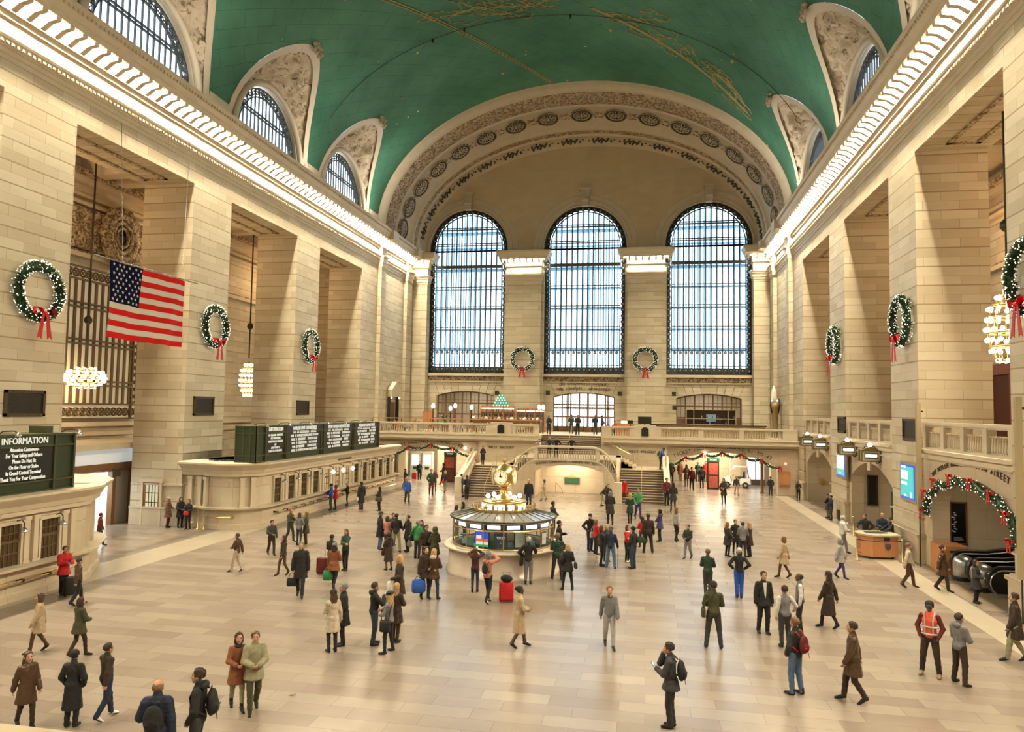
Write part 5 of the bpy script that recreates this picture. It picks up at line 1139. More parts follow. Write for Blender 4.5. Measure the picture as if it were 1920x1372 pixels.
bpost('poster', 'dark blue poster with white lines in the booth window facing the viewer', -84, .5, .64, 1.5, mat('poster_navy', (.015, .035, .10), .3).name, 'poster', 'INFORMATION\nTRAIN TIME\n\n. . . . .\n. . .') if False else None
mat('poster_navy', (.015, .035, .10), .3); mat('poster_pale', (.42, .48, .48), .5)
bpost('poster', 'dark blue poster with white lines in the booth window below the clock', -82, .5, .64, 1.5, 'poster_navy', 'poster', 'METRO TRAIN\nTIMETABLES\n\n....\n.....')
bpost('poster', 'pale timetable sheet in the booth window', -60, .46, .62, 1.5, 'poster_pale', 'poster', '-------\n-- -- --\n-------\n-- -- --\n-------', mt='letters_dark')
bpost('poster', 'white framed notice in the booth window near the queue', -24, .34, .5, 1.45, 'paper', 'poster', '----\n----', mt='letters_dark')
for k in range(9):
    a = -170 + 17 * k; p = at_booth(a, 1.55, 1.1); m = MB(); m.box(-.15, -.1, 0, .15, .1, .12 + .05 * (k % 3)); m.box(-.1, -.12, .12, .05, .08, .3 - .03 * (k % 4)); tag(m.build('leaflet_stack', ['paper' if k % 2 else mat('paper_teal', (.1, .4, .4), .6)], None, loc=p), 'stack of leaflets on the counter behind the booth glass', 'leaflets', 'leaflet stacks inside the information booth')
m = MB(); m.box(-1.1, 0, 0, 0, .01, .07); m.box(0, 0, 0, 1.1, .01, .07, 1)
rws = [[at_booth(-128 + 88 * k / 20, 2.44, 1.09 + .05 * z) for z in (0, 1)] for k in range(21)]; m = MB(); m.grid(rws, 0); tag(m.build('barrier_tape', [mat('tape_white', (.6, .6, .62), .5)]), 'white and blue lettered tape along the booth counter edge', 'tape')

# ================================================================ WREATHS, GARLANDS, FLAG
def wreath(Rr=1.0, r=.2, n=64, seed=1):
    rd = random.Random(seed); w = MB(); lt = MB(); w.tube([(Rr * math.cos(2 * math.pi * k / 28), 0, Rr * math.sin(2 * math.pi * k / 28)) for k in range(28)], r * .62, 7, 0, True)
    for k in range(1500):
        a = rd.uniform(0, 6.283); b_ = rd.uniform(-.3, 3.44) if rd.random() < .8 else rd.uniform(0, 6.28); rad = Vector((math.cos(a), 0, math.sin(a))); d = (rad * math.cos(b_) + Vector((0, -1, 0)) * math.sin(b_)).normalized()
        c = rad * Rr + d * r * .5; tg = Vector((-math.sin(a), 0, math.cos(a))); tip = c + d * r * rd.uniform(.5, .85) + tg * rd.uniform(-.09, .09); s_ = tg * .03 + d.cross(tg) * .03; w.add([c + s_, c - s_, tip, c + d.cross(tg) * .05], [(0, 1, 2), (1, 3, 2), (3, 0, 2)])
        if k % 5 == 0: q = c + d * r * .64; lt.sphere(q, .02, 3)
    return w, lt
def bow(mb, s=1.0, c=(0, 0, 0), tail=.62):
    c = Vector(c)
    for sg in (-1, 1):
        p = [Vector((0, 0, 0)), Vector((sg * .18, -.06, .13)), Vector((sg * .34, -.03, .15)), Vector((sg * .36, 0, -.02)), Vector((sg * .2, .02, -.06)), Vector((0, 0, 0))]
        mb.loft([[c + q * s + Vector((0, .07 * s, 0)), c + q * s + Vector((0, -.07 * s, 0)), c + q * s * .97 + Vector((0, -.07 * s, 0)), c + q * s * .97 + Vector((0, .07 * s, 0))] for q in p], 0, True, True)
        mb.ext([c + Vector(q) * s for q in ((sg * .02, -.06, 0), (sg * .1, -.06, 0), (sg * .26, -.06, -tail), (sg * .17, -.06, -tail + .07), (sg * .1, -.06, -tail))], (0, -.02, 0))
    mb.sphere(c + Vector((0, -.07, 0)) * s, .065 * s, 5)
w, lt = wreath(); t = thing('wreath', '', 'wreath', (0, 0, 0)); w.build('foliage', ['pine'], t); o = lt.build('fairy_lights', ['fairy_light'], t); o['kind'] = 'stuff'
m = MB(); bow(m, 1.4, (.02, -.22, -.86), .72); m.build('bow', ['red_ribbon'], t)
WR = 'wreaths with red bows on the piers and west wall'
first = True
for x, y, z, rz, lab in ((-18.02, 25.4, 11.0, 90, 'large round wreath with red bow on the pier above the widest bronze plaque'), (-18.02, 37.75, 10.98, 90, 'round wreath with red bow on the pier just past the hanging flag'), (-18.02, 49.85, 10.95, 90, 'round wreath with red bow on the pier above the departure board'),
                         (18.02, 25.4, 11.0, -90, 'wreath with red bow cut by the frame edge beside the chandelier'), (18.02, 37.0, 11.0, -90, 'wreath with red bow on the pier above the large teal screen'), (18.02, 49.4, 10.97, -90, 'wreath with red bow on the pier above the white and teal screen'),
                         (-6.16, 73.14, 11.7, 0, 'wreath with red bow on the west pier over the lit bar shelves'), (6.18, 73.14, 11.7, 0, 'wreath with red bow on the west pier over the dark counter screen')):
    if first: t.location = (x, y, z); t.rotation_euler = (0, 0, R(rz)); t['label'] = lab; t['group'] = WR; w0 = t; first = False; t.scale = (1.04,) * 3
    else: dup(w0, (x, y, z), R(rz), lab, WR, scale=1.04)
def garland(name, lab, P, n, seed=2, bows=6, r=.16, bs=.62):
    rd = random.Random(seed); t = thing(name, lab, 'garland', P(0)); o0 = Vector(P(0)); w = MB(); lt = MB(); N = 60
    w.tube([Vector(P(i / N)) - o0 for i in range(N + 1)], r * .6, 6)
    for k in range(n):
        u = rd.random(); c = Vector(P(u)) - o0; d = Vector((rd.gauss(0, 1), rd.gauss(0, 1), rd.gauss(0, 1))).normalized(); c2 = c + d * r * .4; tip = c + d * r * rd.uniform(1.0, 1.5); s_ = d.orthogonal().normalized() * .03; e = d.cross(s_)
        w.add([c2 + s_, c2 - s_, tip, c2 + e], [(0, 1, 2), (1, 3, 2), (3, 0, 2)])
        if k % 6 == 0: lt.sphere(c + d * r * 1.05, .02, 3)
    w.build('foliage', ['pine'], t); o = lt.build('fairy_lights', ['fairy_light'], t); o['kind'] = 'stuff'
    return t, o0
def scal(u, k): return abs(math.sin(math.pi * u * k))
for c, hw, zs, rise, lab, nb_ in ((-12.3, 4.0, 2.35, .95, 'light studded pine garland with red bows over the passage by the departure board', 5), (12.4, 4.5, 2.2, 1.05, 'light studded pine garland with red bows over the passage with the cart', 7)):
    P = lambda u, c=c, hw=hw, zs=zs, rise=rise, k=nb_ - 1: (c + hw * (2 * u - 1), 61.9, zs + rise * (1 - (2 * u - 1) ** 2) + .06 - .3 * scal(u, k))
    t, o0 = garland('garland', lab, P, 800, 3, 5); k = nb_ - 1
    for i in range(nb_):
        m = MB(); bow(m, .75, Vector(P(min(.995, max(.005, i / k)))) - o0 + Vector((0, -.12, .05)), .55); m.build('bow', ['red_ribbon'], t)
def GP(u):
    a = math.pi * (1.02 - 1.04 * u); return (18.2, 31.42 + 4.05 * math.cos(a) * -1 if False else 30.75 + 3.92 * -math.cos(math.pi - a), 2.62 + 1.5 * math.sin(max(0, min(math.pi, a))) - .22 * scal(u, 7) + (-.2 if u < .02 or u > .98 else 0))
t, o0 = garland('garland', 'thick pine garland with red bows round the escalator arch', GP, 1700, 9, 7, .17)
for i in range(8):
    m = MB(); bow(m, .62, (0, 0, 0), .6); o = m.build('bow', ['red_ribbon'], t); p = Vector(GP(min(.985, max(.015, i / 7)))) - o0; o.location = p + Vector((-.2, 0, .1)); o.rotation_euler = (0, 0, R(-90))
arctext2 = []
def walltextR(s, y0, y1, zf, size, lab):
    mb = MB(); n = len(s)
    for i, ch in enumerate(s):
        if ch == ' ': continue
        u = (i + .5) / n; y = y0 + (y1 - y0) * u; dz = (zf(y + .05) - zf(y - .05)) / .1
        if (ch, size) not in TXT: TXT[(ch, size)] = text_me(ch, size, 'letters_dark', ext=.015)
        me = TXT[(ch, size)]; M = Matrix.Translation((0, y - 31.4, zf(y))) @ Matrix.Rotation(R(-90), 4, 'Z') @ Matrix.Rotation(math.atan(dz), 4, 'Y') @ Matrix.Rotation(R(90), 4, 'X')
        mb.add([M @ v.co for v in me.vertices], [tuple(p.vertices) for p in me.polygons])
    tag(mb.build('wall_lettering', ['letters_dark'], None, loc=(18.43, 31.4, 0)), lab, 'lettering')
zf = lambda y: 4.55 - .085 * (y - 31.4) ** 2 + .0
WZ = lambda y: 3.05 + 1.66 * math.sqrt(max(0, 1 - ((y - 30.7) / 4.7) ** 2))
walltextR('THE METLIFE BUILDING', 34.6, 31.3, WZ, .27, 'curved dark lettering THE METLIFE BUILDING over the escalator garland')
walltextR('45TH STREET', 30.4, 27.7, WZ, .36, 'curved dark lettering 45TH STREET over the escalator garland')
# the flag: canton and stripes as materials by face, real thickness, gentle folds
FY0, FY1, FX, FZ, FH = 28.0, 33.35, -17.0, 12.8, 3.37
nU, nVv = 52, 52; rowsF = []
m = MB()
def fp(u, v, d=0):
    wv = .10 * math.sin(u * 9 + v * 2.5) * (.25 + v) + .05 * math.sin(u * 23 + v * 4); return Vector((wv + d, (FY1 - FY0) * (u - .5) - .08 * v * (1 - u), -FH * v - .10 * math.sin(u * 3.1) * v * .4))
for d in (0, -.015):
    base = len(m.v); 
    for j in range(nVv + 1):
        for i in range(nU + 1): m.v.append(tuple(fp(i / nU, j / nVv, d)))
    for j in range(nVv):
        for i in range(nU):
            a = base + j * (nU + 1) + i; f = (a, a + nU + 1, a + nU + 2, a + 1); m.f.append(f if d == 0 else f[::-1])
            st_i = int(j * 13 / nVv); m.m.append(2 if (i < nU * .4 and st_i < 7) else (0 if st_i % 2 == 0 else 1))
t = thing('flag', 'large red white and blue striped flag with stars hanging beside the aisle opening', 'flag', (FX, (FY0 + FY1) / 2, FZ), 0)
m.build('cloth', [mat('flag_red', (.60, .015, .012), .8, spec=.1), mat('flag_white', (.66, .62, .54), .8, spec=.1), mat('flag_blue', (.004, .007, .032), .85, spec=.05)], t, True)
m = MB()
for r_ in range(9):
    for c in range(6 if r_ % 2 == 0 else 5):
        u = .4 * ((c + .5) / 6 if r_ % 2 == 0 else (c + 1) / 6); v = (7 / 13) * (r_ + .7) / 9.4; p = fp(u, v, .02); pts = []
        for k in range(10): a = math.pi / 2 + math.pi * k / 5; rr = .085 if k % 2 == 0 else .036; pts.append(p + Vector((.0, rr * math.cos(a), rr * math.sin(a))))
        m.add(pts + [p + Vector((.004, 0, 0))], [((k + 1) % 10, k, 10)[::-1] for k in range(10)])
o = m.build('star', [MT['flag_white']], t); o['kind'] = 'stuff'
m = MB(); m.tube([(-.02, FY0 - 31.6, .06), (-.02, FY1 - 29.6, .06)], .035, 6); m.build('pole', ['steel'], t)
m = MB(); m.tube([(0, -1.9, .06), (-.4, -1.9, 6.5)], .012, 4); m.tube([(0, 2.4, .06), (.1, 2.4, 7.5)], .012, 4); m.build('wire', ['steel'], t)
# ================================================================ PEOPLE
V3 = lambda *a: np.array(a, float)
def s_cone(P, a, b, r1, r2):
    ab = b - a; L2 = ab @ ab + 1e-9; t = np.clip(((P - a) @ ab) / L2, 0, 1); d = np.linalg.norm(P - a - t[:, None] * ab, axis=1); return d - (r1 + (r2 - r1) * t)
def s_ell(P, c, r):
    q = (P - c); k0 = np.sqrt(((q / r) ** 2).sum(1)); k1 = np.sqrt(((q / (np.asarray(r) ** 2)) ** 2).sum(1)) + 1e-9; return k0 * (k0 - 1) / k1
def smin(a, b, k):
    h = np.clip(.5 + .5 * (b - a) / k, 0, 1); return b + (a - b) * h - k * h * (1 - h)
def nets(f, lo, hi, h):
    lo = np.array(lo, float); n = np.ceil((np.array(hi) - lo) / h).astype(int) + 1
    ax = [lo[i] + h * np.arange(n[i]) for i in range(3)]; G = np.stack(np.meshgrid(*ax, indexing='ij'), -1).reshape(-1, 3)
    d, lab = f(G); D = d.reshape(n); LB = lab.reshape(n); S = D < 0
    c = [slice(0, -1), slice(1, None)]; corner = {}; ins = np.zeros(n - 1, int)
    for i in (0, 1):
        for j in (0, 1):
            for k in (0, 1): corner[i, j, k] = D[c[i], c[j], c[k]]; ins += S[c[i], c[j], c[k]]
    act = (ins > 0) & (ins < 8); idx = -np.ones(n - 1, int); A = np.argwhere(act); idx[act] = np.arange(len(A))
    acc = np.zeros((len(A), 3)); cnt = np.zeros(len(A)); a0, a1, a2 = A.T
    for p in [(i, j, k) for i in (0, 1) for j in (0, 1) for k in (0, 1)]:
        for x in range(3):
            if p[x]: continue
            q = list(p); q[x] = 1; q = tuple(q); u = corner[p][a0, a1, a2]; v = corner[q][a0, a1, a2]; m = (u < 0) != (v < 0)
            t = np.where(m, u / np.where(m, u - v, 1), 0); pt = np.tile(np.array(p, float), (len(A), 1)); pt[:, x] += t; acc[m] += pt[m]; cnt[m] += 1
    Vv = lo + h * (A + acc / cnt[:, None]); lb = LB[a0, a1, a2]; F = []
    for x in range(3):
        y, z = (x + 1) % 3, (x + 2) % 3; sa = [slice(None)] * 3; sb = [slice(None)] * 3; sa[x] = slice(0, -1); sb[x] = slice(1, None)
        for q in (y, z): sa[q] = slice(1, -1); sb[q] = slice(1, -1)
        ua, ub = S[tuple(sa)], S[tuple(sb)]
        for dr in (0, 1):
            E = np.argwhere((ua != ub) & (ua if dr == 0 else ub))
            if not len(E): continue
            e = E.copy(); e[:, y] += 1; e[:, z] += 1
            def at(dy, dz):
                w = e.copy(); w[:, y] += dy; w[:, z] += dz; return idx[w[:, 0], w[:, 1], w[:, 2]]
            q = np.stack([at(-1, -1), at(0, -1), at(0, 0), at(-1, 0)], 1); F.append(q if dr == 0 else q[:, ::-1])
    return Vv, np.concatenate(F), lb
def np_mesh(name, Vv, F, fm, mats, smooth=True):
    me = bpy.data.meshes.new(name); me.vertices.add(len(Vv)); me.vertices.foreach_set('co', np.asarray(Vv, np.float32).ravel()); k = F.shape[1]
    me.loops.add(F.size); me.loops.foreach_set('vertex_index', F.astype(np.int32).ravel()); me.polygons.add(len(F)); me.polygons.foreach_set('loop_start', np.arange(0, F.size, k, dtype=np.int32))
    try: me.polygons.foreach_set('loop_total', np.full(len(F), k, np.int32))
    except Exception: pass
    for m in mats: me.materials.append(m)
    me.polygons.foreach_set('material_index', fm.astype(np.int32)); me.polygons.foreach_set('use_smooth', np.ones(len(F), bool)); me.update(calc_edges=True); return me
# ---- head, hand and shoe shapes, made once at two finenesses
def f_head(G):
    P = G.copy(); P[:, 0] = np.abs(P[:, 0])
    d = smin(s_ell(P, V3(0, -.012, .03), (.077, .097, .09)), s_ell(P, V3(0, .026, -.035), (.060, .066, .078)), .03)
    d = smin(d, s_ell(P, V3(0, .066, -.093), (.026, .02, .02)), .02); d = smin(d, s_ell(P, V3(.034, .062, -.022), (.026, .024, .022)), .02)
    d = smin(d, s_cone(P, V3(.0, .085, .028), V3(.032, .078, .026), .010, .009), .012); d = np.maximum(d, -(np.linalg.norm(P - V3(.031, .105, .008), axis=1) - .017))
    d = smin(d, s_cone(P, V3(0, .088, .012), V3(0, .110, -.026), .008, .012), .01); d = smin(d, s_cone(P, V3(0, .1, -.03), V3(.013, .092, -.031), .008, .007), .006)
    lip = s_cone(P, V3(0, .089, -.058), V3(.020, .080, -.057), .008, .004); d = smin(d, lip, .006); d = smin(d, s_ell(P, V3(.080, -.008, -.004), (.011, .022, .032)), .006)
    eye = np.linalg.norm(P - V3(.031, .080, .010), axis=1) - .0125; lab = np.where(eye < d - .001, 3, np.where(lip < .004, 2, 0)); d = np.minimum(d, eye)
    brow = (np.abs(P[:, 2] - .034) < .006) & (P[:, 0] > .012) & (P[:, 0] < .048) & (P[:, 1] > .05); lab = np.where(brow, 4, lab)
    return d, lab
def f_hand(curl, spread=1.0):
    def f(P):
        d = np.full(len(P), 9.0)
        for i in range(4): x = -.028 + .0185 * i; d = smin(d, s_cone(P, V3(0 + x * .5, 0, -.005), V3(x, .0, -.082 + .004 * abs(i - 1.4)), .015, .0115), .012)
        for i, L in enumerate((.064, .074, .079, .072)[::1]):
            L = (.058, .072, .078, .070)[i]; x = -.028 + .0185 * i; p = V3(x, 0, -.083 + .004 * abs(i - 1.4)); a = .25 + curl * .5 + .08 * i; r = .0090
            for seg, (fr, k) in enumerate(((.46, 1.0), (.31, 1.25), (.23, .9))): q = p + V3((i - 1.5) * .0022 * spread, math.sin(a), -math.cos(a)) * L * fr; d = smin(d, s_cone(P, p, q, r, r * .92), .004); p = q; a += curl * k; r *= .93
        p = V3(.026, .008, -.022); q = V3(.052, .024, -.055); w = V3(.052 - .012 * curl, .036 + .01 * curl, -.084); d = smin(d, s_cone(P, p, q, .0145, .0115), .012); d = smin(d, s_cone(P, q, w, .0112, .0085), .005)
        d = smin(d, s_cone(P, V3(0, 0, .03), V3(0, 0, -.01), .024, .024), .015); return d, np.zeros(len(P), int)
    return f
def f_shoe(P):
    d = smin(s_cone(P, V3(0, -.05, .045), V3(0, .04, .045), .042, .04), s_cone(P, V3(0, .04, .035), V3(.0, .15, .028), .040, .034), .03); d = smin(d, s_cone(P, V3(0, -.03, .05), V3(0, -.04, .13), .042, .043), .02); d = np.maximum(d, -P[:, 2])
    return d, np.where(P[:, 2] < .022, 1, 0)
HEADS = [nets(f_head, (-.11, -.13, -.135), (.11, .14, .14), h) for h in (.0085, .013)]
HANDS = {(c, l): nets(f_hand(c), (-.06, -.04, -.19), (.085, .11, .06), (.0065, .010)[l]) for c in (.45, .95) for l in (0, 1)}
SHOES = [nets(f_shoe, (-.07, -.12, -.02), (.07, .21, .2), h) for h in (.014, .022)]
def hair_f(kind):
    def f(P):
        c = V3(0, -.016, .036); d = s_ell(P, c, (.090, .108, .100)); wob = .004 * np.sin(P[:, 0] * 90 + P[:, 2] * 40) + .003 * np.sin(P[:, 1] * 120)
        cut = P[:, 1] - (.052 + .25 * (P[:, 2] - .05)) ; low = -.045 - P[:, 2]
        if kind == 'short': return np.maximum(np.maximum(d, cut), np.maximum(low + .01 + .5 * np.maximum(P[:, 1] + .03, 0), low - .01)) + wob, None
        if kind == 'thin': return np.maximum(np.maximum(s_ell(P, V3(0, -.02, .02), (.086, .104, .088)), P[:, 1] - .0), np.maximum(-.05 - P[:, 2], P[:, 2] - .075)) + wob, None
        back = P[:, 1] - (.035 + .3 * (P[:, 2] - .05))
        if kind == 'bob': return smin(np.maximum(d, cut), np.maximum(s_ell(P, V3(0, -.03, -.05), (.105, .092, .125)), P[:, 1] - .03), .02) + wob, None
        if kind == 'long': return smin(np.maximum(d, cut), np.maximum(s_ell(P, V3(0, -.055, -.14), (.105, .07, .24)), P[:, 1] - .025), .03) + wob, None
        if kind == 'bun': return smin(np.maximum(d, cut), np.linalg.norm(P - V3(0, -.13, .06), axis=1) - .045, .01) + wob, None
        if kind == 'cap': return smin(np.maximum(s_ell(P, V3(0, -.012, .045), (.093, .11, .095)), .03 - P[:, 2]), s_ell(P, V3(0, .115, .038), (.07, .07, .010)), .008), None
        if kind == 'beanie': return np.maximum(s_ell(P, V3(0, -.016, .045), (.097, .114, .105)), .02 - P[:, 2] - .25 * P[:, 1]) + .002 * np.sin(P[:, 2] * 300), None
        if kind == 'beret': return smin(np.maximum(s_ell(P, V3(0, -.016, .04), (.092, .108, .09)), .03 - P[:, 2]), s_ell(P, V3(.015, -.02, .11), (.12, .125, .035)), .02), None
        if kind == 'hood': return smin(np.maximum(s_ell(P, V3(0, -.03, .02), (.115, .125, .135)), P[:, 1] - .05), s_ell(P, V3(0, -.05, -.12), (.14, .11, .06)), .04), None
        if kind == 'hooddown': return s_ell(P, V3(0, -.11, -.145), (.12, .07, .075)), None
        if kind == 'scarf': return s_ell(P, V3(0, .0, -.165), (.095, .095, .05)) + .006 * np.sin(P[:, 2] * 120), None
        if kind == 'helm': return np.maximum(d, cut), None
    return lambda P: (lambda r: (r[0], np.zeros(len(P), int)))(f(P))
HAIRM = {}
def hair_mesh(kind, col, lod):
    k = (kind, lod)
    if k not in HAIRM: HAIRM[k] = nets(hair_f(kind), (-.17, -.2, -.42 if kind == 'long' else -.24), (.17, .2, .17), (.0115, .017)[lod])
    kk = (kind, lod, col)
    if kk not in HAIRM: Vv, F, lb = HAIRM[k]; HAIRM[kk] = np_mesh(kind, Vv, F, np.zeros(len(F)), [cmat(col, .75 if kind not in ('cap',) else .6)])
    return HAIRM[kk]
CM = {}
PAL = dict(black=(.012, .012, .013), blk2=(.022, .021, .022), char=(.035, .035, .038), grey=(.16, .16, .165), lgrey=(.34, .33, .32), white=(.62, .60, .57), navy=(.014, .02, .045), blue=(.02, .08, .38), denim=(.07, .12, .21), dkden=(.025, .04, .075),
           brown=(.07, .038, .022), dkbr=(.032, .02, .014), tan=(.40, .30, .19), beige=(.48, .40, .31), khaki=(.26, .24, .15), olive=(.05, .05, .024), green=(.04, .22, .07), dkgr=(.018, .045, .03), red=(.45, .015, .018), dkred=(.10, .012, .014), burg=(.05, .012, .02),
           orange=(.75, .12, .06), rust=(.20, .075, .03), pink=(.42, .18, .13), purple=(.045, .035, .13), cream=(.58, .52, .42), gold=(.35, .24, .12), blond=(.42, .28, .12), ltbr=(.16, .09, .045), silver=(.42, .41, .40), skin=(.46, .25, .16), skin2=(.30, .15, .09), skin3=(.085, .042, .028), teal=(.03, .25, .28))
def cmat(c, rough=.75):
    k = 'cloth_' + c
    if k in CM: return CM[k]
    m = bpy.data.materials.new(k); m.use_nodes = True; nt = m.node_tree; b = nt.nodes['Principled BSDF']; col = PAL[c]; sk = c.startswith('skin')
    b.inputs['Roughness'].default_value = .5 if sk else rough; b.inputs['Specular IOR Level'].default_value = .35 if not sk else .45
    tc = nd(nt, 'ShaderNodeTexCoord'); n = nd(nt, 'ShaderNodeTexNoise', Scale=9.0, Detail=4.0); nt.links.new(tc.outputs['Object'], n.inputs[0])
    mx = nd(nt, 'ShaderNodeMix', data_type='RGBA'); k1 = .12 if sk else .3; mx.inputs[6].default_value = tuple(x * (1 - k1) for x in col) + (1,); mx.inputs[7].default_value = tuple(x * (1 + k1) for x in col) + (1,)
    nt.links.new(n.outputs['Fac'], mx.inputs[0]); nt.links.new(mx.outputs[2], b.inputs['Base Color'])
    if not sk:
        n2 = nd(nt, 'ShaderNodeTexNoise', Scale=14.0, Detail=3.0); nt.links.new(tc.outputs['Object'], n2.inputs[0]); bp = nd(nt, 'ShaderNodeBump', Strength=.5, Distance=.02); nt.links.new(n2.outputs['Fac'], bp.inputs['Height']); nt.links.new(bp.outputs['Normal'], b.inputs['Normal'])
    CM[k] = m; return m
mat('eye_dark', (.02, .015, .012), .2); mat('lip', (.30, .11, .09), .5)
def ik(a, t, l1, l2, hint):
    v = t - a; d = np.linalg.norm(v); mx = (l1 + l2) * .995
    if d > mx: t = a + v / d * mx; v = t - a; d = mx
    x = (l1 * l1 - l2 * l2 + d * d) / (2 * d); h = math.sqrt(max(0, l1 * l1 - x * x)); u = v / d; n = hint - u * (hint @ u); n = n / (np.linalg.norm(n) + 1e-9); return a + u * x + n * h, t
# hand targets (x is mirrored for the left), elbow hint, curl
ARM = dict(down=((.25, .03, .80), (.6, -1, 0), .45), pocket=((.19, .10, .93), (1, -.8, 0), .95), phone=((.05, .30, 1.20), (.8, -.3, -1), .95), hold=((.07, .27, 1.08), (.9, -.4, -.8), .95), chin=((.02, .17, 1.49), (.5, .3, -1), .95),
           cross=((-.10, .20, 1.17), (.9, .1, -.8), .45), photo=((.07, .24, 1.62), (1, .3, -.4), .95), lean=((.2, .42, 1.10), (1, -.4, -.3), .45), back=((.03, -.19, .98), (1, -.3, 0), .45), strap=((.10, .16, 1.30), (.8, -.3, -1), .95),
           bag=((.27, .05, .80), (.5, -1, 0), .95), out=((.36, .22, 1.02), (.5, -1, 0), .45), ear=((.10, .09, 1.58), (1, .2, -.6), .95), swingf=((.22, .20, .86), (.3, -1, 0), .45), swingb=((.24, -.16, .83), (.3, -1, 0), .45), hip=((.20, .06, 1.02), (1, -.6, 0), .95), knee=((.12, .42, .66), (1, 0, -.3), .45), up=((.12, .26, 1.38), (.8, -.2, -1), .95), cane=((.27, .18, .88), (.5, -1, 0), .95))
LEG = dict(stand=((.10, 0, 0), (.10, .0, 0)), relax=((.10, .04, 0), (.13, -.05, 0)), wide=((.19, .03, 0), (.19, -.03, 0)), walk=((.08, .22, 0), (.08, -.24, .07)), walk2=((.08, -.23, .07), (.08, .21, 0)), close=((.07, .02, 0), (.07, -.01, 0)), sit=((.12, .42, -.38), (.12, .40, -.38)))
PEOPLE = []
def proj_y(p):
    d = Vector(p) - CP; F = d.dot(_f0); return 686 + CF * (_sr * d.dot(_r0) - _cr * d.dot(_u0)) / F
def solve_h(x, y, z, hy):
    lo, hi = 1.2, 2.2
    for _ in range(24):
        m = (lo + hi) / 2
        if proj_y((x, y, z + m)) > hy: lo = m
        else: hi = m
    return lo
def garment_field(J, g, female, fit, U, hem, kind):
    """signed distance of the clothed torso and sleeves"""
    def f(G):
        Pu = U(G); w = .92 if female else 1.0; e = fit
        d = s_ell(Pu, V3(0, 0, 1.29), (.148 * w + e, .105 + e, .185 + e)); d = smin(d, s_cone(Pu, V3(-.128 * w, -.01, 1.405), V3(.128 * w, -.01, 1.405), .050 + e, .050 + e), .05)
        d = smin(d, s_ell(Pu, V3(0, .01, 1.08), (.132 + e, .108 + e, .18 + e)), .05); d = smin(d, s_ell(G, V3(0, -.01, .95), (.148 + e, .118 + e, .13 + e)), .05)
        d = smin(d, s_cone(Pu, V3(0, -.01, 1.44), V3(0, .0, 1.52), .072 + e * .5, .060 + e * .4), .03)
        if hem < .85:
            z0, z1 = hem, 1.0; t = np.clip((z1 - G[:, 2]) / (z1 - z0), 0, 1); a = .152 + e + .055 * t; b_ = .120 + e + .065 * t; rr = (np.sqrt((G[:, 0] / a) ** 2 + ((G[:, 1] + .0) / b_) ** 2) - 1) * b_
            fold = .008 * np.sin(np.arctan2(G[:, 1], G[:, 0]) * 9) * t; sk = np.maximum(np.maximum(rr + fold, hem - G[:, 2]), G[:, 2] - 1.02); d = smin(d, sk, .03)
        else: d = np.maximum(d, hem - G[:, 2])
        for s in (0, 1):
            sh, el, wr = J['arm'][s]; r = (.055, .050, .042) if not female else (.049, .045, .038)
            d = smin(d, s_cone(Pu, sh, el, r[0] + e, r[1] + e), .04); wr2 = el + (wr - el) * (.96 if kind != 'short' else .1); d = smin(d, s_cone(Pu, el, wr2, r[1] + e, r[2] + e * .9), .02)
        if kind == 'puffer': d = d + .009 * np.abs(np.sin(Pu[:, 2] * 42)) - .012
        else: d = d + .0045 * np.sin(Pu[:, 2] * 38 + Pu[:, 0] * 21) * np.sin(Pu[:, 1] * 27 + Pu[:, 0] * 17)
        return d, np.zeros(len(G), int)
    return f
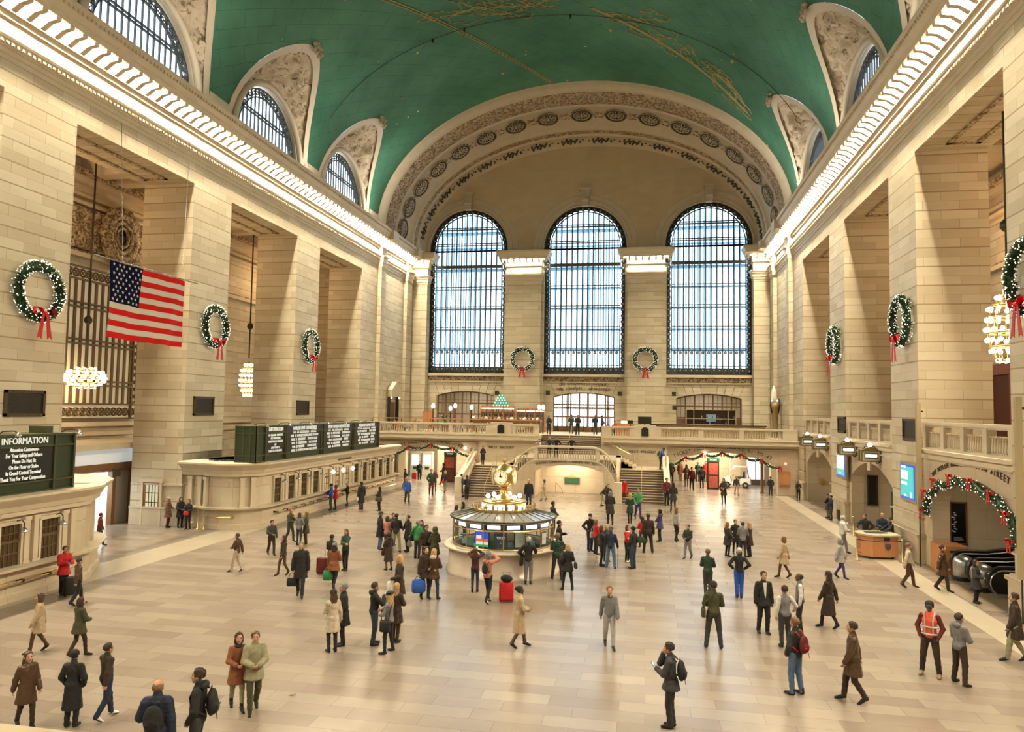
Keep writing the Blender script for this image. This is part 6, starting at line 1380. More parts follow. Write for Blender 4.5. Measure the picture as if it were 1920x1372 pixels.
def make_person(px, fy, hy, face, arms, legs='relax', top='jacket', tc='black', lc='char', skin='skin', hair='short', hc='dkbr', hat=None, hatc='black', fem=False, H=None, lean=0, z=0, shoe='black', lab='', y=None, x=None, shirt='white', extra=None, detail=None, scarf=None, grp=None):
    p = upt(px, fy, z) if x is None else Vector((x, y, z))
    if y is not None and x is None: d = pray(px, fy); tt = y / d.y; p = CP + d * tt; p.z = z
    if z == 0 and x is None and y is None:                           # keep clear of the counters and walls they stand at
        q = Vector((p.x - .45, p.y - 29.85, 0))
        if q.length < 2.8: q = q.normalized() * 2.8; p.x, p.y = q.x + .45, q.y + 29.85
        if p.x < -13.3 and (36.3 < p.y < 58.9 or p.y < 24.8): p.x = -13.3
        if p.y < 62: p.x = min(p.x, 17.65)
        p.y = min(p.y, 71.8)
    if H is None: H = max(1.5, min(1.93, solve_h(p.x, p.y, z, hy))) if hy else (1.66 if fem else 1.76)
    s = H / 1.755; dist = p.y; lod = 0 if dist < 26 else 1; h = .019 if dist < 20 else (.023 if dist < 36 else .030)
    bearing = math.atan2(-(p.x - CP.x), p.y); rz = R(face) + bearing
    aL, aR = (arms if isinstance(arms, tuple) else (arms, arms)); sit = legs == 'sit'; piv = V3(0, 0, .95); cl, sl = math.cos(R(lean)), math.sin(R(lean))
    Ri = np.array([[1, 0, 0], [0, cl, -sl], [0, sl, cl]])           # maps world-like to upright torso space (lean forward)
    U = (lambda G: (G - piv) @ Ri.T + piv) if lean else (lambda G: G)
    toW = (lambda v: Ri.T @ (v - piv) + piv) if lean else (lambda v: v)
    J = dict(arm=[], leg=[]); wsh = .150 if fem else .172
    for s_, an in ((-1, aL), (1, aR)):
        (tx, ty, tz), hint, curl = ARM[an]; tgt = V3(s_ * tx, ty, tz)
        if sit: tgt = tgt
        tgt = Ri @ (tgt - piv) + piv if lean else tgt
        sh = V3(s_ * wsh, -.01, 1.405); el, wr = ik(sh, tgt, .285, .255, V3(s_ * hint[0], hint[1], hint[2])); J['arm'].append((sh, el, wr))
    hipz = .93
    for s_, (fx, fy_, fz) in ((-1, LEG[legs][0]), (1, LEG[legs][1])):
        hp = V3(s_ * .088, 0, hipz); an = V3(s_ * fx, fy_ - .02, .09 + (fz if not sit else .47 + fz)); kn, an = ik(hp, an, .425, .415, V3(s_ * .12, 1, 0)); J['leg'].append((hp, kn, an))
    tr = .016 if lc not in ('skinny',) else .004; longlegs = True
    nk0, nk1 = V3(0, -.012, 1.45), V3(0, .012, 1.56)
    def fb(G):
        Pu = U(G); w = .93 if fem else 1.0
        sk = s_cone(Pu, nk0, nk1, .056, .052)
        ts = smin(s_ell(Pu, V3(0, 0, 1.29), (.150 * w, .098, .19)), s_cone(Pu, V3(-.12 * w, -.01, 1.40), V3(.12 * w, -.01, 1.40), .045, .045), .05); ts = smin(ts, s_ell(Pu, V3(0, .01, 1.08), (.132, .10, .16)), .05)
        tl = s_ell(G, V3(0, -.008, .95), (.150, .115, .12))
        for hp, kn, an in J['leg']:
            k = .008 if fem else .018; tl = smin(tl, s_cone(G, hp, kn, .082 + k, .056 + k), .04); tl = smin(tl, s_cone(G, kn, an + V3(0, 0, -.02), .054 + k, .040 + k * 1.1), .02)
        tl = tl + .004 * np.sin(G[:, 2] * 45 + G[:, 0] * 30) * (G[:, 2] < .55)
        ar = np.full(len(G), 9.)
        for sh, el, wr in J['arm']: ar = np.minimum(ar, smin(s_cone(Pu, sh, el, .045, .038), s_cone(Pu, el, wr, .037, .026), .02))
        st_ = np.stack([np.minimum(sk, ar + (0 if top != 'vest' else .0)), ts, tl], 1); lab_ = st_.argmin(1); d = smin(smin(smin(sk, ts, .03), tl, .03), ar, .03)
        if top in ('vest',): # white sleeves to the wrist or elbow
            near = ar < np.minimum(ts, tl); lab_ = np.where(near & (lab_ == 0), 5, lab_)
        return d, lab_
    lo = np.array([-.55, -.5, .0]); hi = np.array([.55, .62, 1.62])
    pts = np.array([q for a in J['arm'] + J['leg'] for q in a] + [[0, 0, 1.5]]); ptsw = np.array([toW(q) if q[2] > .95 or i < 6 else q for i, q in enumerate(pts)])
    lo = np.minimum(ptsw.min(0), [-.26, -.22, .05]) - .14; hi = np.maximum(ptsw.max(0), [.26, .2, 1.5]) + .14; lo[2] = min(.04, ptsw[:, 2].min() - .1); hi[2] = max(1.64, hi[2]) if not lean else hi[2] + .08
    Vs, Fs, Ls = [], [], []; off = 0
    def addm(Vv, F, lb):
        nonlocal off; Vs.append(Vv); Fs.append(F + off); Ls.append(lb[F[:, 0]]); off += len(Vv)
    B = nets(fb, lo, hi, h); addm(B[0], B[1], B[2])
    hv, hf, hl = HEADS[lod]; hc0 = V3(0, .018, 1.637); turn = 0; hw = np.array([toW(q) for q in (hv * 1.05 + hc0)]) if lean else hv * 1.05 + hc0; addm(hw, hf, np.where(hl == 0, 0, np.where(hl == 2, 6, np.where(hl == 3, 7, 8))))
    hands = []
    for i, (sh, el, wr) in enumerate(J['arm']):
        cur = ARM[(aL, aR)[i]][2]; Vv, F, lb = HANDS[(cur, lod)]; dz = (wr - el); dz = -dz / np.linalg.norm(dz); s_ = (-1, 1)[i]
        inw = V3(-s_, .25, 0); yy = inw - dz * (inw @ dz); yy /= np.linalg.norm(yy) + 1e-9; xx = np.cross(yy, dz); Mx = np.stack([xx, yy, dz], 1)
        vv = Vv * ((1, 1, 1) if s_ < 0 else (-1, 1, 1)); F2 = F if s_ < 0 else F[:, ::-1]; q = vv @ Mx.T + wr; q = np.array([toW(v) for v in q]) if lean else q; addm(q, F2, lb); hands.append(toW(wr + (wr - el) / np.linalg.norm(wr - el) * .07))
    fm = np.concatenate(Ls); mats = [cmat(skin), cmat(shirt), cmat(lc), cmat('black'), cmat('black'), cmat(shirt), MT['lip'], MT['eye_dark'], cmat(hc if hair != 'bald' else 'dkbr')]
    zoff = (-.47 if sit else 0)
    VV = np.concatenate(Vs); me = np_mesh('person', VV, np.concatenate(Fs), np.clip(fm, 0, 8), mats)
    o = bpy.data.objects.new('person', me); COL.objects.link(o); o.location = (p.x, p.y, p.z + zoff * s); o.rotation_euler = (0, 0, rz); o.scale = (s, s, s); tag(o, lab, 'person', grp)
    def child(nm, me_, M=None):
        c = bpy.data.objects.new(nm, me_); COL.objects.link(c); c.parent = o
        if M is not None: c.matrix_local = M
        return c
    T = Matrix(((1, 0, 0, 0), (0, cl, sl, 0), (0, -sl, cl, 0), (0, 0, 0, 1))) if lean else Matrix.Identity(4)
    hp_ = toW(hc0); HM = Matrix.Translation(Vector(hp_)) @ T @ Matrix.Scale(1.05, 4)
    if hair not in ('bald', None): child('hair', hair_mesh(hair, hc, lod), HM)
    if hat: child('hood' if 'hood' in hat else hat, hair_mesh(hat, hatc, lod), HM)
    if scarf: child('scarf', hair_mesh('scarf', scarf, lod), HM)
    hem = dict(jacket=.86, puffer=.86, coat=.60, long=.42, shirt=.90, hoodie=.87, vest=.90, suit=.80, parka=.72)[top]; fit = dict(jacket=.018, puffer=.03, coat=.022, long=.02, shirt=.010, hoodie=.02, vest=.012, suit=.016, parka=.027)[top]
    if top == 'vest':
        def gf(G):
            d, l = garment_field(J, None, fem, fit, U, hem, 'x')(G); Pu = U(G)
            for sh, el, wr in J['arm']: d = np.maximum(np.maximum(d, -(s_cone(Pu, sh + (sh - V3(0, 0, 1.42)) * .1, el, .075, .075))), -(s_cone(Pu, el, wr, .066, .054)))
            return d, l
        g = nets(gf, lo - .03, hi + .03, h)
        gr = child('waistcoat', np_mesh('waistcoat', g[0], g[1], g[2][g[1][:, 0]], [cmat(tc)])); 
        gs = nets(garment_field(J, None, fem, .006, U, .93, 'x'), lo, hi, h); child('shirt', np_mesh('shirt', gs[0], gs[1], gs[2][gs[1][:, 0]], [cmat(shirt)]))
    else:
        g = nets(garment_field(J, None, fem, fit, U, hem, 'puffer' if top == 'puffer' else 'x'), lo - .04, hi + .05, h)
        child({'shirt': 'shirt', 'hoodie': 'sweatshirt', 'coat': 'coat', 'long': 'coat', 'parka': 'coat'}.get(top, 'jacket'), np_mesh('jacket', g[0], g[1], g[2][g[1][:, 0]], [cmat(tc)]))
    sv, sf, slb = SHOES[lod]; key = ('shoe', shoe, lod)
    if key not in HAIRM: HAIRM[key] = np_mesh('shoe', sv, sf, slb[sf[:, 0]], [cmat(shoe, .45), cmat('black' if shoe != 'gold' else 'dkbr')])
    for hp, kn, an in J['leg']:
        lift = an[2] - .09; pitch_ = -R(45) * min(1, max(0, lift) / .09) if not sit and lift > .01 else 0
        child('shoe', HAIRM[key], Matrix.Translation((an[0], an[1] + .02, an[2] - .09)) @ Matrix.Rotation(-R(6) if an[0] > 0 else R(6), 4, 'Z') @ Matrix.Rotation(pitch_, 4, 'X'))
    bpy.context.view_layer.update() if False else None
    MW = Matrix.Translation((p.x, p.y, p.z + zoff * s)) @ Matrix.Rotation(rz, 4, 'Z') @ Matrix.Scale(s, 4); o_ = dict(o=o, M=MW, T=T, rz=rz, hands=[MW @ Vector(q) for q in hands], s=s, toW=toW, p=p)
    PEOPLE.append(o_)
    if extra:
        for e in (extra if isinstance(extra, list) else [extra]): EXTRA[e[0]](o_, *e[1:])
    return o_
# ---- carried things, each its own top-level object
def bp_mesh(w=.30, d=.17, h=.44):
    return lambda P: (smin(s_ell(P, V3(0, -.02, 0), (w / 2, d / 2, h / 2)), s_ell(P, V3(0, -d * .45, -h * .16), (w * .38, d * .35, h * .26)), .02), np.zeros(len(P), int))
BPM = {}
def x_backpack(o, col, lab, sc=1.0, acc=None):
    if 'b' not in BPM: BPM['b'] = nets(bp_mesh(), (-.2, -.22, -.27), (.2, .14, .27), .018)
    k = ('b', col)
    if k not in BPM: v, f, l = BPM['b']; BPM[k] = np_mesh('backpack', v, f, np.zeros(len(f)), [cmat(col)])
    c = bpy.data.objects.new('backpack', BPM[k]); COL.objects.link(c); c.matrix_world = o['M'] @ Matrix.Translation(Vector(o['toW'](V3(0, -.205, 1.20)))) @ o['T'] @ Matrix.Scale(sc, 4); tag(c, lab, 'backpack')
    m = MB()
    for sg in (-1, 1): m.tube([(sg * .08, .05, .19), (sg * .10, .12, .27), (sg * .12, .24, .235), (sg * .12, .295, .12), (sg * .135, .27, -.02), (sg * .15, .14, -.12), (sg * .1, .05, -.17)], .015, 5)
    m.tube([(-.03, 0, .2), (0, -.01, .26), (.03, 0, .2)], .01, 5); q = m.build('strap', [cmat(acc or col)], c, True)
    m = MB(); m.tube([(.12, -.06, -.2), (.13, -.08, -.33)], .008, 4); m.box(-.1, -.135, -.06, .1, -.12, -.045); m.build('buckle', [cmat(acc or 'black')], c)
def x_phone(o, side, lab, glow=True):
    h = o['hands'][side]; t = thing('phone', lab, 'phone', h + Vector((0, 0, .03)), o['rz']); m = MB(); m.cbox((0, .03, 0), (.075, .012, .15), 0, 0, R(-35)); m.build('body', ['black_gloss'], t); m = MB(); m.cbox((0, .022, .004), (.066, .004, .136), 0, 0, R(-35)); m.build('display', [mat('phone_glow', (.6, .8, 1), .3, emit=(.6, .85, 1), es=1.3)], t)
def x_bag(o, side, col, lab, w=.32, d=.12, h=.28, drop=.2, nm='handbag', hl=None):
    p = o['hands'][side]; t = thing(nm, lab, 'bag', p - Vector((0, 0, drop + h / 2)), o['rz']); m = MB(); n = 10
    rings = [[(w / 2 * k * math.copysign(abs(math.cos(a)) ** .5, math.cos(a)), d / 2 * k2 * math.copysign(abs(math.sin(a)) ** .5, math.sin(a)), zz) for a in [2 * math.pi * j / 16 for j in range(16)]] for zz, k, k2 in ((-h / 2, .86, .9), (-h / 2 + .03, 1, 1.05), (0, 1.04, 1.15), (h / 2 - .04, .95, .7), (h / 2, .9, .35))]
    m.loft(rings); m.build('body', [cmat(col)], t, True); m = MB(); m.tube([(-w * .3, 0, h / 2 - .02), (-w * .2, 0, h / 2 + drop * .7), (0, 0, h / 2 + drop), (w * .2, 0, h / 2 + drop * .7), (w * .3, 0, h / 2 - .02)], .011, 5); m.build('handle', [cmat(hl or col)], t, True); return t
def x_shoulder(o, side, col, lab, w=.3, d=.12, h=.26, z=.95, back=0):
    M = o['M']; sx = -1 if side == 0 else 1; pos = M @ Vector((sx * .27, -.02 + back, z)); t = thing('shoulder_bag', lab, 'bag', pos, o['rz'] + R(90)); m = MB()
    m.loft([[(w / 2 * k * math.copysign(abs(math.cos(a)) ** .6, math.cos(a)), d / 2 * k2 * math.copysign(abs(math.sin(a)) ** .6, math.sin(a)), zz) for a in [2 * math.pi * j / 16 for j in range(16)]] for zz, k, k2 in ((-h / 2, .9, .9), (-h / 2 + .03, 1, 1.05), (h / 4, 1, 1), (h / 2, .92, .5))]); m.build('body', [cmat(col)], t, True)
    L = Matrix.Rotation(-(o['rz'] + R(90)), 4, 'Z') @ Matrix.Translation(-pos); P_ = [M @ Vector(q) for q in ((sx * .27, -.12, z + .1), (sx * .22, -.15, 1.25), (-sx * .04, -.1, 1.50), (-sx * .04, .1, 1.47), (sx * .20, .15, 1.2), (sx * .27, .1, z + .1))]; m = MB(); m.tube([L @ q for q in P_], .013, 5); m.build('strap', [cmat(col)], t, True)
def suitcase(p, rz, col, lab, h=.6, w=.4, d=.25, hand=.35, hl='char'):
    t = thing('suitcase', lab, 'suitcase', p, rz); m = MB(); m.loft([[(w / 2 * k * math.copysign(abs(math.cos(a)) ** .4, math.cos(a)), d / 2 * k * math.copysign(abs(math.sin(a)) ** .4, math.sin(a)), zz) for a in [2 * math.pi * j / 16 for j in range(16)]] for zz, k in ((.05, .9), (.08, 1), (h, 1), (h + .03, .92))]); m.build('body', [cmat(col, .5)], t, True)
    m = MB(); m.box(-w * .36, -d / 2 - .03, .12, w * .36, -d / 2, h * .55); m.build('pocket', [cmat(col, .5)], t)
    if hand: m = MB(); m.tube([(-w * .25, d * .3, h), (-w * .25, d * .3, h + hand), (w * .25, d * .3, h + hand), (w * .25, d * .3, h)], .011, 5); m.build('handle', [MT['steel']], t)
    for sx in (-1, 1): m = MB(); m.tube([(sx * w * .4, -.01, .035), (sx * w * .4 + .02, -.01, .035)], .035, 8); m.build('wheel', [cmat('black')], t)
    return t
def x_suitcase(o, dx, dy, col, lab, **k): q = o['M'] @ Vector((dx, dy, 0)); suitcase(Vector((q.x, q.y, o['p'].z)), o['rz'], col, lab, **k)
def x_cane(o, side, lab): h = o['hands'][side]; m = MB(); z0 = o['p'].z - h.z; m.tube([(0, 0, z0 + .01), (0, 0, 0), (0, .02, .04), (.0, .06, .03)], .012, 6); tag(m.build('walking_stick', [cmat('dkbr')], None, True, loc=h), lab, 'walking stick')
def x_paper(o, side, col, lab, w=.24, h=.3): h0 = o['hands'][side]; m = MB(); m.cbox((0, .06, .02), (w, .006, h), 0, 0, R(-50)); c = m.build('leaflet', [cmat(col)], None, loc=h0); c.rotation_euler = (0, 0, o['rz']); tag(c, lab, 'leaflet')
def x_child(o, nm, fn, mname): m = MB(); fn(m); c = m.build(nm, [MT.get(mname) or bpy.data.materials[mname]], o['o'])
def x_glasses(o): x_child(o, 'glasses', lambda m: [m.tube([(sg * .031 + .022 * math.cos(a), .122, 1.647 + .018 * math.sin(a)) for a in [2 * math.pi * k / 8 for k in range(8)]], .003, 4, 0, True) for sg in (-1, 1)], 'black')
def x_hivis(o): 
    def f(m):
        for z in (1.0, 1.17): m.loft([[(a * (.182 + e) , 0, 0) for a in (0,)] for e in (0,)]) if False else m.tube([((.172 + .02) * math.cos(2 * math.pi * k / 24), (.128 + .018) * math.sin(2 * math.pi * k / 24), z) for k in range(24)], .020, 6, 0, True)
        for sx in (-.085, .085): m.tube([(sx, .135, 1.02), (sx, .145, 1.15), (sx, .137, 1.3), (sx * 1.2, .08, 1.44), (sx * 1.3, -.02, 1.49), (sx * 1.2, -.1, 1.42), (sx, -.14, 1.3), (sx, -.145, 1.1)], .016, 5)
    x_child(o, 'reflective_stripe', f, mat('reflective', (.45, .46, .45), .4).name)
def x_collar(o): x_child(o, 'shirt_front', lambda m: m.ext([(-.05, .118, 1.45), (.05, .118, 1.45), (.022, .146, 1.12), (0, .15, 1.02), (-.022, .146, 1.12)], (0, -.03, 0)), cmat('white').name)
EXTRA = dict(collar=x_collar, backpack=x_backpack, phone=x_phone, bag=x_bag, shoulder=x_shoulder, suitcase=x_suitcase, cane=x_cane, paper=x_paper, glasses=x_glasses, hivis=x_hivis)
# ================================================================ CHANDELIERS, BALCONY ROOM, PASSAGES, DESK
def chandelier(x, y, z, top, lab, r=.85, h=2.6):
    t = thing('chandelier', lab, 'chandelier', (x, y, z)); m = MB(); m.tube([(0, 0, h * .5 + .3), (0, 0, top - z)], .05, 6)
    m.lathe([(.1, 0), (.22, .15), (.2, .35), (.06, .5)], (0, 0, h * .5 + 2.4), 12); m.build('chain', ['bronze_dark'], t, True)
    m = MB()
    for zz, k in ((-h * .5, .55), (-h * .3, .85), (-h * .1, 1), (h * .12, .95), (h * .32, .7), (h * .45, .4)): m.tube([(r * k * math.cos(2 * math.pi * j / 20), r * k * math.sin(2 * math.pi * j / 20), zz) for j in range(20)], .045, 5, 0, True)
    for j in range(10): a = 2 * math.pi * j / 10; m.tube([(r * k * math.cos(a), r * k * math.sin(a), zz) for zz, k in ((-h * .5, .55), (-h * .3, .85), (-h * .1, 1), (h * .12, .95), (h * .32, .7), (h * .5, .1))], .025, 4)
    m.build('frame', ['brass'], t, True)
    for zz, k, n in ((-h * .5, .5, 9), (-h * .36, .8, 12), (-h * .2, 1.0, 14), (-h * .05, 1.05, 15), (h * .1, 1.0, 14), (h * .25, .9, 12), (h * .42, .5, 8)):
        for j in range(n):
            a = 2 * math.pi * j / n + zz; o = bpy.data.objects.new('bulb', BULB); COL.objects.link(o); o.parent = t; o.location = (r * k * math.cos(a), r * k * math.sin(a), zz)
    point('chandelier_light', (x, y, z - h * .7), 260, (1, .74, .45), .5)
_m = MB(); _m.sphere((0, 0, 0), .09, 5); BULB = _m.data('bulb', ['lamp_bulb'])
chandelier(-24.5, 35.62, 7.95, 20.6, 'chandelier of small bulbs before the big bronze grille window', .95, 1.1)
chandelier(-22.2, 48.6, 8.45, 20.6, 'chandelier of small bulbs seen past the pier above the long booth roof', .55, 2.4)
chandelier(20.1, 31.3, 10.1, 20.6, 'large golden chandelier of bright bulbs hanging at the frame edge', .72, 2.7)
# ---- balcony: bar, shelves, lamps, tables
def shelf_unit(x, y, w, h, lab, glow=True):
    t = thing('bar_shelf', lab, 'shelf', (x, y, FB)); m = MB()
    for k in range(int(w / .9) + 1): xx = -w / 2 + w * k / int(w / .9); m.box(xx - .04, -.2, 0, xx + .04, .2, h)
    for zz in (0, .9, 1.4, 1.9, h - .05): m.box(-w / 2, -.2, zz, w / 2, .2, zz + .05)
    m.build('frame', ['wood_orange'], t); m = MB(); m.box(-w / 2, .2, 0, w / 2, .24, h); m.build('back', [mat('shelf_back', (.35, .22, .12), .5, emit=(1, .7, .4), es=.12)], t)
    m = MB(); m.box(-w / 2, -.1, h - .3, w / 2, .15, h - .22); m.build('lamp_strip', ['lamp_soft'], t); return t
shelf_unit(-8.3, 71.5, 3.4, 2.5, 'wooden bar shelves with bottles in front of the first low arch'); shelf_unit(-4.9, 71.0, 2.8, 2.3, 'wooden bar shelves with bottles against the west pier')
bm = MB(); bm.lathe([(.045, 0), (.045, .2), (.015, .26), (.015, .32)], (0, 0, 0), 8, 0); BT = {c: bm.data('bottle', [c2]) for c, c2 in (('g', cmat('dkgr', .2)), ('b', cmat('brown', .2)), ('w', cmat('lgrey', .2)))}
for sx, sy, w, lab, gp in ((-8.3, 71.45, 3.2, 'bottle standing on the bar shelves in front of the first low arch', 'bottles on the shelves by the arch'), (-4.9, 70.95, 2.6, 'bottle standing on the bar shelves against the west pier', 'bottles on the shelves by the pier')):
    for zz in (.95, 1.45, 1.95):
        n = int(w / .17)
        for k in range(n): o = bpy.data.objects.new('bottle', BT['gbw'[(k * 7 + int(zz * 10)) % 3]]); COL.objects.link(o); o.location = (sx - w / 2 + w * (k + .5) / n, sy, FB + zz); tag(o, lab, 'bottle', gp)
def counter(x0, x1, y, h, lab, m1='wood_brown', m2='wood_orange'):
    t = thing('bar_counter', lab, 'counter', ((x0 + x1) / 2, y, FB)); w = (x1 - x0) / 2; m = MB(); m.box(-w, -.3, 0, w, .3, h - .06); m.build('body', [m1], t); m = MB(); m.box(-w - .05, -.4, h - .06, w + .05, .35, h); m.build('worktop', [m2], t)
counter(-10.5, -3.6, 69.2, 1.15, 'long wooden bar counter crowded with glassware')
for k in range(16):
    m = MB(); m.lathe([(.12, 0), (.13, .05), (.02, .07), (.1 + .04 * (k % 3), .22)] if k % 3 else [(.2, 0), (.22, .12), (.14, .24), (.03, .3)], (0, 0, 0), 10); tag(m.build('serving_dish', [cmat(('white', 'lgrey', 'cream')[k % 3], .3)], None, True, loc=(-10.2 + .42 * k, 69.1, FB + 1.15)), 'pale dish or glass on the long wooden bar counter', 'dish', 'dishes on the bar counter')
def post_lamp(x, y, z0, h, lab):
    t = thing('post_lamp', lab, 'lamp', (x, y, z0)); m = MB(); m.lathe([(.12, 0), (.05, .1), (.04, h)], (0, 0, 0), 8); m.build('post', ['black'], t); m = MB(); m.sphere((0, 0, h + .22), .17, 8, 0, 1, 1, 1.4); m.build('shade', ['lamp_soft'], t, True)
for i, (px, yy, hh) in enumerate(((812, 65, 2.15), (844.5, 65.5, 1.95), (853.5, 66, 2.2), (884, 66, 2.1), (1011, 67, 2.2), (1018.5, 67, 2.2))):
    d_ = pray(px, 770); tt = yy / d_.y; q = CP + d_ * tt; post_lamp(q.x, yy, FB, hh, 'black post lamp with white shade, ' + ('at the palm, first from the corner', 'short one right of the palm', 'tall one right of the palm', 'in front of the bar shelves', 'first of the pair by the stairs', 'second of the pair by the stairs')[i].replace('right of', 'just past'))
t = thing('potted_palm', 'bushy green palm on the balcony between the post lamps', 'plant', (-12.1, 65.6, FB)); m = MB(); m.lathe([(.25, 0), (.35, .6), (.3, .65)], (0, 0, 0), 12); m.build('pot', ['wood_brown'], t, True); m = MB(); rd = random.Random(4)
for k in range(46):
    a = rd.uniform(0, 6.28); L_ = rd.uniform(.6, 1.15); e = rd.uniform(.3, 1.2); p0 = Vector((0, 0, 1.0)); p1 = p0 + Vector((math.cos(a) * math.cos(e), math.sin(a) * math.cos(e), math.sin(e))) * L_ * .6; p2 = p1 + Vector((math.cos(a), math.sin(a), -.35)) * L_ * .5; s_ = Vector((-math.sin(a), math.cos(a), 0)) * .05
    m.add([p0 + s_ * .4, p0 - s_ * .4, p1 - s_, p1 + s_, p2], [(0, 1, 2, 3), (3, 2, 4)])
m.tube([(0, 0, .6), (0, 0, 1.1)], .05, 6); m.build('foliage', [mat('palm_green', (.03, .10, .03), .5, var=.4, vs=5)], t)
t = thing('christmas_tree', 'green tree shaped display of glowing panels in the first low arch', 'tree display', (-8.2, 72.4, FB + 2.2)); m = MB(); m.ext([(-1.05, 0, 0), (1.15, 0, 0), (.05, 0, 1.65)], (0, .15, 0)); m.build('crown', [mat('tree_green', (.05, .3, .2), .4, emit=(.1, .6, .4), es=.35, var=.3)], t)
m = MB()
for j in range(6):
    for k in range(7 - j): m.sphere((-.85 + .14 * j + .29 * k, -.02, .12 + .25 * j), .06, 4)
m.build('ornament', ['lamp_soft'], t)
# thin wooden rail and dining tables behind the balustrade
t = thing('dining_rail', 'thin orange wooden rail with posts behind the balcony balustrade', 'rail', (-8.5, 62.9, FB)); m = MB(); m.box(-9.6, -.05, 1.2, 5.4, .05, 1.28); m.build('rail', ['wood_orange'], t); m = MB()
for k in range(12): m.box(-9.6 + 1.36 * k - .025, -.025, 0, -9.6 + 1.36 * k + .025, .025, 1.2)
m.build('post', ['wood_brown'], t)
T0 = thing('dining_table', 'small round table under a white cloth behind the balcony balustrade', 'table', (0, 0, 0), 0, 'dining tables on the west balcony'); m = MB(); m.lathe([(.5, .35), (.52, .74), (.5, .76)], (0, 0, 0), 16); m.build('tablecloth', ['cloth_white'], T0, True); m = MB(); m.lathe([(.25, 0), (.04, .05), (.04, .5)], (0, 0, 0), 8); m.build('leg', ['black'], T0)
C0 = thing('dining_chair', 'wooden dining chair at a white table behind the balcony balustrade', 'chair', (0, 0, 0), 0, 'dining chairs on the west balcony'); m = MB(); m.box(-.22, -.22, .42, .22, .22, .48); m.build('seat', ['wood_red'], C0)
m = MB(); m.ext([(-.2, .2, .48), (.2, .2, .48), (.2, .26, .98), (-.2, .26, .98)], (0, .03, 0)); m.build('backrest', ['wood_orange'], C0)
for sx in (-.19, .19):
    for sy in (-.19, .19): m = MB(); m.box(sx - .02, sy - .02, 0, sx + .02, sy + .02, .42); m.build('leg', ['wood_red'], C0)
first = True
for k, (x, y) in enumerate([(-17.2 + 1.75 * i, 64.2 + .9 * (i % 2)) for i in range(8) if i != 3] + [(-16.5 + 1.9 * i, 67.2) for i in range(4)]):
    if first: T0.location = (x, y, FB); C0.location = (x - .75, y, FB); C0.rotation_euler = (0, 0, R(90)); first = False; dup(C0, (x + .75, y, FB), R(-90))
    else: dup(T0, (x, y, FB)); dup(C0, (x - .75, y, FB), R(90)); dup(C0, (x + .72, y, FB), R(-90))
# counter side of the balcony
t = thing('bar_counter', 'wide curved counter with patterned front on the balcony before the second bar', 'counter', (11.8, 66.4, FB)); m = MB(); m.box(-4.4, -.6, 0, 4.6, .6, 1.02); m.build('body', [mat('pattern_front', (.33, .24, .12), .5, var=.7, vs=9)], t); m = MB(); m.box(-5.2, -.75, 1.02, 4.7, .7, 1.1); m.box(-9.0 + 2, -.75, .9, -4.4, .3, 1.0); m.build('worktop', [mat('counter_dark', (.05, .03, .02), .25)], t)
t = thing('bar_shelf', 'open brass framed shelf unit with dark bottles in the counter side arch', 'shelf', (12.4, 72.6, FB)); m = MB()
for xx in (-2.3, -1.6, 1.6, 2.3): m.box(xx - .04, -.25, 0, xx + .04, .25, 2.45)
for zz in (1.0, 1.55, 2.4): m.box(-2.35, -.27, zz, 2.35, .27, zz + .06)
m.build('frame', [mat('shelf_brass', (.5, .38, .24), .4, .4)], t); m = MB(); m.box(-2.3, .22, 0, 2.3, .26, 2.4); m.build('back', [mat('bar_dark', (.03, .015, .012), .3)], t); m = MB(); m.box(-.4, .18, 1.3, .5, .22, 2.0); m.build('mirror', [mat('mirror_blue', (.25, .4, .5), .15, emit=(.5, .7, .9), es=.35)], t)
for k in range(18): o = bpy.data.objects.new('bottle', BT['gbw'[k % 3]]); COL.objects.link(o); o.location = (12.4 - 2.1 + .25 * k, 72.5, FB + (1.61 if k % 2 else 1.06)); tag(o, 'bottle on the brass framed shelf unit in the counter side arch', 'bottle', 'bottles on the brass shelf unit')
for x, w, lab in ((6.15, 1.15, 'wide black monitor standing behind the balcony pedestal'), (4.9, .5, 'small black till beside the wide monitor')):
    t = thing('monitor', lab, 'monitor', (x, 64.6, FB)); m = MB(); m.box(-w / 2, -.04, 1.1, w / 2, .04, 1.1 + w * .55); m.build('screen', ['black_gloss'], t); m = MB(); m.box(-.05, -.03, .0, .05, .03, 1.1); m.box(-.2, -.15, 0, .2, .15, .04); m.build('stand', ['black'], t)
t = thing('desk', 'small reception desk with lit sign on the balcony beside the seated red top', 'desk', (4.2, 65.6, FB)); m = MB(); m.box(-.7, -.3, 0, .7, .3, 1.1); m.build('body', ['wood_orange'], t); m = MB(); m.box(-.1, -.32, 1.12, .5, -.28, 1.32); m.build('sign', ['lamp_soft'], t)
for x, w, lab in ((-12.3, 1.8, 0), (12.9, 2.2, 1)): pass
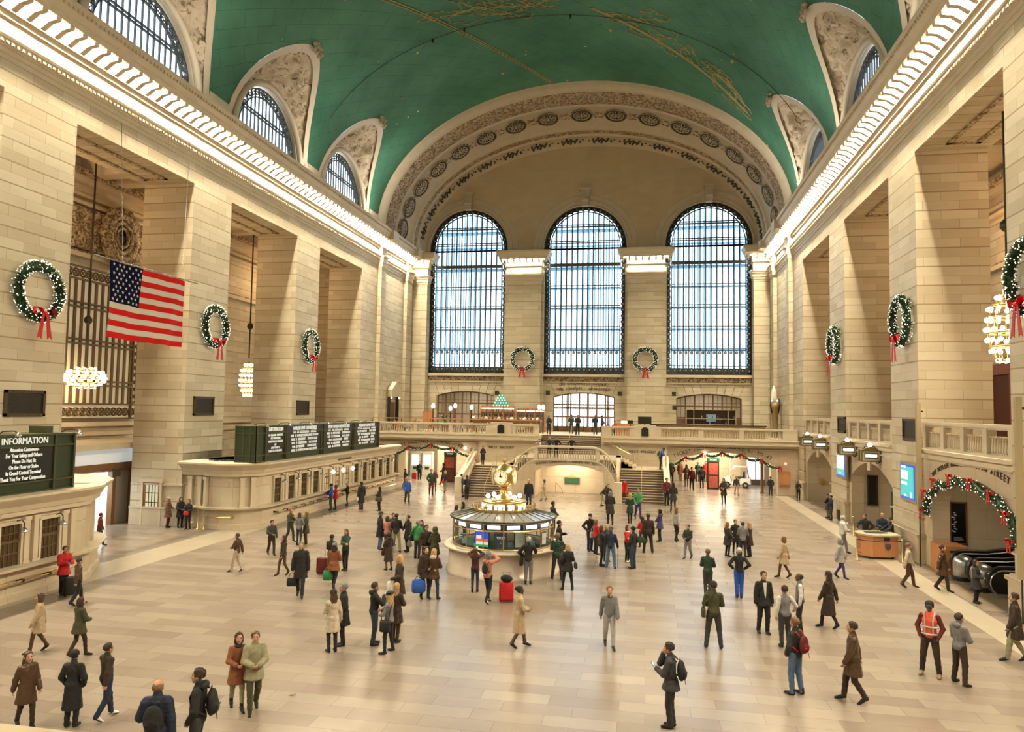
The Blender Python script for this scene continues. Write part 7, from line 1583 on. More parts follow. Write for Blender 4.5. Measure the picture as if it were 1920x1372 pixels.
# corner features of the balcony: doorway hood with lamps, torchere, orange cabinet
t = thing('doorway_hood', 'pale peaked hood with two lamps over a narrow dark doorway on the balcony corner', 'doorway', (-18.2, 68.1, FB)); m = MB(); m.ext([(0, -1.3, 3.2), (0, 1.3, 3.2), (0, 1.3, 3.9), (0, 0, 4.7), (0, -1.3, 3.9)], (.5, 0, 0)); m.build('hood', ['stone_cream'], t)
m = MB(); m.box(0, -.75, 0, .06, .75, 2.7); m.build('door_leaf', [mat('door_dark', (.09, .05, .03), .5)], t); m = MB()  # plain dark brown door leaf
for sg in (-1, 1): m.box(0, sg * 1.15 - .1, 0, .3, sg * 1.15 + .1, 3.2)
m.build('frame', ['bronze_dark'], t); m = MB()
for sg in (-1, 1): m.sphere((.35, sg * 1.1, 3.1), .09, 6)
m.build('bulb', ['lamp_bulb'], t)
t = thing('torchere', 'tall bronze torchere with curved white shade on the balcony corner by the lanterns', 'lamp', (17.75, 69.3, FB)); m = MB(); m.lathe([(.35, 0), (.3, .3), (.24, .6), (.26, 2.4), (.34, 2.7), (.4, 3.2)], (0, 0, 0), 12); m.build('post', [mat('torch_bronze', (.28, .2, .1), .4, .5)], t, True); m = MB()
for sx in (-.3, .3): m.tube([(sx, 0, 2.2), (sx * 1.3, 0, 3.0), (sx * 1.1, 0, 3.5)], .07, 6)
m.build('bracket', ['bronze_dark'], t); m = MB(); m.lathe([(.2, 3.2), (.26, 3.6), (.2, 4.2), (.04, 4.7)], (-.1, 0, 0), 10); m.build('shade', [mat('shade_pale', (.75, .7, .55), .4, emit=(1, .9, .65), es=.35)], t, True); m = MB(); m.sphere((-.3, -.1, 3.35), .08, 6); m.sphere((.2, -.1, 3.35), .08, 6); m.build('bulb', ['lamp_soft'], t)
t = thing('wall_cabinet', 'orange wooden cabinet on the balcony corner wall beside the doorway hood', 'cabinet', (-16.0, 73.2, FB)); m = MB(); m.box(-.55, -.2, 0, .55, .1, 1.85); m.build('body', ['wood_orange'], t); m = MB(); m.box(-.5, -.23, .05, -.02, -.2, 1.8); m.box(.02, -.23, .05, .5, -.2, 1.8); m.build('door', ['wood_orange'], t)
t = thing('hose_cabinet', 'orange wooden cabinet fixed to the wall below the garland end', 'cabinet', (17.28, 62.0, 1.37)); m = MB(); m.box(-.4, -.12, -.55, .4, .1, .55); m.build('body', ['wood_orange'], t); m = MB(); m.box(-.34, -.15, -.48, .34, -.12, .48); m.build('door', ['wood_orange'], t); m = MB(); m.box(-.15, -.17, -.4, .2, -.15, -.36); m.box(-.1, -.17, .3, .1, -.15, .34); m.build('handle', ['brass'], t)
m = MB(); m.sphere((0, 0, 0), .09, 6); tag(m.build('alarm_light', [mat('alarm_red', (1, .2, .1), .3, emit=(1, .25, .15), es=6)], None, True, loc=(17.3, 61.9, 2.55)), 'small red alarm light above the orange cabinet', 'light')
# passages: poster stands, ticket machines, parked cart, hanging globes
def poster_stand(x, y, lab, c1, c2, w=1.05, h=2.35, rz=0):
    t = thing('poster_stand', lab, 'poster stand', (x, y, 0), R(rz)); m = MB(); m.box(-w / 2, -.18, 0, w / 2, .18, h); m.build('body', [mat('stand_brown', (.045, .018, .012), .35)], t); m = MB(); m.box(-w / 2 - .02, -.2, h, w / 2 + .02, .2, h + .32); hd = m.build('header', [mat('stand_green', (.01, .10, .05), .4)], t); text('TICKET', (0, -.215, h + .16), .19, 'letters_white', hd)
    for z0, z1, c in ((1.25, h - .12, c1), (.15, 1.15, c2)): m = MB(); m.box(-w / 2 + .12, -.2, z0, w / 2 - .12, -.185, z1); m.build('poster', [c], t)
pr = mat('poster_red', (.45, .10, .07), .4, var=.6, vs=7); pk = mat('poster_dark', (.12, .03, .02), .4, var=.8, vs=7)
poster_stand(-10.95, 63.6, 'brown poster stand with green header and red picture in the passage by the stairs', pr, pk); poster_stand(11.95, 65.2, 'brown poster stand with green header in the passage with the cart', pr, pr, 1.0, 2.35)
for k, x in enumerate((-17.2, -15.9, -14.7)):
    t = thing('ticket_machine', 'glowing ticket machine against the passage wall by the departure board, ' + ('nearest the corner', 'middle one', 'nearest the pillar')[k], 'ticket machine', (x, 69.2, 0)); m = MB(); m.box(-.5, -.35, 0, .5, .3, 2.3); m.build('body', [mat('machine_white', (.6, .62, .55), .3)], t); m = MB(); m.box(-.36, -.37, 1.0, .36, -.35, 2.0); m.build('screen', [mat('machine_glow', (.8, .9, .8), .3, emit=(.9, 1, .85), es=1.6)], t); m = MB(); m.box(-.2, -.4, .6, .2, -.35, .85); m.build('keypad', ['green_sign'], t)
for x, y, lab in ((-9.2, 61.95, 'small round glowing globe above the garland by the poster stand'), (11.0, 61.9, 'round glowing globe above the garland beside the second poster stand')): m = MB(); m.sphere((0, 0, 0), .14, 7); tag(m.build('globe_lamp', ['lamp_bulb'], None, True, loc=(x, y, 3.15 if x < 0 else 3.2)), lab, 'lamp')
for x, y, w, lab in ((-8.6, 69, 1.6, 'bright blue white shop window at the end of the passage by the stairs'), (16.2, 70.4, 1.5, 'bright white shop window at the end of the cart passage')):
    t = thing('lit_window', lab, 'shop window', (x, y, 0)); m = MB(); m.box(-w / 2, 0, .5, w / 2, .05, 2.5); m.build('pane', [mat('window_glow', (.8, .9, 1), .4, emit=(.85, .93, 1), es=1.5)], t); m = MB(); m.box(-w / 2 - .08, -.03, 0, w / 2 + .08, .03, .5); m.box(-.03, -.03, .5, .03, 0, 2.5); m.build('frame', [mat('frame_grey', (.12, .12, .12), .4)], t)
t = thing('golf_cart', 'white electric cart with dark seat parked in the passage', 'cart', (14.2, 67.5, 0), R(80)); m = MB()
m.ext([(-.6, -1.2, .35), (-.6, 1.1, .35), (-.6, 1.25, .6), (-.6, .9, .95), (-.6, .55, 1.0), (-.6, .45, .5), (-.6, -.3, .5), (-.6, -.35, .85), (-.6, -1.15, .85)], (1.2, 0, 0)); m.build('body', [mat('cart_white', (.6, .6, .58), .3)], t)
m = MB(); m.box(-.55, -.6, .8, .55, 0, .95); m.box(-.55, -.7, .9, .55, -.55, 1.4); m.build('seat', ['black'], t); m = MB()
for sx in (-.55, .55): m.tube([(sx, .75, .95), (sx, .5, 1.55), (sx, 0, 1.85), (sx, -.8, 1.85), (sx, -1.0, .85)], .035, 6)
m.build('roof_frame', ['cart_white'], t, True); m = MB(); m.box(-.6, -.95, 1.82, .6, .35, 1.88); m.build('roof', ['cart_white'], t)
for sx in (-.58, .58):
    for sy in (-.75, .8): m = MB(); m.tube([(sx - .08, sy, .27), (sx + .08, sy, .27)], .27, 16); w_ = m.build('wheel', ['black'], t, False); m = MB(); m.tube([(sx - .09, sy, .27), (sx + .09, sy, .27)], .13, 12); m.build('hub', ['steel'], w_)
m = MB(); m.tube([(-.15, .4, 1.0), (-.05, .25, 1.1), (.1, .3, 1.1)], .02, 5); m.build('steering_wheel', ['black'], t)
t = thing('passage_column', 'slim brown column at the edge of the cart passage', 'column', (15.7, 63.3, 0)); m = MB(); m.lathe([(.16, 0), (.13, .15), (.13, 2.6), (.17, 2.75)], (0, 0, 0), 12); m.build('shaft', ['wood_brown'], t, True)
# ---- security desk and rope barrier
t = thing('security_desk', 'curved orange wooden security desk on castors with pale worktop and shield emblem', 'desk', (16.75, 36.7, 0), R(8)); m = MB()
def desk(k, z0, z1, e=0): return [[((.78 + e) * (c[0]), (.62 + e) * c[1], z) for c in ((-1, -.35), (-.55, -1), (.35, -1.05), (1, -.75), (1, .7), (.4, 1), (-.6, 1), (-1, .5))] for z in (z0, z1)]
m.loft(desk(0, .1, 1.03)); m.build('body', ['wood_orange'], t); m = MB(); m.loft(desk(0, 1.03, 1.1, .09)); m.build('worktop', [mat('worktop_cream', (.50, .43, .28), .35)], t); m = MB(); m.loft([[(p[0] * .6, p[1] * .45 + .1, z) for p in r] for r, z in zip(desk(0, 0, 1), (1.101, 1.12))]); m.build('well', ['black'], t)
m = MB(); m.ext([(.32, -.64, .82), (.32, -.64, .98), (.05, -.68, .98), (.05, -.68, .82)], (0, -.02, 0)); m.build('name_plate', ['black'], t)
m = MB(); m.ext([(.1, -.67, .7), (.36, -.63, .7), (.36, -.63, .52), (.23, -.65, .4), (.1, -.67, .52)], (0, -.025, 0)); m.build('shield_emblem', [mat('emblem', (.10, .10, .11), .4, .5)], t)
for sx, sy in ((-.5, -.45), (.55, -.4), (-.5, .5), (.55, .45)): m = MB(); m.tube([(sx - .02, sy, .06), (sx + .02, sy, .06)], .06, 8); m.build('wheel', ['black'], t)
m = MB()
for k in range(4): m.box(-.8, -.2 + .0, .2 + .2 * k, -.78, .3, .22 + .2 * k)
m.build('panel_line', ['wood_red'], t)
STN = [upt(1607, 1050), upt(1692, 1054), upt(1600, 1003)]
for i, p_ in enumerate(STN):
    t = thing('rope_post', 'brass rope barrier post ' + ('in front of the security desk, nearest the white jacket', 'in front of the security desk, nearest the escalators', 'behind the white jacket')[i], 'barrier post', p_); m = MB(); m.lathe([(.16, 0), (.16, .03), (.03, .06), (.028, .9), (.045, .93), (.045, 1.0), (.01, 1.03)], (0, 0, 0), 14); m.build('post', ['brass'], t, True)
def rope(a, c, lab, z=.93, sag=.05): a = Vector(a); c = Vector(c); m = MB(); m.tube([a.lerp(c, k / 10) * 1 + Vector((0, 0, z - a.lerp(c, k / 10).z - sag * math.sin(math.pi * k / 10))) for k in range(11)], .022, 6); tag(m.build('barrier_belt', ['black'], None, True), lab, 'barrier belt')
rope(STN[0], STN[1], 'black belt stretched in front of the security desk'); rope(STN[2], STN[0], 'black belt running beside the white jacket')
for p_, lab in ((upt(222, 962), 'brass barrier post by the lit shopfront, front'), (upt(232, 965), 'brass barrier post by the lit shopfront, side'), (upt(383, 988), 'brass barrier post at the curved booth end, first'), (upt(394, 989), 'brass barrier post at the curved booth end, second')):
    t = thing('rope_post', lab, 'barrier post', p_ if 'curved' not in lab else p_ - Vector((0, .6, 0))); m = MB(); m.lathe([(.16, 0), (.16, .03), (.03, .06), (.028, .9), (.045, .93), (.045, 1.0)], (0, 0, 0), 12); m.build('post', ['brass'], t, True)
# ---- rounded stone coping right under the viewer, lower corner of the frame
m = MB(); A, B = upt(-60, 1333, 5.35), upt(330, 1377, 5.35); d_ = (B - A).normalized(); nrm = Vector((d_.y, -d_.x, 0)); 
m.loft([[P_ + nrm * a + Vector((0, 0, z)) for a, z in ((0, -.9), (0, -.12), (.0, -.05), (.06, 0), (.5, .02), (.56, -.05), (.56, -.9))] for P_ in (A - d_ * .6, B + d_ * .6)])
o = m.build('coping_stone', [mat('coping_tan', (.40, .33, .22), .6)]); tag(o, 'pale stone coping of the near balcony in the lower corner', 'coping'); m = MB(); p0 = (A + B) / 2; m.box(p0.x - 1.2, .2 if 0 else p0.y - .5, 0, p0.x + 1.0, p0.y - .1, 4.4); m.build('support', ['stone_cream'], o) if False else None
for px, py, w, lab in ((1750, 1128, .3, 'small dark plate set in the floor border below the escalators'), (548, 1302, .12, 'small dark spot on the open floor')): p_ = upt(px, py); m = MB(); m.box(-w / 2, -w / 2, .004, w / 2, w / 2, .014); tag(m.build('floor_plate', ['wood_brown'], None, loc=p_), lab, 'floor plate')
MP = make_person
def G(*a, **k): return MP(*a, **k)
# --- near group in the lower part of the hall
G(288, None or 1476, 1288, 345, ('strap', 'down'), 'stand', 'puffer', 'navy', 'char', hair='thin', hc='ltbr', H=1.78, lab='bald man in navy puffer jacket with black backpack, seen from behind at the bottom edge', extra=[('backpack', 'black', 'black backpack on the bald man in the navy puffer jacket', 1.05)], shoe='black')
G(366, 1452, 1262, 75, ('pocket', 'pocket'), 'stand', 'jacket', 'black', 'char', hair='short', hc='dkbr', H=1.83, hat='hooddown', hatc='black', lab='dark haired man in black hooded jacket talking to the bald man, in profile', extra=[('backpack', 'black', 'black backpack on the man in the black hooded jacket', 1.05)])
G(1258, 1364, 1205, 80, ('phone', 'chin'), 'close', 'suit', 'char', 'blk2', hair='short', hc='dkbr', lab='man in dark grey suit jacket reading a phone, hand at his chin', lean=3, extra=[('backpack', 'black', 'black backpack on the man reading his phone'), ('phone', 0, 'lit phone in the hand of the man in the dark grey suit jacket')])
G(1492, 1302, 1158, 55, ('pocket', 'pocket'), 'relax', 'jacket', 'blk2', 'denim', hair='short', hc='ltbr', lab='man in black leather jacket and blue jeans with a red strapped backpack', extra=[('backpack', 'dkred', 'dark backpack with red straps on the man in the leather jacket', .95, 'red')])
G(1745, 1266, 1127, 172, ('pocket', 'pocket'), 'wide', 'vest', 'orange', 'dkbr', skin='skin3', hair='short', hc='black', hat='cap', hatc='black', shirt='dkred', shoe='gold', lab='worker in orange high visibility vest with grey stripes and black cap', extra=[('hivis',)])
G(1800, 1283, 1150, 318, ('hold', 'hold'), 'wide', 'hoodie', 'grey', 'dkbr', hair='short', hc='dkbr', hat='hooddown', hatc='grey', lab='person in grey hooded sweatshirt seen from behind beside the orange vest worker')
G(1338, 1215, 1090, 5, ('hold', 'hold'), 'wide', 'jacket', 'olive', 'char', hair='short', hc='dkbr', hat='cap', hatc='black', lab='man in olive brown jacket and black cap with a shoulder bag, seen from behind', extra=[('shoulder', 0, 'olive', 'olive shoulder bag at the hip of the man in the black cap')])
G(1327, 1119, 1029, 358, ('hold', 'hold'), 'close', 'jacket', 'dkgr', 'char', hair='short', hc='ltbr', lab='man in dark green bomber jacket standing behind the olive jacketed man')
G(1386, 1121, 1027, 8, ('hip', 'hip'), 'close', 'shirt', 'black', 'blue', hair='short', hc='silver', lab='white haired man in black top and bright blue trousers')
G(1432, 1187, 1071, 200, ('down', 'down'), 'relax', 'suit', 'black', 'black', hair='short', hc='dkbr', lab='man in black suit and open white collar standing with arms down', extra=[('collar',)])
G(1472, 1213, 1098, 20, ('down', 'out'), 'stand', 'vest', 'grey', 'char', hair='short', hc='dkbr', skin='skin2', lab='stocky man in grey waistcoat and short white sleeves, holding a dark cap')
G(1500, 1185, 1075, 95, ('down', 'down'), 'stand', 'vest', 'grey', 'blk2', skin='skin3', hair='thin', hc='black', lab='man in grey waistcoat and long white sleeves looking toward the suited man')
G(1554, 1178, 1071, 60, ('swingf', 'swingb'), 'walk', 'long', 'dkbr', 'black', fem=True, hair='long', hc='dkbr', lab='person in long dark coat striding behind the waistcoated men')
G(1600, 1316, 1166, 95, ('swingf', 'swingb'), 'walk2', 'coat', 'brown', 'dkbr', hair='short', hc='dkbr', lab='person in brown coat walking across the empty floor near the grey sweatshirt')
G(1142, 1213, 1099, 190, ('swingf', 'swingb'), 'walk', 'jacket', 'grey', 'lgrey', hair='short', hc='ltbr', lab='person in grey jacket and pale trousers walking toward the viewer in the open centre', scarf='brown')
G(973, 1213, 1099, 285, ('hold', 'hold'), 'walk', 'long', 'tan', 'skin3', fem=True, skin='skin3', hair='bun', hc='black', shoe='black', lab='woman in long tan coat walking alone below the booth')
# --- around the map reading group
G(622, 1222, 1106, 20, ('hold', 'bag'), 'stand', 'coat', 'beige', 'blk2', fem=True, hair='long', hc='brown', hat='beanie', hatc='black', lab='woman in beige coat and black hat with long brown hair', extra=[('bag', 0, 'white', 'small white bag hanging from the hand of the woman in the beige coat', .16, .08, .14, .05)])
G(642, 1210, 1094, 100, ('pocket', 'pocket'), 'close', 'coat', 'black', 'black', hair='short', hc='grey', lab='grey haired man in black coat and glasses facing the beige coat', extra=[('glasses',)])
G(700, 1208, 1092, 285, ('phone', 'up'), 'relax', 'jacket', 'black', 'dkden', hair='short', hc='dkbr', hat='hooddown', hatc='black', shoe='dkbr', lab='young man in black hooded jacket and blue jeans looking at a phone', extra=[('phone', 1, 'lit phone held by the young man in blue jeans'), ('paper', 0, 'teal', 'green map in the hand of the young man in blue jeans')])
G(728, 1224, 1110, 60, ('hold', 'phone'), 'wide', 'shirt', 'grey', 'black', fem=True, hair='long', hc='blond', hat='beret', hatc='black', lab='woman in grey top, black leggings and black beret with wavy blond hair', extra=[('shoulder', 0, 'black', 'black patterned shoulder bag of the woman in the beret', .3, .14, .3, .85)])
G(741, 1204, 1093, 330, ('hold', 'hold'), 'close', 'coat', 'dkbr', 'dkbr', fem=True, hair='long', hc='gold', lab='woman with long straight golden hair and dark brown coat behind the beret')
G(747, 1150, 1041, 110, ('hold', 'bag'), 'stand', 'coat', 'dkbr', 'dkbr', fem=True, hair='bob', hc='blond', lab='woman with short blond bob and dark brown coat holding a patterned box bag', extra=[('bag', 0, 'white', 'white and red patterned box bag held by the woman with the blond bob', .22, .12, .26, .06)])
G(797, 1122, 1025, 200, ('hold', 'bag'), 'relax', 'parka', 'dkbr', 'black', fem=True, hair='long', hc='dkbr', shoe='dkbr', lab='smiling dark haired woman in brown parka with a big blue shopping bag', extra=[('bag', 1, 'blue', 'big bright blue shopping bag of the smiling woman', .46, .26, .44, .12, 'shopping_bag')])
G(812, 1123, 1029, 340, ('hold', 'hold'), 'wide', 'parka', 'brown', 'dkden', fem=True, hair='long', hc='blond', hat='hooddown', hatc='beige', shoe='dkbr', lab='woman in brown parka with fur hood, jeans and tall boots beside the blue bag')
G(728, 1069, 998, 30, ('hold', 'hold'), 'relax', 'long', 'dkbr', 'ltbr', fem=True, hair='long', hc='dkbr', hat='hood', hatc='dkbr', lab='bent figure in big dark brown coat and boots in front of the group', extra=[('bag', 0, 'dkred', 'dark red bag beside the big dark brown coat', .3, .14, .2, .15)])
G(712, 1030, 959, 285, ('pocket', 'pocket'), 'stand', 'coat', 'black', 'denim', hair='short', hc='grey', hat='cap', hatc='char', lab='man in black coat and grey cap at the edge of the standing group')
G(725, 1033, 968, 330, ('hold', 'hold'), 'stand', 'jacket', 'pink', 'char', fem=True, hair='bob', hc='dkbr', lab='person in pale pink jacket between two black coats')
G(742, 1035, 963, 350, ('hold', 'hold'), 'wide', 'jacket', 'black', 'khaki', hair='short', hc='black', lab='man in black jacket and khaki trousers seen from behind in the group')
G(736, 1022, 962, 200, ('pocket', 'hold'), 'stand', 'jacket', 'char', 'black', fem=True, hair='short', hc='black', lab='dark haired person facing out behind the khaki trousers')
G(764, 1034, 966, 120, ('bag', 'hold'), 'relax', 'coat', 'blk2', 'black', hair='short', hc='dkbr', lab='man in dark jacket with a grey bag by the green puffer', extra=[('bag', 0, 'grey', 'grey satchel held by the man beside the green puffer jacket')])
G(782, 1047, 976, 330, ('pocket', 'pocket'), 'stand', 'puffer', 'green', 'char', hair='short', hc='grey', lab='person in bright green puffer jacket seen from behind', extra=[('shoulder', 0, 'black', 'black shoulder bag on the green puffer jacket')])
G(789, 1040, 975, 160, ('pocket', 'pocket'), 'stand', 'jacket', 'char', 'black', fem=True, hair='long', hc='dkbr', lab='woman peering round the green puffer jacket')
G(798, 1062, 984, 190, ('pocket', 'pocket'), 'stand', 'jacket', 'dkbr', 'blk2', hair='short', hc='black', lab='man in dark brown jacket and sunglasses facing the viewer beside the green puffer', extra=[('glasses',)])
G(825, 1066, 988, 20, ('hold', 'hold'), 'walk', 'coat', 'olive', 'char', fem=True, hair='long', hc='olive', hat='hood', hatc='olive', lab='hooded figure in olive coat walking beside the booth')
G(890, 1110, 1027, 350, ('photo', 'photo'), 'stand', 'jacket', 'burg', 'dkden', fem=True, hair='long', hc='brown', lab='woman in burgundy jacket with both arms raised taking a picture of the booth', extra=[('phone', 1, 'phone raised by the woman in the burgundy jacket')])
G(914, 1130, 1034, 330, ('swingf', 'photo'), 'walk', 'hoodie', 'pink', 'black', fem=True, hair='bob', hc='grey', shoe='white', lab='person in pale pink top and white shoes walking past the booth', extra=[('backpack', 'black', 'black backpack on the pale pink top', .8)])
G(985, 1092, 1007, 350, ('hip', 'lean'), 'stand', 'jacket', 'black', 'grey', hair='short', hc='silver', hat='beanie', hatc='lgrey', lab='man in black coat and pale beanie at the booth counter', extra=[('shoulder', 0, 'black', 'black messenger bag of the man in the pale beanie', .3, .12, .3, .85)])
G(1030, 1084, 999, 350, ('hold', 'lean'), 'wide', 'jacket', 'dkgr', 'char', hair='short', hc='ltbr', lab='man in dark green jacket queueing at the booth counter')
G(1046, 1054, 976, 275, ('phone', 'pocket'), 'stand', 'long', 'black', 'black', hair='short', hc='black', lab='man in long black overcoat reading a phone by the booth', extra=[('phone', 0, 'lit phone of the man in the long black overcoat')])
G(1064, 1106, 1020, 15, ('pocket', 'hold'), 'wide', 'parka', 'black', 'black', fem=True, hair='bob', hc='blond', lab='woman with blond bob and black coat, shiny bag at her hip, seen from behind', extra=[('shoulder', 1, 'char', 'shiny dark shoulder bag of the blond woman in the black coat', .24, .1, .22, .98, -.14)])
G(1036, 1006, 940, 300, ('hold', 'hold'), 'stand', 'jacket', 'blk2', 'black', fem=True, hair='short', hc='black', lab='person in black jacket just beyond the booth roof')
G(855, 1012, 947, 300, ('hold', 'hold'), 'stand', 'jacket', 'dkbr', 'char', fem=True, hair='long', hc='dkbr', lab='dark haired head and shoulders showing beyond the booth roof')
G(871, 1003, 940, 120, ('hold', 'hold'), 'stand', 'jacket', 'navy', 'char', fem=True, hair='bob', hc='black', lab='person in navy jacket leaning beyond the booth roof', lean=12)
# --- groups to the other side of the booth
G(1106, 1033, 963, 210, ('chin', 'hip'), 'close', 'jacket', 'black', 'navy', hair='short', hc='grey', hat='cap', hatc='black', lab='man in black jacket and flat cap, hand at his mouth')
G(1117, 1039, 974, 300, ('hold', 'hold'), 'stand', 'jacket', 'red', 'blk2', fem=True, hair='bob', hc='ltbr', lab='woman in red jacket with a big bag, between the two flat caps', extra=[('shoulder', 0, 'beige', 'beige and black bag of the woman in the red jacket')])
G(1127, 1061, 986, 285, ('hold', 'up'), 'relax', 'jacket', 'blk2', 'black', fem=True, hair='bob', hc='brown', lab='brown haired woman in black jacket pointing beside the man with the stick')
G(1137, 1052, 987, 200, ('hold', 'hold'), 'stand', 'jacket', 'char', 'char', fem=True, hair='bob', hc='blond', H=1.58, lab='small blond person half hidden behind the navy jacket')
G(1145, 1065, 988, 348, ('hold', 'cane'), 'wide', 'jacket', 'navy', 'denim', hair='short', hc='grey', hat='cap', hatc='black', shoe='grey', lab='broad man in navy jacket, jeans and flat cap leaning on a walking stick', extra=[('cane', 1, 'dark walking stick of the broad man in the navy jacket')])
G(1176, 1054, 985, 230, ('cross', 'cross'), 'close', 'jacket', 'red', 'black', fem=True, hair='bob', hc='brown', shoe='white', lab='woman in red jacket and black trousers facing the capped man', scarf='white')
G(1187, 1066, 987, 55, ('pocket', 'pocket'), 'close', 'shirt', 'black', 'dkden', hair='short', hc='black', hat='cap', hatc='black', shoe='dkbr', lab='man in black sweater, jeans and baseball cap facing the red jacket')
G(1215, 1037, 963, 10, ('bag', 'bag'), 'wide', 'jacket', 'dkbr', 'black', hair='short', hc='dkbr', lab='man in dark jacket with a green duffel bag', extra=[('bag', 0, 'dkgr', 'dark green duffel bag of the man in the dark jacket', .5, .22, .28, .08, 'duffel_bag')])
G(1204, 1028, 972, 15, ('hold', 'hold'), 'walk', 'jacket', 'red', 'dkred', fem=True, hair='long', hc='dkbr', lab='person in red coat walking just behind the green duffel bag')
G(1237, 1015, 955, 70, ('cross', 'hold'), 'stand', 'parka', 'purple', 'black', fem=True, hair='bob', hc='black', hat='hooddown', hatc='brown', lab='woman in dark blue and brown parka with fur hood')
G(1268, 1015, 951, 330, ('swingf', 'swingb'), 'walk', 'jacket', 'lgrey', 'black', fem=True, hair='long', hc='ltbr', lab='person in pale grey jacket walking toward the stairs')
G(1290, 1047, 988, 150, ('hold', 'hold'), 'walk2', 'jacket', 'blk2', 'grey', hair='short', hc='black', lab='person in black jacket walking alone between the two groups')
G(1364, 1043, 979, 310, ('hold', 'pocket'), 'stand', 'coat', 'blk2', 'black', fem=True, hair='long', hc='rust', shoe='dkbr', lab='woman with long reddish hair and black coat in the huddle of four')
G(1379, 1038, 974, 200, ('pocket', 'pocket'), 'stand', 'coat', 'black', 'black', fem=True, hair='bun', hc='black', lab='person with hair bun facing the viewer in the huddle of four')
G(1393, 1046, 979, 0, ('hold', 'hold'), 'stand', 'jacket', 'grey', 'blk2', hair='short', hc='black', lab='man in grey jacket seen from behind in the huddle of four')
G(1405, 1044, 979, 60, ('bag', 'hold'), 'stand', 'coat', 'dkbr', 'black', fem=True, hair='long', hc='gold', lab='woman in dark brown coat with a purple bag in the huddle of four', extra=[('bag', 0, 'purple', 'purple bag of the woman in the huddle of four', .24, .1, .2, .1)])
G(1470, 1083, 1006, 80, ('swingf', 'swingb'), 'walk', 'coat', 'tan', 'brown', fem=True, hair='bob', hc='ltbr', lab='person in tan coat walking past the white haired man')
G(1576, 1084, 1010, 260, ('swingf', 'swingb'), 'walk2', 'parka', 'lgrey', 'purple', fem=True, hair='bob', hc='grey', lab='person in pale coat walking below the rope barrier')
G(1704, 1101, 1018, 275, ('swingf', 'swingb'), 'walk', 'jacket', 'beige', 'brown', hair='short', hc='ltbr', lab='person in beige jacket and brown trousers hurrying past the rope barrier')
G(1768, 1108, 1022, 270, ('swingf', 'swingb'), 'walk2', 'coat', 'brown', 'dkbr', hair='short', hc='dkbr', lab='person in brown coat hurrying toward the escalators')
G(1896, 1135, 1056, 250, ('hold', 'hold'), 'stand', 'coat', 'char', 'black', fem=True, hair='bob', hc='dkbr', lab='person in dark coat waiting at the foot of the escalators')
G(1905, 1240, 1112, 100, ('swingf', 'swingb'), 'walk', 'coat', 'dkbr', 'khaki', hair='short', hc='dkbr', lab='person in dark brown coat entering at the frame edge below the escalators')
# --- security desk
G(1581, 1038, 967, 285, ('up', 'hold'), 'walk', 'puffer', 'white', 'grey', hair='short', hc='silver', shoe='brown', lab='white haired man in white jacket and grey trousers leaning on the rope barrier')
G(1624, 1033, 970, 150, ('hip', 'lean'), 'stand', 'jacket', 'black', 'dkbr', hair='short', hc='dkbr', lab='officer in black uniform leaning on the security desk', lean=6, H=1.8)
G(1661, 1030, 970, 190, ('hold', 'hold'), 'stand', 'jacket', 'navy', 'black', hair='thin', hc='brown', H=1.76, lab='officer in navy uniform behind the security desk')
G(1675, 1040, 975, 110, ('lean', 'lean'), 'stand', 'jacket', 'black', 'navy', hair='short', hc='brown', H=1.76, lean=6, lab='officer in black uniform at the side of the security desk, nearest the wall')
G(1579, 975, 934, 115, ('cross', 'hold'), 'relax', 'jacket', 'navy', 'char', hair='short', hc='black', lab='man in navy jacket leaning by the wall below the white screen', extra=[('suitcase', -.1, -.55, 'brown', 'small brown bag on the floor beside the man in the navy jacket', )])
G(1557, 971, 929, 60, ('phone', 'hold'), 'stand', 'coat', 'blk2', 'grey', fem=True, hair='bob', hc='grey', hat='beanie', hatc='blk2', lab='person in dark coat and hat standing below the white screen')
G(1511, 939, 902, 195, ('phone', 'hold'), 'stand', 'jacket', 'black', 'black', fem=True, hair='long', hc='black', lab='woman in black jacket standing alone by the far corner of the hall')
G(1445, 929, 894, 190, ('pocket', 'pocket'), 'stand', 'jacket', 'black', 'navy', hair='short', hc='black', hat='cap', hatc='black', lab='officer in black jacket and cap below the garland end')
# --- along the ticket windows
G(90, 1112, 1024, 205, ('phone', 'phone'), 'close', 'parka', 'red', 'black', hair='short', hc='brown', lab='person in bright red coat with phone at the near ticket windows', extra=[('suitcase', -.05, .42, 'black', 'black suitcase with raised chrome handle in front of the red coat'), ('phone', 1, 'phone in the hands of the person in the bright red coat')])
G(314, 989, 931, 250, ('hold', 'pocket'), 'stand', 'coat', 'ltbr', 'dkred', fem=True, hair='short', hc='blond', hat='beanie', hatc='cream', scarf='rust', lab='woman in brown fur coat and cream hat by the pier door')
G(337, 989, 932, 200, ('hold', 'hold'), 'stand', 'coat', 'black', 'black', fem=True, hair='bob', hc='dkbr', lab='woman in black coat, middle of the three at the curved booth end')
G(352, 992, 936, 150, ('hold', 'hold'), 'stand', 'jacket', 'black', 'black', fem=True, hair='bob', hc='ltbr', lab='woman in black coat holding a red bag at the curved booth end', extra=[('bag', 0, 'red', 'red bag held in front of the woman at the curved booth end', .26, .1, .2, -.02)])
G(584, 955, 907, 80, ('hold', 'lean'), 'stand', 'jacket', 'blue', 'char', hair='short', hc='black', hat='cap', hatc='black', lab='man in blue jacket and black cap at a ticket window')
G(608, 953, 909, 85, ('lean', 'lean'), 'stand', 'parka', 'red', 'black', fem=True, hair='bob', hc='brown', lab='person in red coat at the lit ticket window')
G(628, 946, 906, 90, ('lean', 'hold'), 'stand', 'jacket', 'black', 'black', fem=True, hair='bob', hc='blond', lab='blond person in black at the lit ticket window')
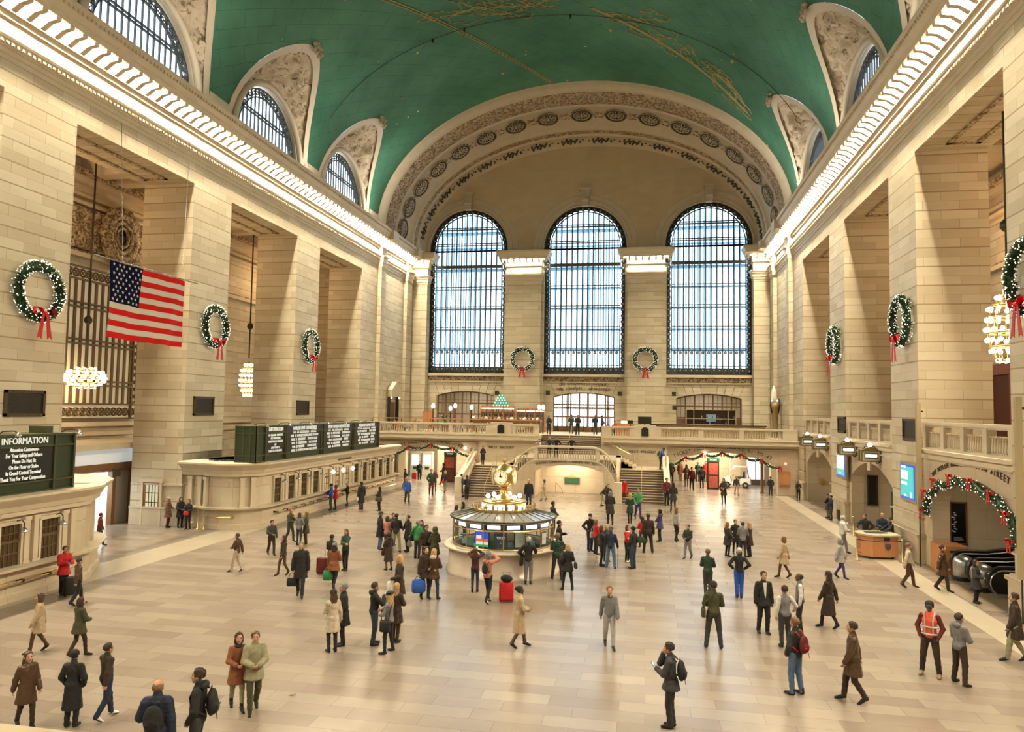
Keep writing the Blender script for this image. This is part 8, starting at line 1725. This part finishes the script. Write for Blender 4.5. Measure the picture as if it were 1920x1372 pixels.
G(677, 955, 903, 30, ('down', 'bag'), 'close', 'long', 'black', 'dkbr', hair='short', hc='black', hat='cap', hatc='black', lab='tall man in long black coat carrying a white bag', extra=[('bag', 0, 'white', 'small white bag of the man in the long black coat', .18, .1, .2, .04)])
G(711, 957, 914, 60, ('hold', 'hold'), 'stand', 'parka', 'dkbr', 'black', fem=True, hair='long', hc='black', lab='woman in dark parka with olive bag near the end of the booth', extra=[('shoulder', 0, 'olive', 'olive shoulder bag of the woman in the dark parka', .36, .14, .26, .85)])
G(731, 912, 879, 250, ('hold', 'bag'), 'walk', 'jacket', 'black', 'tan', hair='short', hc='black', lab='man in black jacket and tan trousers at the far booth corner', extra=[('bag', 1, 'black', 'black bag of the man in tan trousers')])
G(763, 944, 897, 195, ('down', 'pocket'), 'walk', 'jacket', 'blue', 'char', hair='short', hc='brown', lab='man in bright blue jacket walking out of the passage')
G(786, 899, 865, 170, ('hold', 'bag'), 'stand', 'jacket', 'black', 'black', hair='short', hc='black', lab='person in black and white with a red suitcase in the passage', extra=[('suitcase', .5, 0, 'red', 'red suitcase standing in the passage')])
G(808, 928, 878, 190, ('down', 'pocket'), 'stand', 'jacket', 'dkgr', 'dkred', hair='short', hc='brown', lab='man in dark green jacket and dark red trousers in front of the passage')
G(814, 922, 874, 180, ('hold', 'hold'), 'stand', 'jacket', 'dkred', 'char', fem=True, hair='long', hc='ltbr', H=1.75, lab='person in dark red top just behind the dark green jacket')
G(834, 923, 882, 150, ('hold', 'bag'), 'walk', 'jacket', 'blk2', 'khaki', fem=True, hair='bob', hc='blond', lab='person in black top and khaki trousers by the poster stand', extra=[('bag', 0, 'red', 'red bag of the person in khaki trousers', .2, .1, .22, .08)])
G(865, 931, 889, 250, ('hold', 'hold'), 'close', 'jacket', 'char', 'char', hair='short', hc='black', lab='man in dark grey jacket at the foot of the stairs, first of two')
G(875, 936, 891, 20, ('hold', 'hold'), 'close', 'jacket', 'blk2', 'black', hair='short', hc='dkbr', lab='man in black jacket at the foot of the stairs, second of two')
G(831, 908, 868, 90, ('hold', 'hold'), 'walk', 'jacket', 'black', 'black', hair='short', hc='black', lab='person in black walking beside the poster stand in the passage')
G(991, 953, 894, 185, ('down', 'down'), 'walk', 'jacket', 'black', 'navy', hair='thin', hc='grey', lab='man in black jacket and jeans striding out from the low stair arch')
G(1020, 938, 905, 100, ('hold', 'hold'), 'walk', 'jacket', 'tan', 'tan', fem=True, hair='bob', hc='brown', lab='person in light brown clothes before the low stair arch')
G(1144, 984, 918, 10, ('hold', 'hold'), 'walk', 'coat', 'blk2', 'black', fem=True, hair='bob', hc='grey', lab='person in long black coat walking toward the stairs')
G(1140, 958, 908, 190, ('hold', 'hold'), 'stand', 'jacket', 'black', 'black', hair='short', hc='dkbr', lab='man in black at the stair newel behind the long black coat')
G(1181, 981, 925, 5, ('hold', 'hold'), 'close', 'coat', 'dkgr', 'black', fem=True, hair='long', hc='gold', lab='woman with golden hair and dark green coat near the stair foot')
G(1196, 973, 916, 200, ('hold', 'pocket'), 'walk', 'jacket', 'green', 'purple', hair='short', hc='grey', lab='person in green jacket near the stair foot')
G(1128, 948, 930, 270, ('knee', 'knee'), 'stand', 'jacket', 'dkbr', 'khaki', fem=True, hair='bob', hc='brown', H=1.5, lean=35, lab='person bending down by the stair newel')
G(1083, 927 if 0 else 941, 903, 180, ('hold', 'hold'), 'walk', 'jacket', 'dkbr', 'brown', hair='short', hc='brown', lab='person in brown passing under the low stair arch') if False else None
G(1250, 948, 893, 200, ('hold', 'pocket'), 'stand', 'jacket', 'dkred', 'black', hair='short', hc='black', lab='man in dark red and black at the stair rail end by the cart passage')
G(1262, 960, 903, 10, ('hold', 'hold'), 'walk', 'parka', 'blk2', 'char', fem=True, hair='long', hc='dkbr', lab='person in black parka walking into the cart passage')
for i, (px, fy, hy, fc, tc, lc, fem, hr, lb) in enumerate(((1259, 905, 867, 10, 'dkbr', 'black', 0, 'short', 'person in brown jacket inside the passage nearest the stair rail'), (1274, 899, 864, 180, 'rust', 'char', 1, 'bob', 'person in rust coloured top deep in the cart passage'),
        (1287, 912, 866, 10, 'brown', 'brown', 1, 'long', 'woman in brown coat with long hair in the cart passage'), (1297, 919, 874, 190, 'dkred', 'black', 0, 'short', 'person in dark red jacket at the mouth of the cart passage'), (1307, 901, 866, 350, 'dkgr', 'char', 0, 'short', 'person in dark green jacket in the cart passage'),
        (1311, 889, 861, 180, 'red', 'black', 1, 'bob', 'person with a red top far back in the cart passage'), (1316, 915, 874, 20, 'blk2', 'black', 0, 'short', 'person in black jacket at the mouth of the cart passage'), (1325, 900, 862, 190, 'black', 'char', 0, 'short', 'tall person in black beside the second poster stand'),
        (1357, 945, 897, 170, 'dkbr', 'black', 1, 'long', 'woman in dark brown walking out before the second poster stand'), (1381, 928, 894, 200, 'char', 'tan', 0, 'short', 'man in grey jacket and tan trousers before the parked cart'))):
    G(px, fy, hy, fc, ('swingf', 'swingb') if i % 2 else ('hold', 'pocket'), 'walk' if i % 2 else 'stand', 'coat' if fem else 'jacket', tc, lc, fem=bool(fem), hair=hr, hc=('dkbr', 'ltbr', 'black')[i % 3], lab=lb)
# --- on the stairs and the balcony
ZB = FB
G(905, 878, 843, 180, ('hold', 'hold'), 'close', 'long', 'black', 'black', fem=True, hair='long', hc='dkbr', z=2.05, lab='woman in long black coat on the stair landing', y=58.0)
G(1238, 878, 843, 270, ('lean', 'lean'), 'close', 'jacket', 'blue', 'navy', hair='short', hc='dkbr', z=2.05, lean=22, H=1.75, lab='man in blue jacket leaning on the stair rail with a backpack', y=58.4, extra=[('backpack', 'dkgr', 'dark backpack of the man leaning on the stair rail')])
for px, x_, hy, tc, hc, hr, lb in ((1041, -1.0, 818, 'char', 'gold', 'long', 'woman with fair hair leaning on the landing balustrade'), (1052, -.45, 819, 'black', 'black', 'short', 'man in black leaning on the landing balustrade beside the fair haired woman'), (1079, .72, 817, 'black', 'ltbr', 'long', 'woman in black leaning on the landing balustrade by the brass rail')):
    G(px, 800, None, 178, ('lean', 'lean'), 'stand', 'jacket', tc, 'black', fem=hr == 'long', hair=hr, hc=hc, x=x_, y=55.55, z=2.9, H=1.66, lean=14, lab=lb)
for px, fy, hy, fc, tc, lc, hr, hc, lb, yy in ((1029, 815, 782, 190, 'black', 'black', 'long', 'dkbr', 'woman in long black coat at the top of the central stairs', 64.6), (1071, 813, 780, 5, 'dkgr', 'char', 'short', 'black', 'person in dark green entering the street doors', 68), (1083, 817, 781, 190, 'black', 'black', 'short', 'dkbr', 'man in black standing at the top step in front of the street doors', 64.4),
        (1116, 814, 778, 10, 'navy', 'char', 'short', 'ltbr', 'person in navy jacket walking toward the street doors', 67), (1129, 816, 783, 280, 'purple', 'black', 'short', 'black', 'person in purple grey top leaning at the balcony corner', 64.3)):
    G(px, fy, None, fc, ('hold', 'hold'), 'relax', 'long' if 'long black' in lb else 'jacket', tc, lc, fem='woman' in lb, hair=hr, hc=hc, z=ZB, y=yy, H=1.68 if 'woman' in lb else 1.78, lab=lb)
G(1157, 800, None, 160, ('hold', 'hold'), 'sit', 'jacket', 'red', 'black', hair='short', hc='dkbr', x=3.55, y=64.6, z=ZB + .0, H=1.75, lab='person in red top sitting behind the balcony balustrade')
G(1138, 800, None, 170, ('hold', 'hold'), 'sit', 'jacket', 'dkred', 'char', fem=True, hair='long', hc='rust', x=2.95, y=64.9, z=ZB, H=1.66, lab='person with auburn hair sitting beside the red top on the balcony')
G(1169, 930, None, 170, ('knee', 'knee'), 'sit', 'parka', 'red', 'dkred', fem=True, hair='long', hc='dkbr', x=4.75, y=54.2, z=.33, H=1.66, lab='person in red coat sitting on the lower stair steps')
# --- walkers in the lower corner by the near booth
G(133, 1362, 1240, 330, ('pocket', 'pocket'), 'stand', 'long', 'black', 'black', hair='short', hc='black', lab='man in long black coat standing nearest the lower corner', hat='beanie', hatc='black')
G(46, 1365, 1235, 200, ('swingf', 'swingb'), 'walk', 'coat', 'brown', 'dkbr', fem=True, hair='long', hc='brown', lab='person in wide brown coat walking in the lower corner')
G(196, 1348, 1206, 300, ('swingf', 'swingb'), 'walk', 'jacket', 'dkbr', 'navy', hair='short', hc='dkbr', shoe='white', lab='person in dark brown jacket walking with white shoes in the lower corner')
G(146, 1232, 1128, 300, ('swingf', 'hold'), 'walk2', 'parka', 'olive', 'dkbr', fem=True, hair='bob', hc='dkbr', lab='person in olive parka walking up the hall from the lower corner')
G(70, 1222, 1122, 90, ('swingf', 'swingb'), 'walk', 'coat', 'tan', 'brown', fem=True, hair='bob', hc='brown', lab='person in tan coat walking toward the near booth')
G(112, 1130, 1046, 120, ('hold', 'swingb'), 'walk2', 'jacket', 'khaki', 'dkbr', hair='short', hc='dkbr', lab='person in khaki jacket passing the red coat') if False else None
G(144, 1134, 1050, 290, ('swingf', 'swingb'), 'walk', 'jacket', 'brown', 'black', hair='short', hc='dkbr', lab='person in brown jacket passing the end of the near booth')
G(443, 1328, 1186, 190, ('hold', 'hold'), 'walk', 'coat', 'rust', 'khaki', fem=True, hair='bob', hc='dkbr', lab='person in rust coloured coat walking arm in arm on the open floor', scarf='black')
G(474, 1332, 1184, 185, ('hold', 'hold'), 'walk2', 'parka', 'khaki', 'olive', hair='short', hc='brown', lab='person in khaki parka walking arm in arm with the rust coat')
G(443, 1072, 1003, 60, ('hold', 'swingb'), 'walk', 'jacket', 'brown', 'beige', hair='short', hc='brown', lab='person in brown jacket and beige trousers alone in the open hall')
G(186, 1024, 968, 280, ('swingf', 'swingb'), 'walk', 'jacket', 'dkred', 'char', hair='short', hc='brown', lab='person in dark red jacket walking out of the bright opening')
G(508, 1040, 980, 200, ('swingf', 'hold'), 'walk', 'jacket', 'char', 'dkbr', hair='short', hc='black', lab='person in dark jacket striding beside the booth queue')
G(562, 1118, 992, 175, ('down', 'bag'), 'walk', 'coat', 'black', 'blk2', hair='short', hc='grey', H=1.85, lab='tall grey haired man in black coat walking toward the viewer', extra=[('bag', 1, 'black', 'black bag in the hand of the tall grey haired man')])
G(543, 1015, 954, 230, ('strap', 'hold'), 'walk', 'jacket', 'olive', 'char', hair='short', hc='rust', lab='person in olive jacket in the queue behind the tall grey haired man')
G(560, 1022, 962, 330, ('hold', 'hold'), 'stand', 'jacket', 'grey', 'char', fem=True, hair='bob', hc='brown', lab='person in grey top in the queue by the ticket booth')
G(573, 1020, 960, 80, ('hold', 'hold'), 'stand', 'coat', 'olive', 'dkbr', hair='short', hc='rust', lab='person in long olive coat in the queue by the ticket booth')
G(530, 1078, 1004, 120, ('swingf', 'swingb'), 'walk2', 'jacket', 'dkbr', 'brown', fem=True, hair='bob', hc='dkbr', lab='person in brown walking beside the tall grey haired man')
G(553, 1082, 1010, 200, ('bag', 'hold'), 'walk', 'jacket', 'dkbr', 'black', hair='short', hc='dkbr', lab='person in dark brown jacket partly behind the tall grey haired man') if False else None
G(620, 1078, 1002, 330, ('hold', 'bag'), 'stand', 'jacket', 'black', 'char', hair='short', hc='dkbr', lab='man in black sweater and dark hair beside the red topped suitcase', extra=[('suitcase', -.45, 0, 'dkred', 'dark red suitcase beside the man in the black sweater'), ])
G(647, 1069, 992, 150, ('cross', 'cross'), 'close', 'jacket', 'dkgr', 'black', fem=True, hair='long', hc='brown', lab='woman in dark green jacket with arms crossed and long brown hair')
G(625, 1104, 1018, 340, ('bag', 'hold'), 'walk', 'parka', 'rust', 'black', fem=True, hair='long', hc='dkbr', hat='beanie', hatc='grey', lab='woman in rust brown coat and grey bobble hat with two bags', extra=[('bag', 0, 'green', 'green shopping bag of the woman in the rust brown coat', .34, .16, .34, .12, 'shopping_bag'), ('bag', 1, 'cream', 'cream tote bag of the woman in the rust brown coat', .26, .1, .32, .12, 'tote_bag')])
suitcase(upt(949, 1128), R(10), 'red', 'bright red suitcase with a black bag on top standing by the booth', h=.62, w=.5, d=.3)
p = upt(949, 1128); m = MB(); m.sphere((0, 0, .12), .17, 8, 0, 1.25, .8, .75); tag(m.build('carry_bag', [cmat('black')], None, True, loc=(p.x, p.y, .66)), 'black soft bag resting on the bright red suitcase', 'bag')
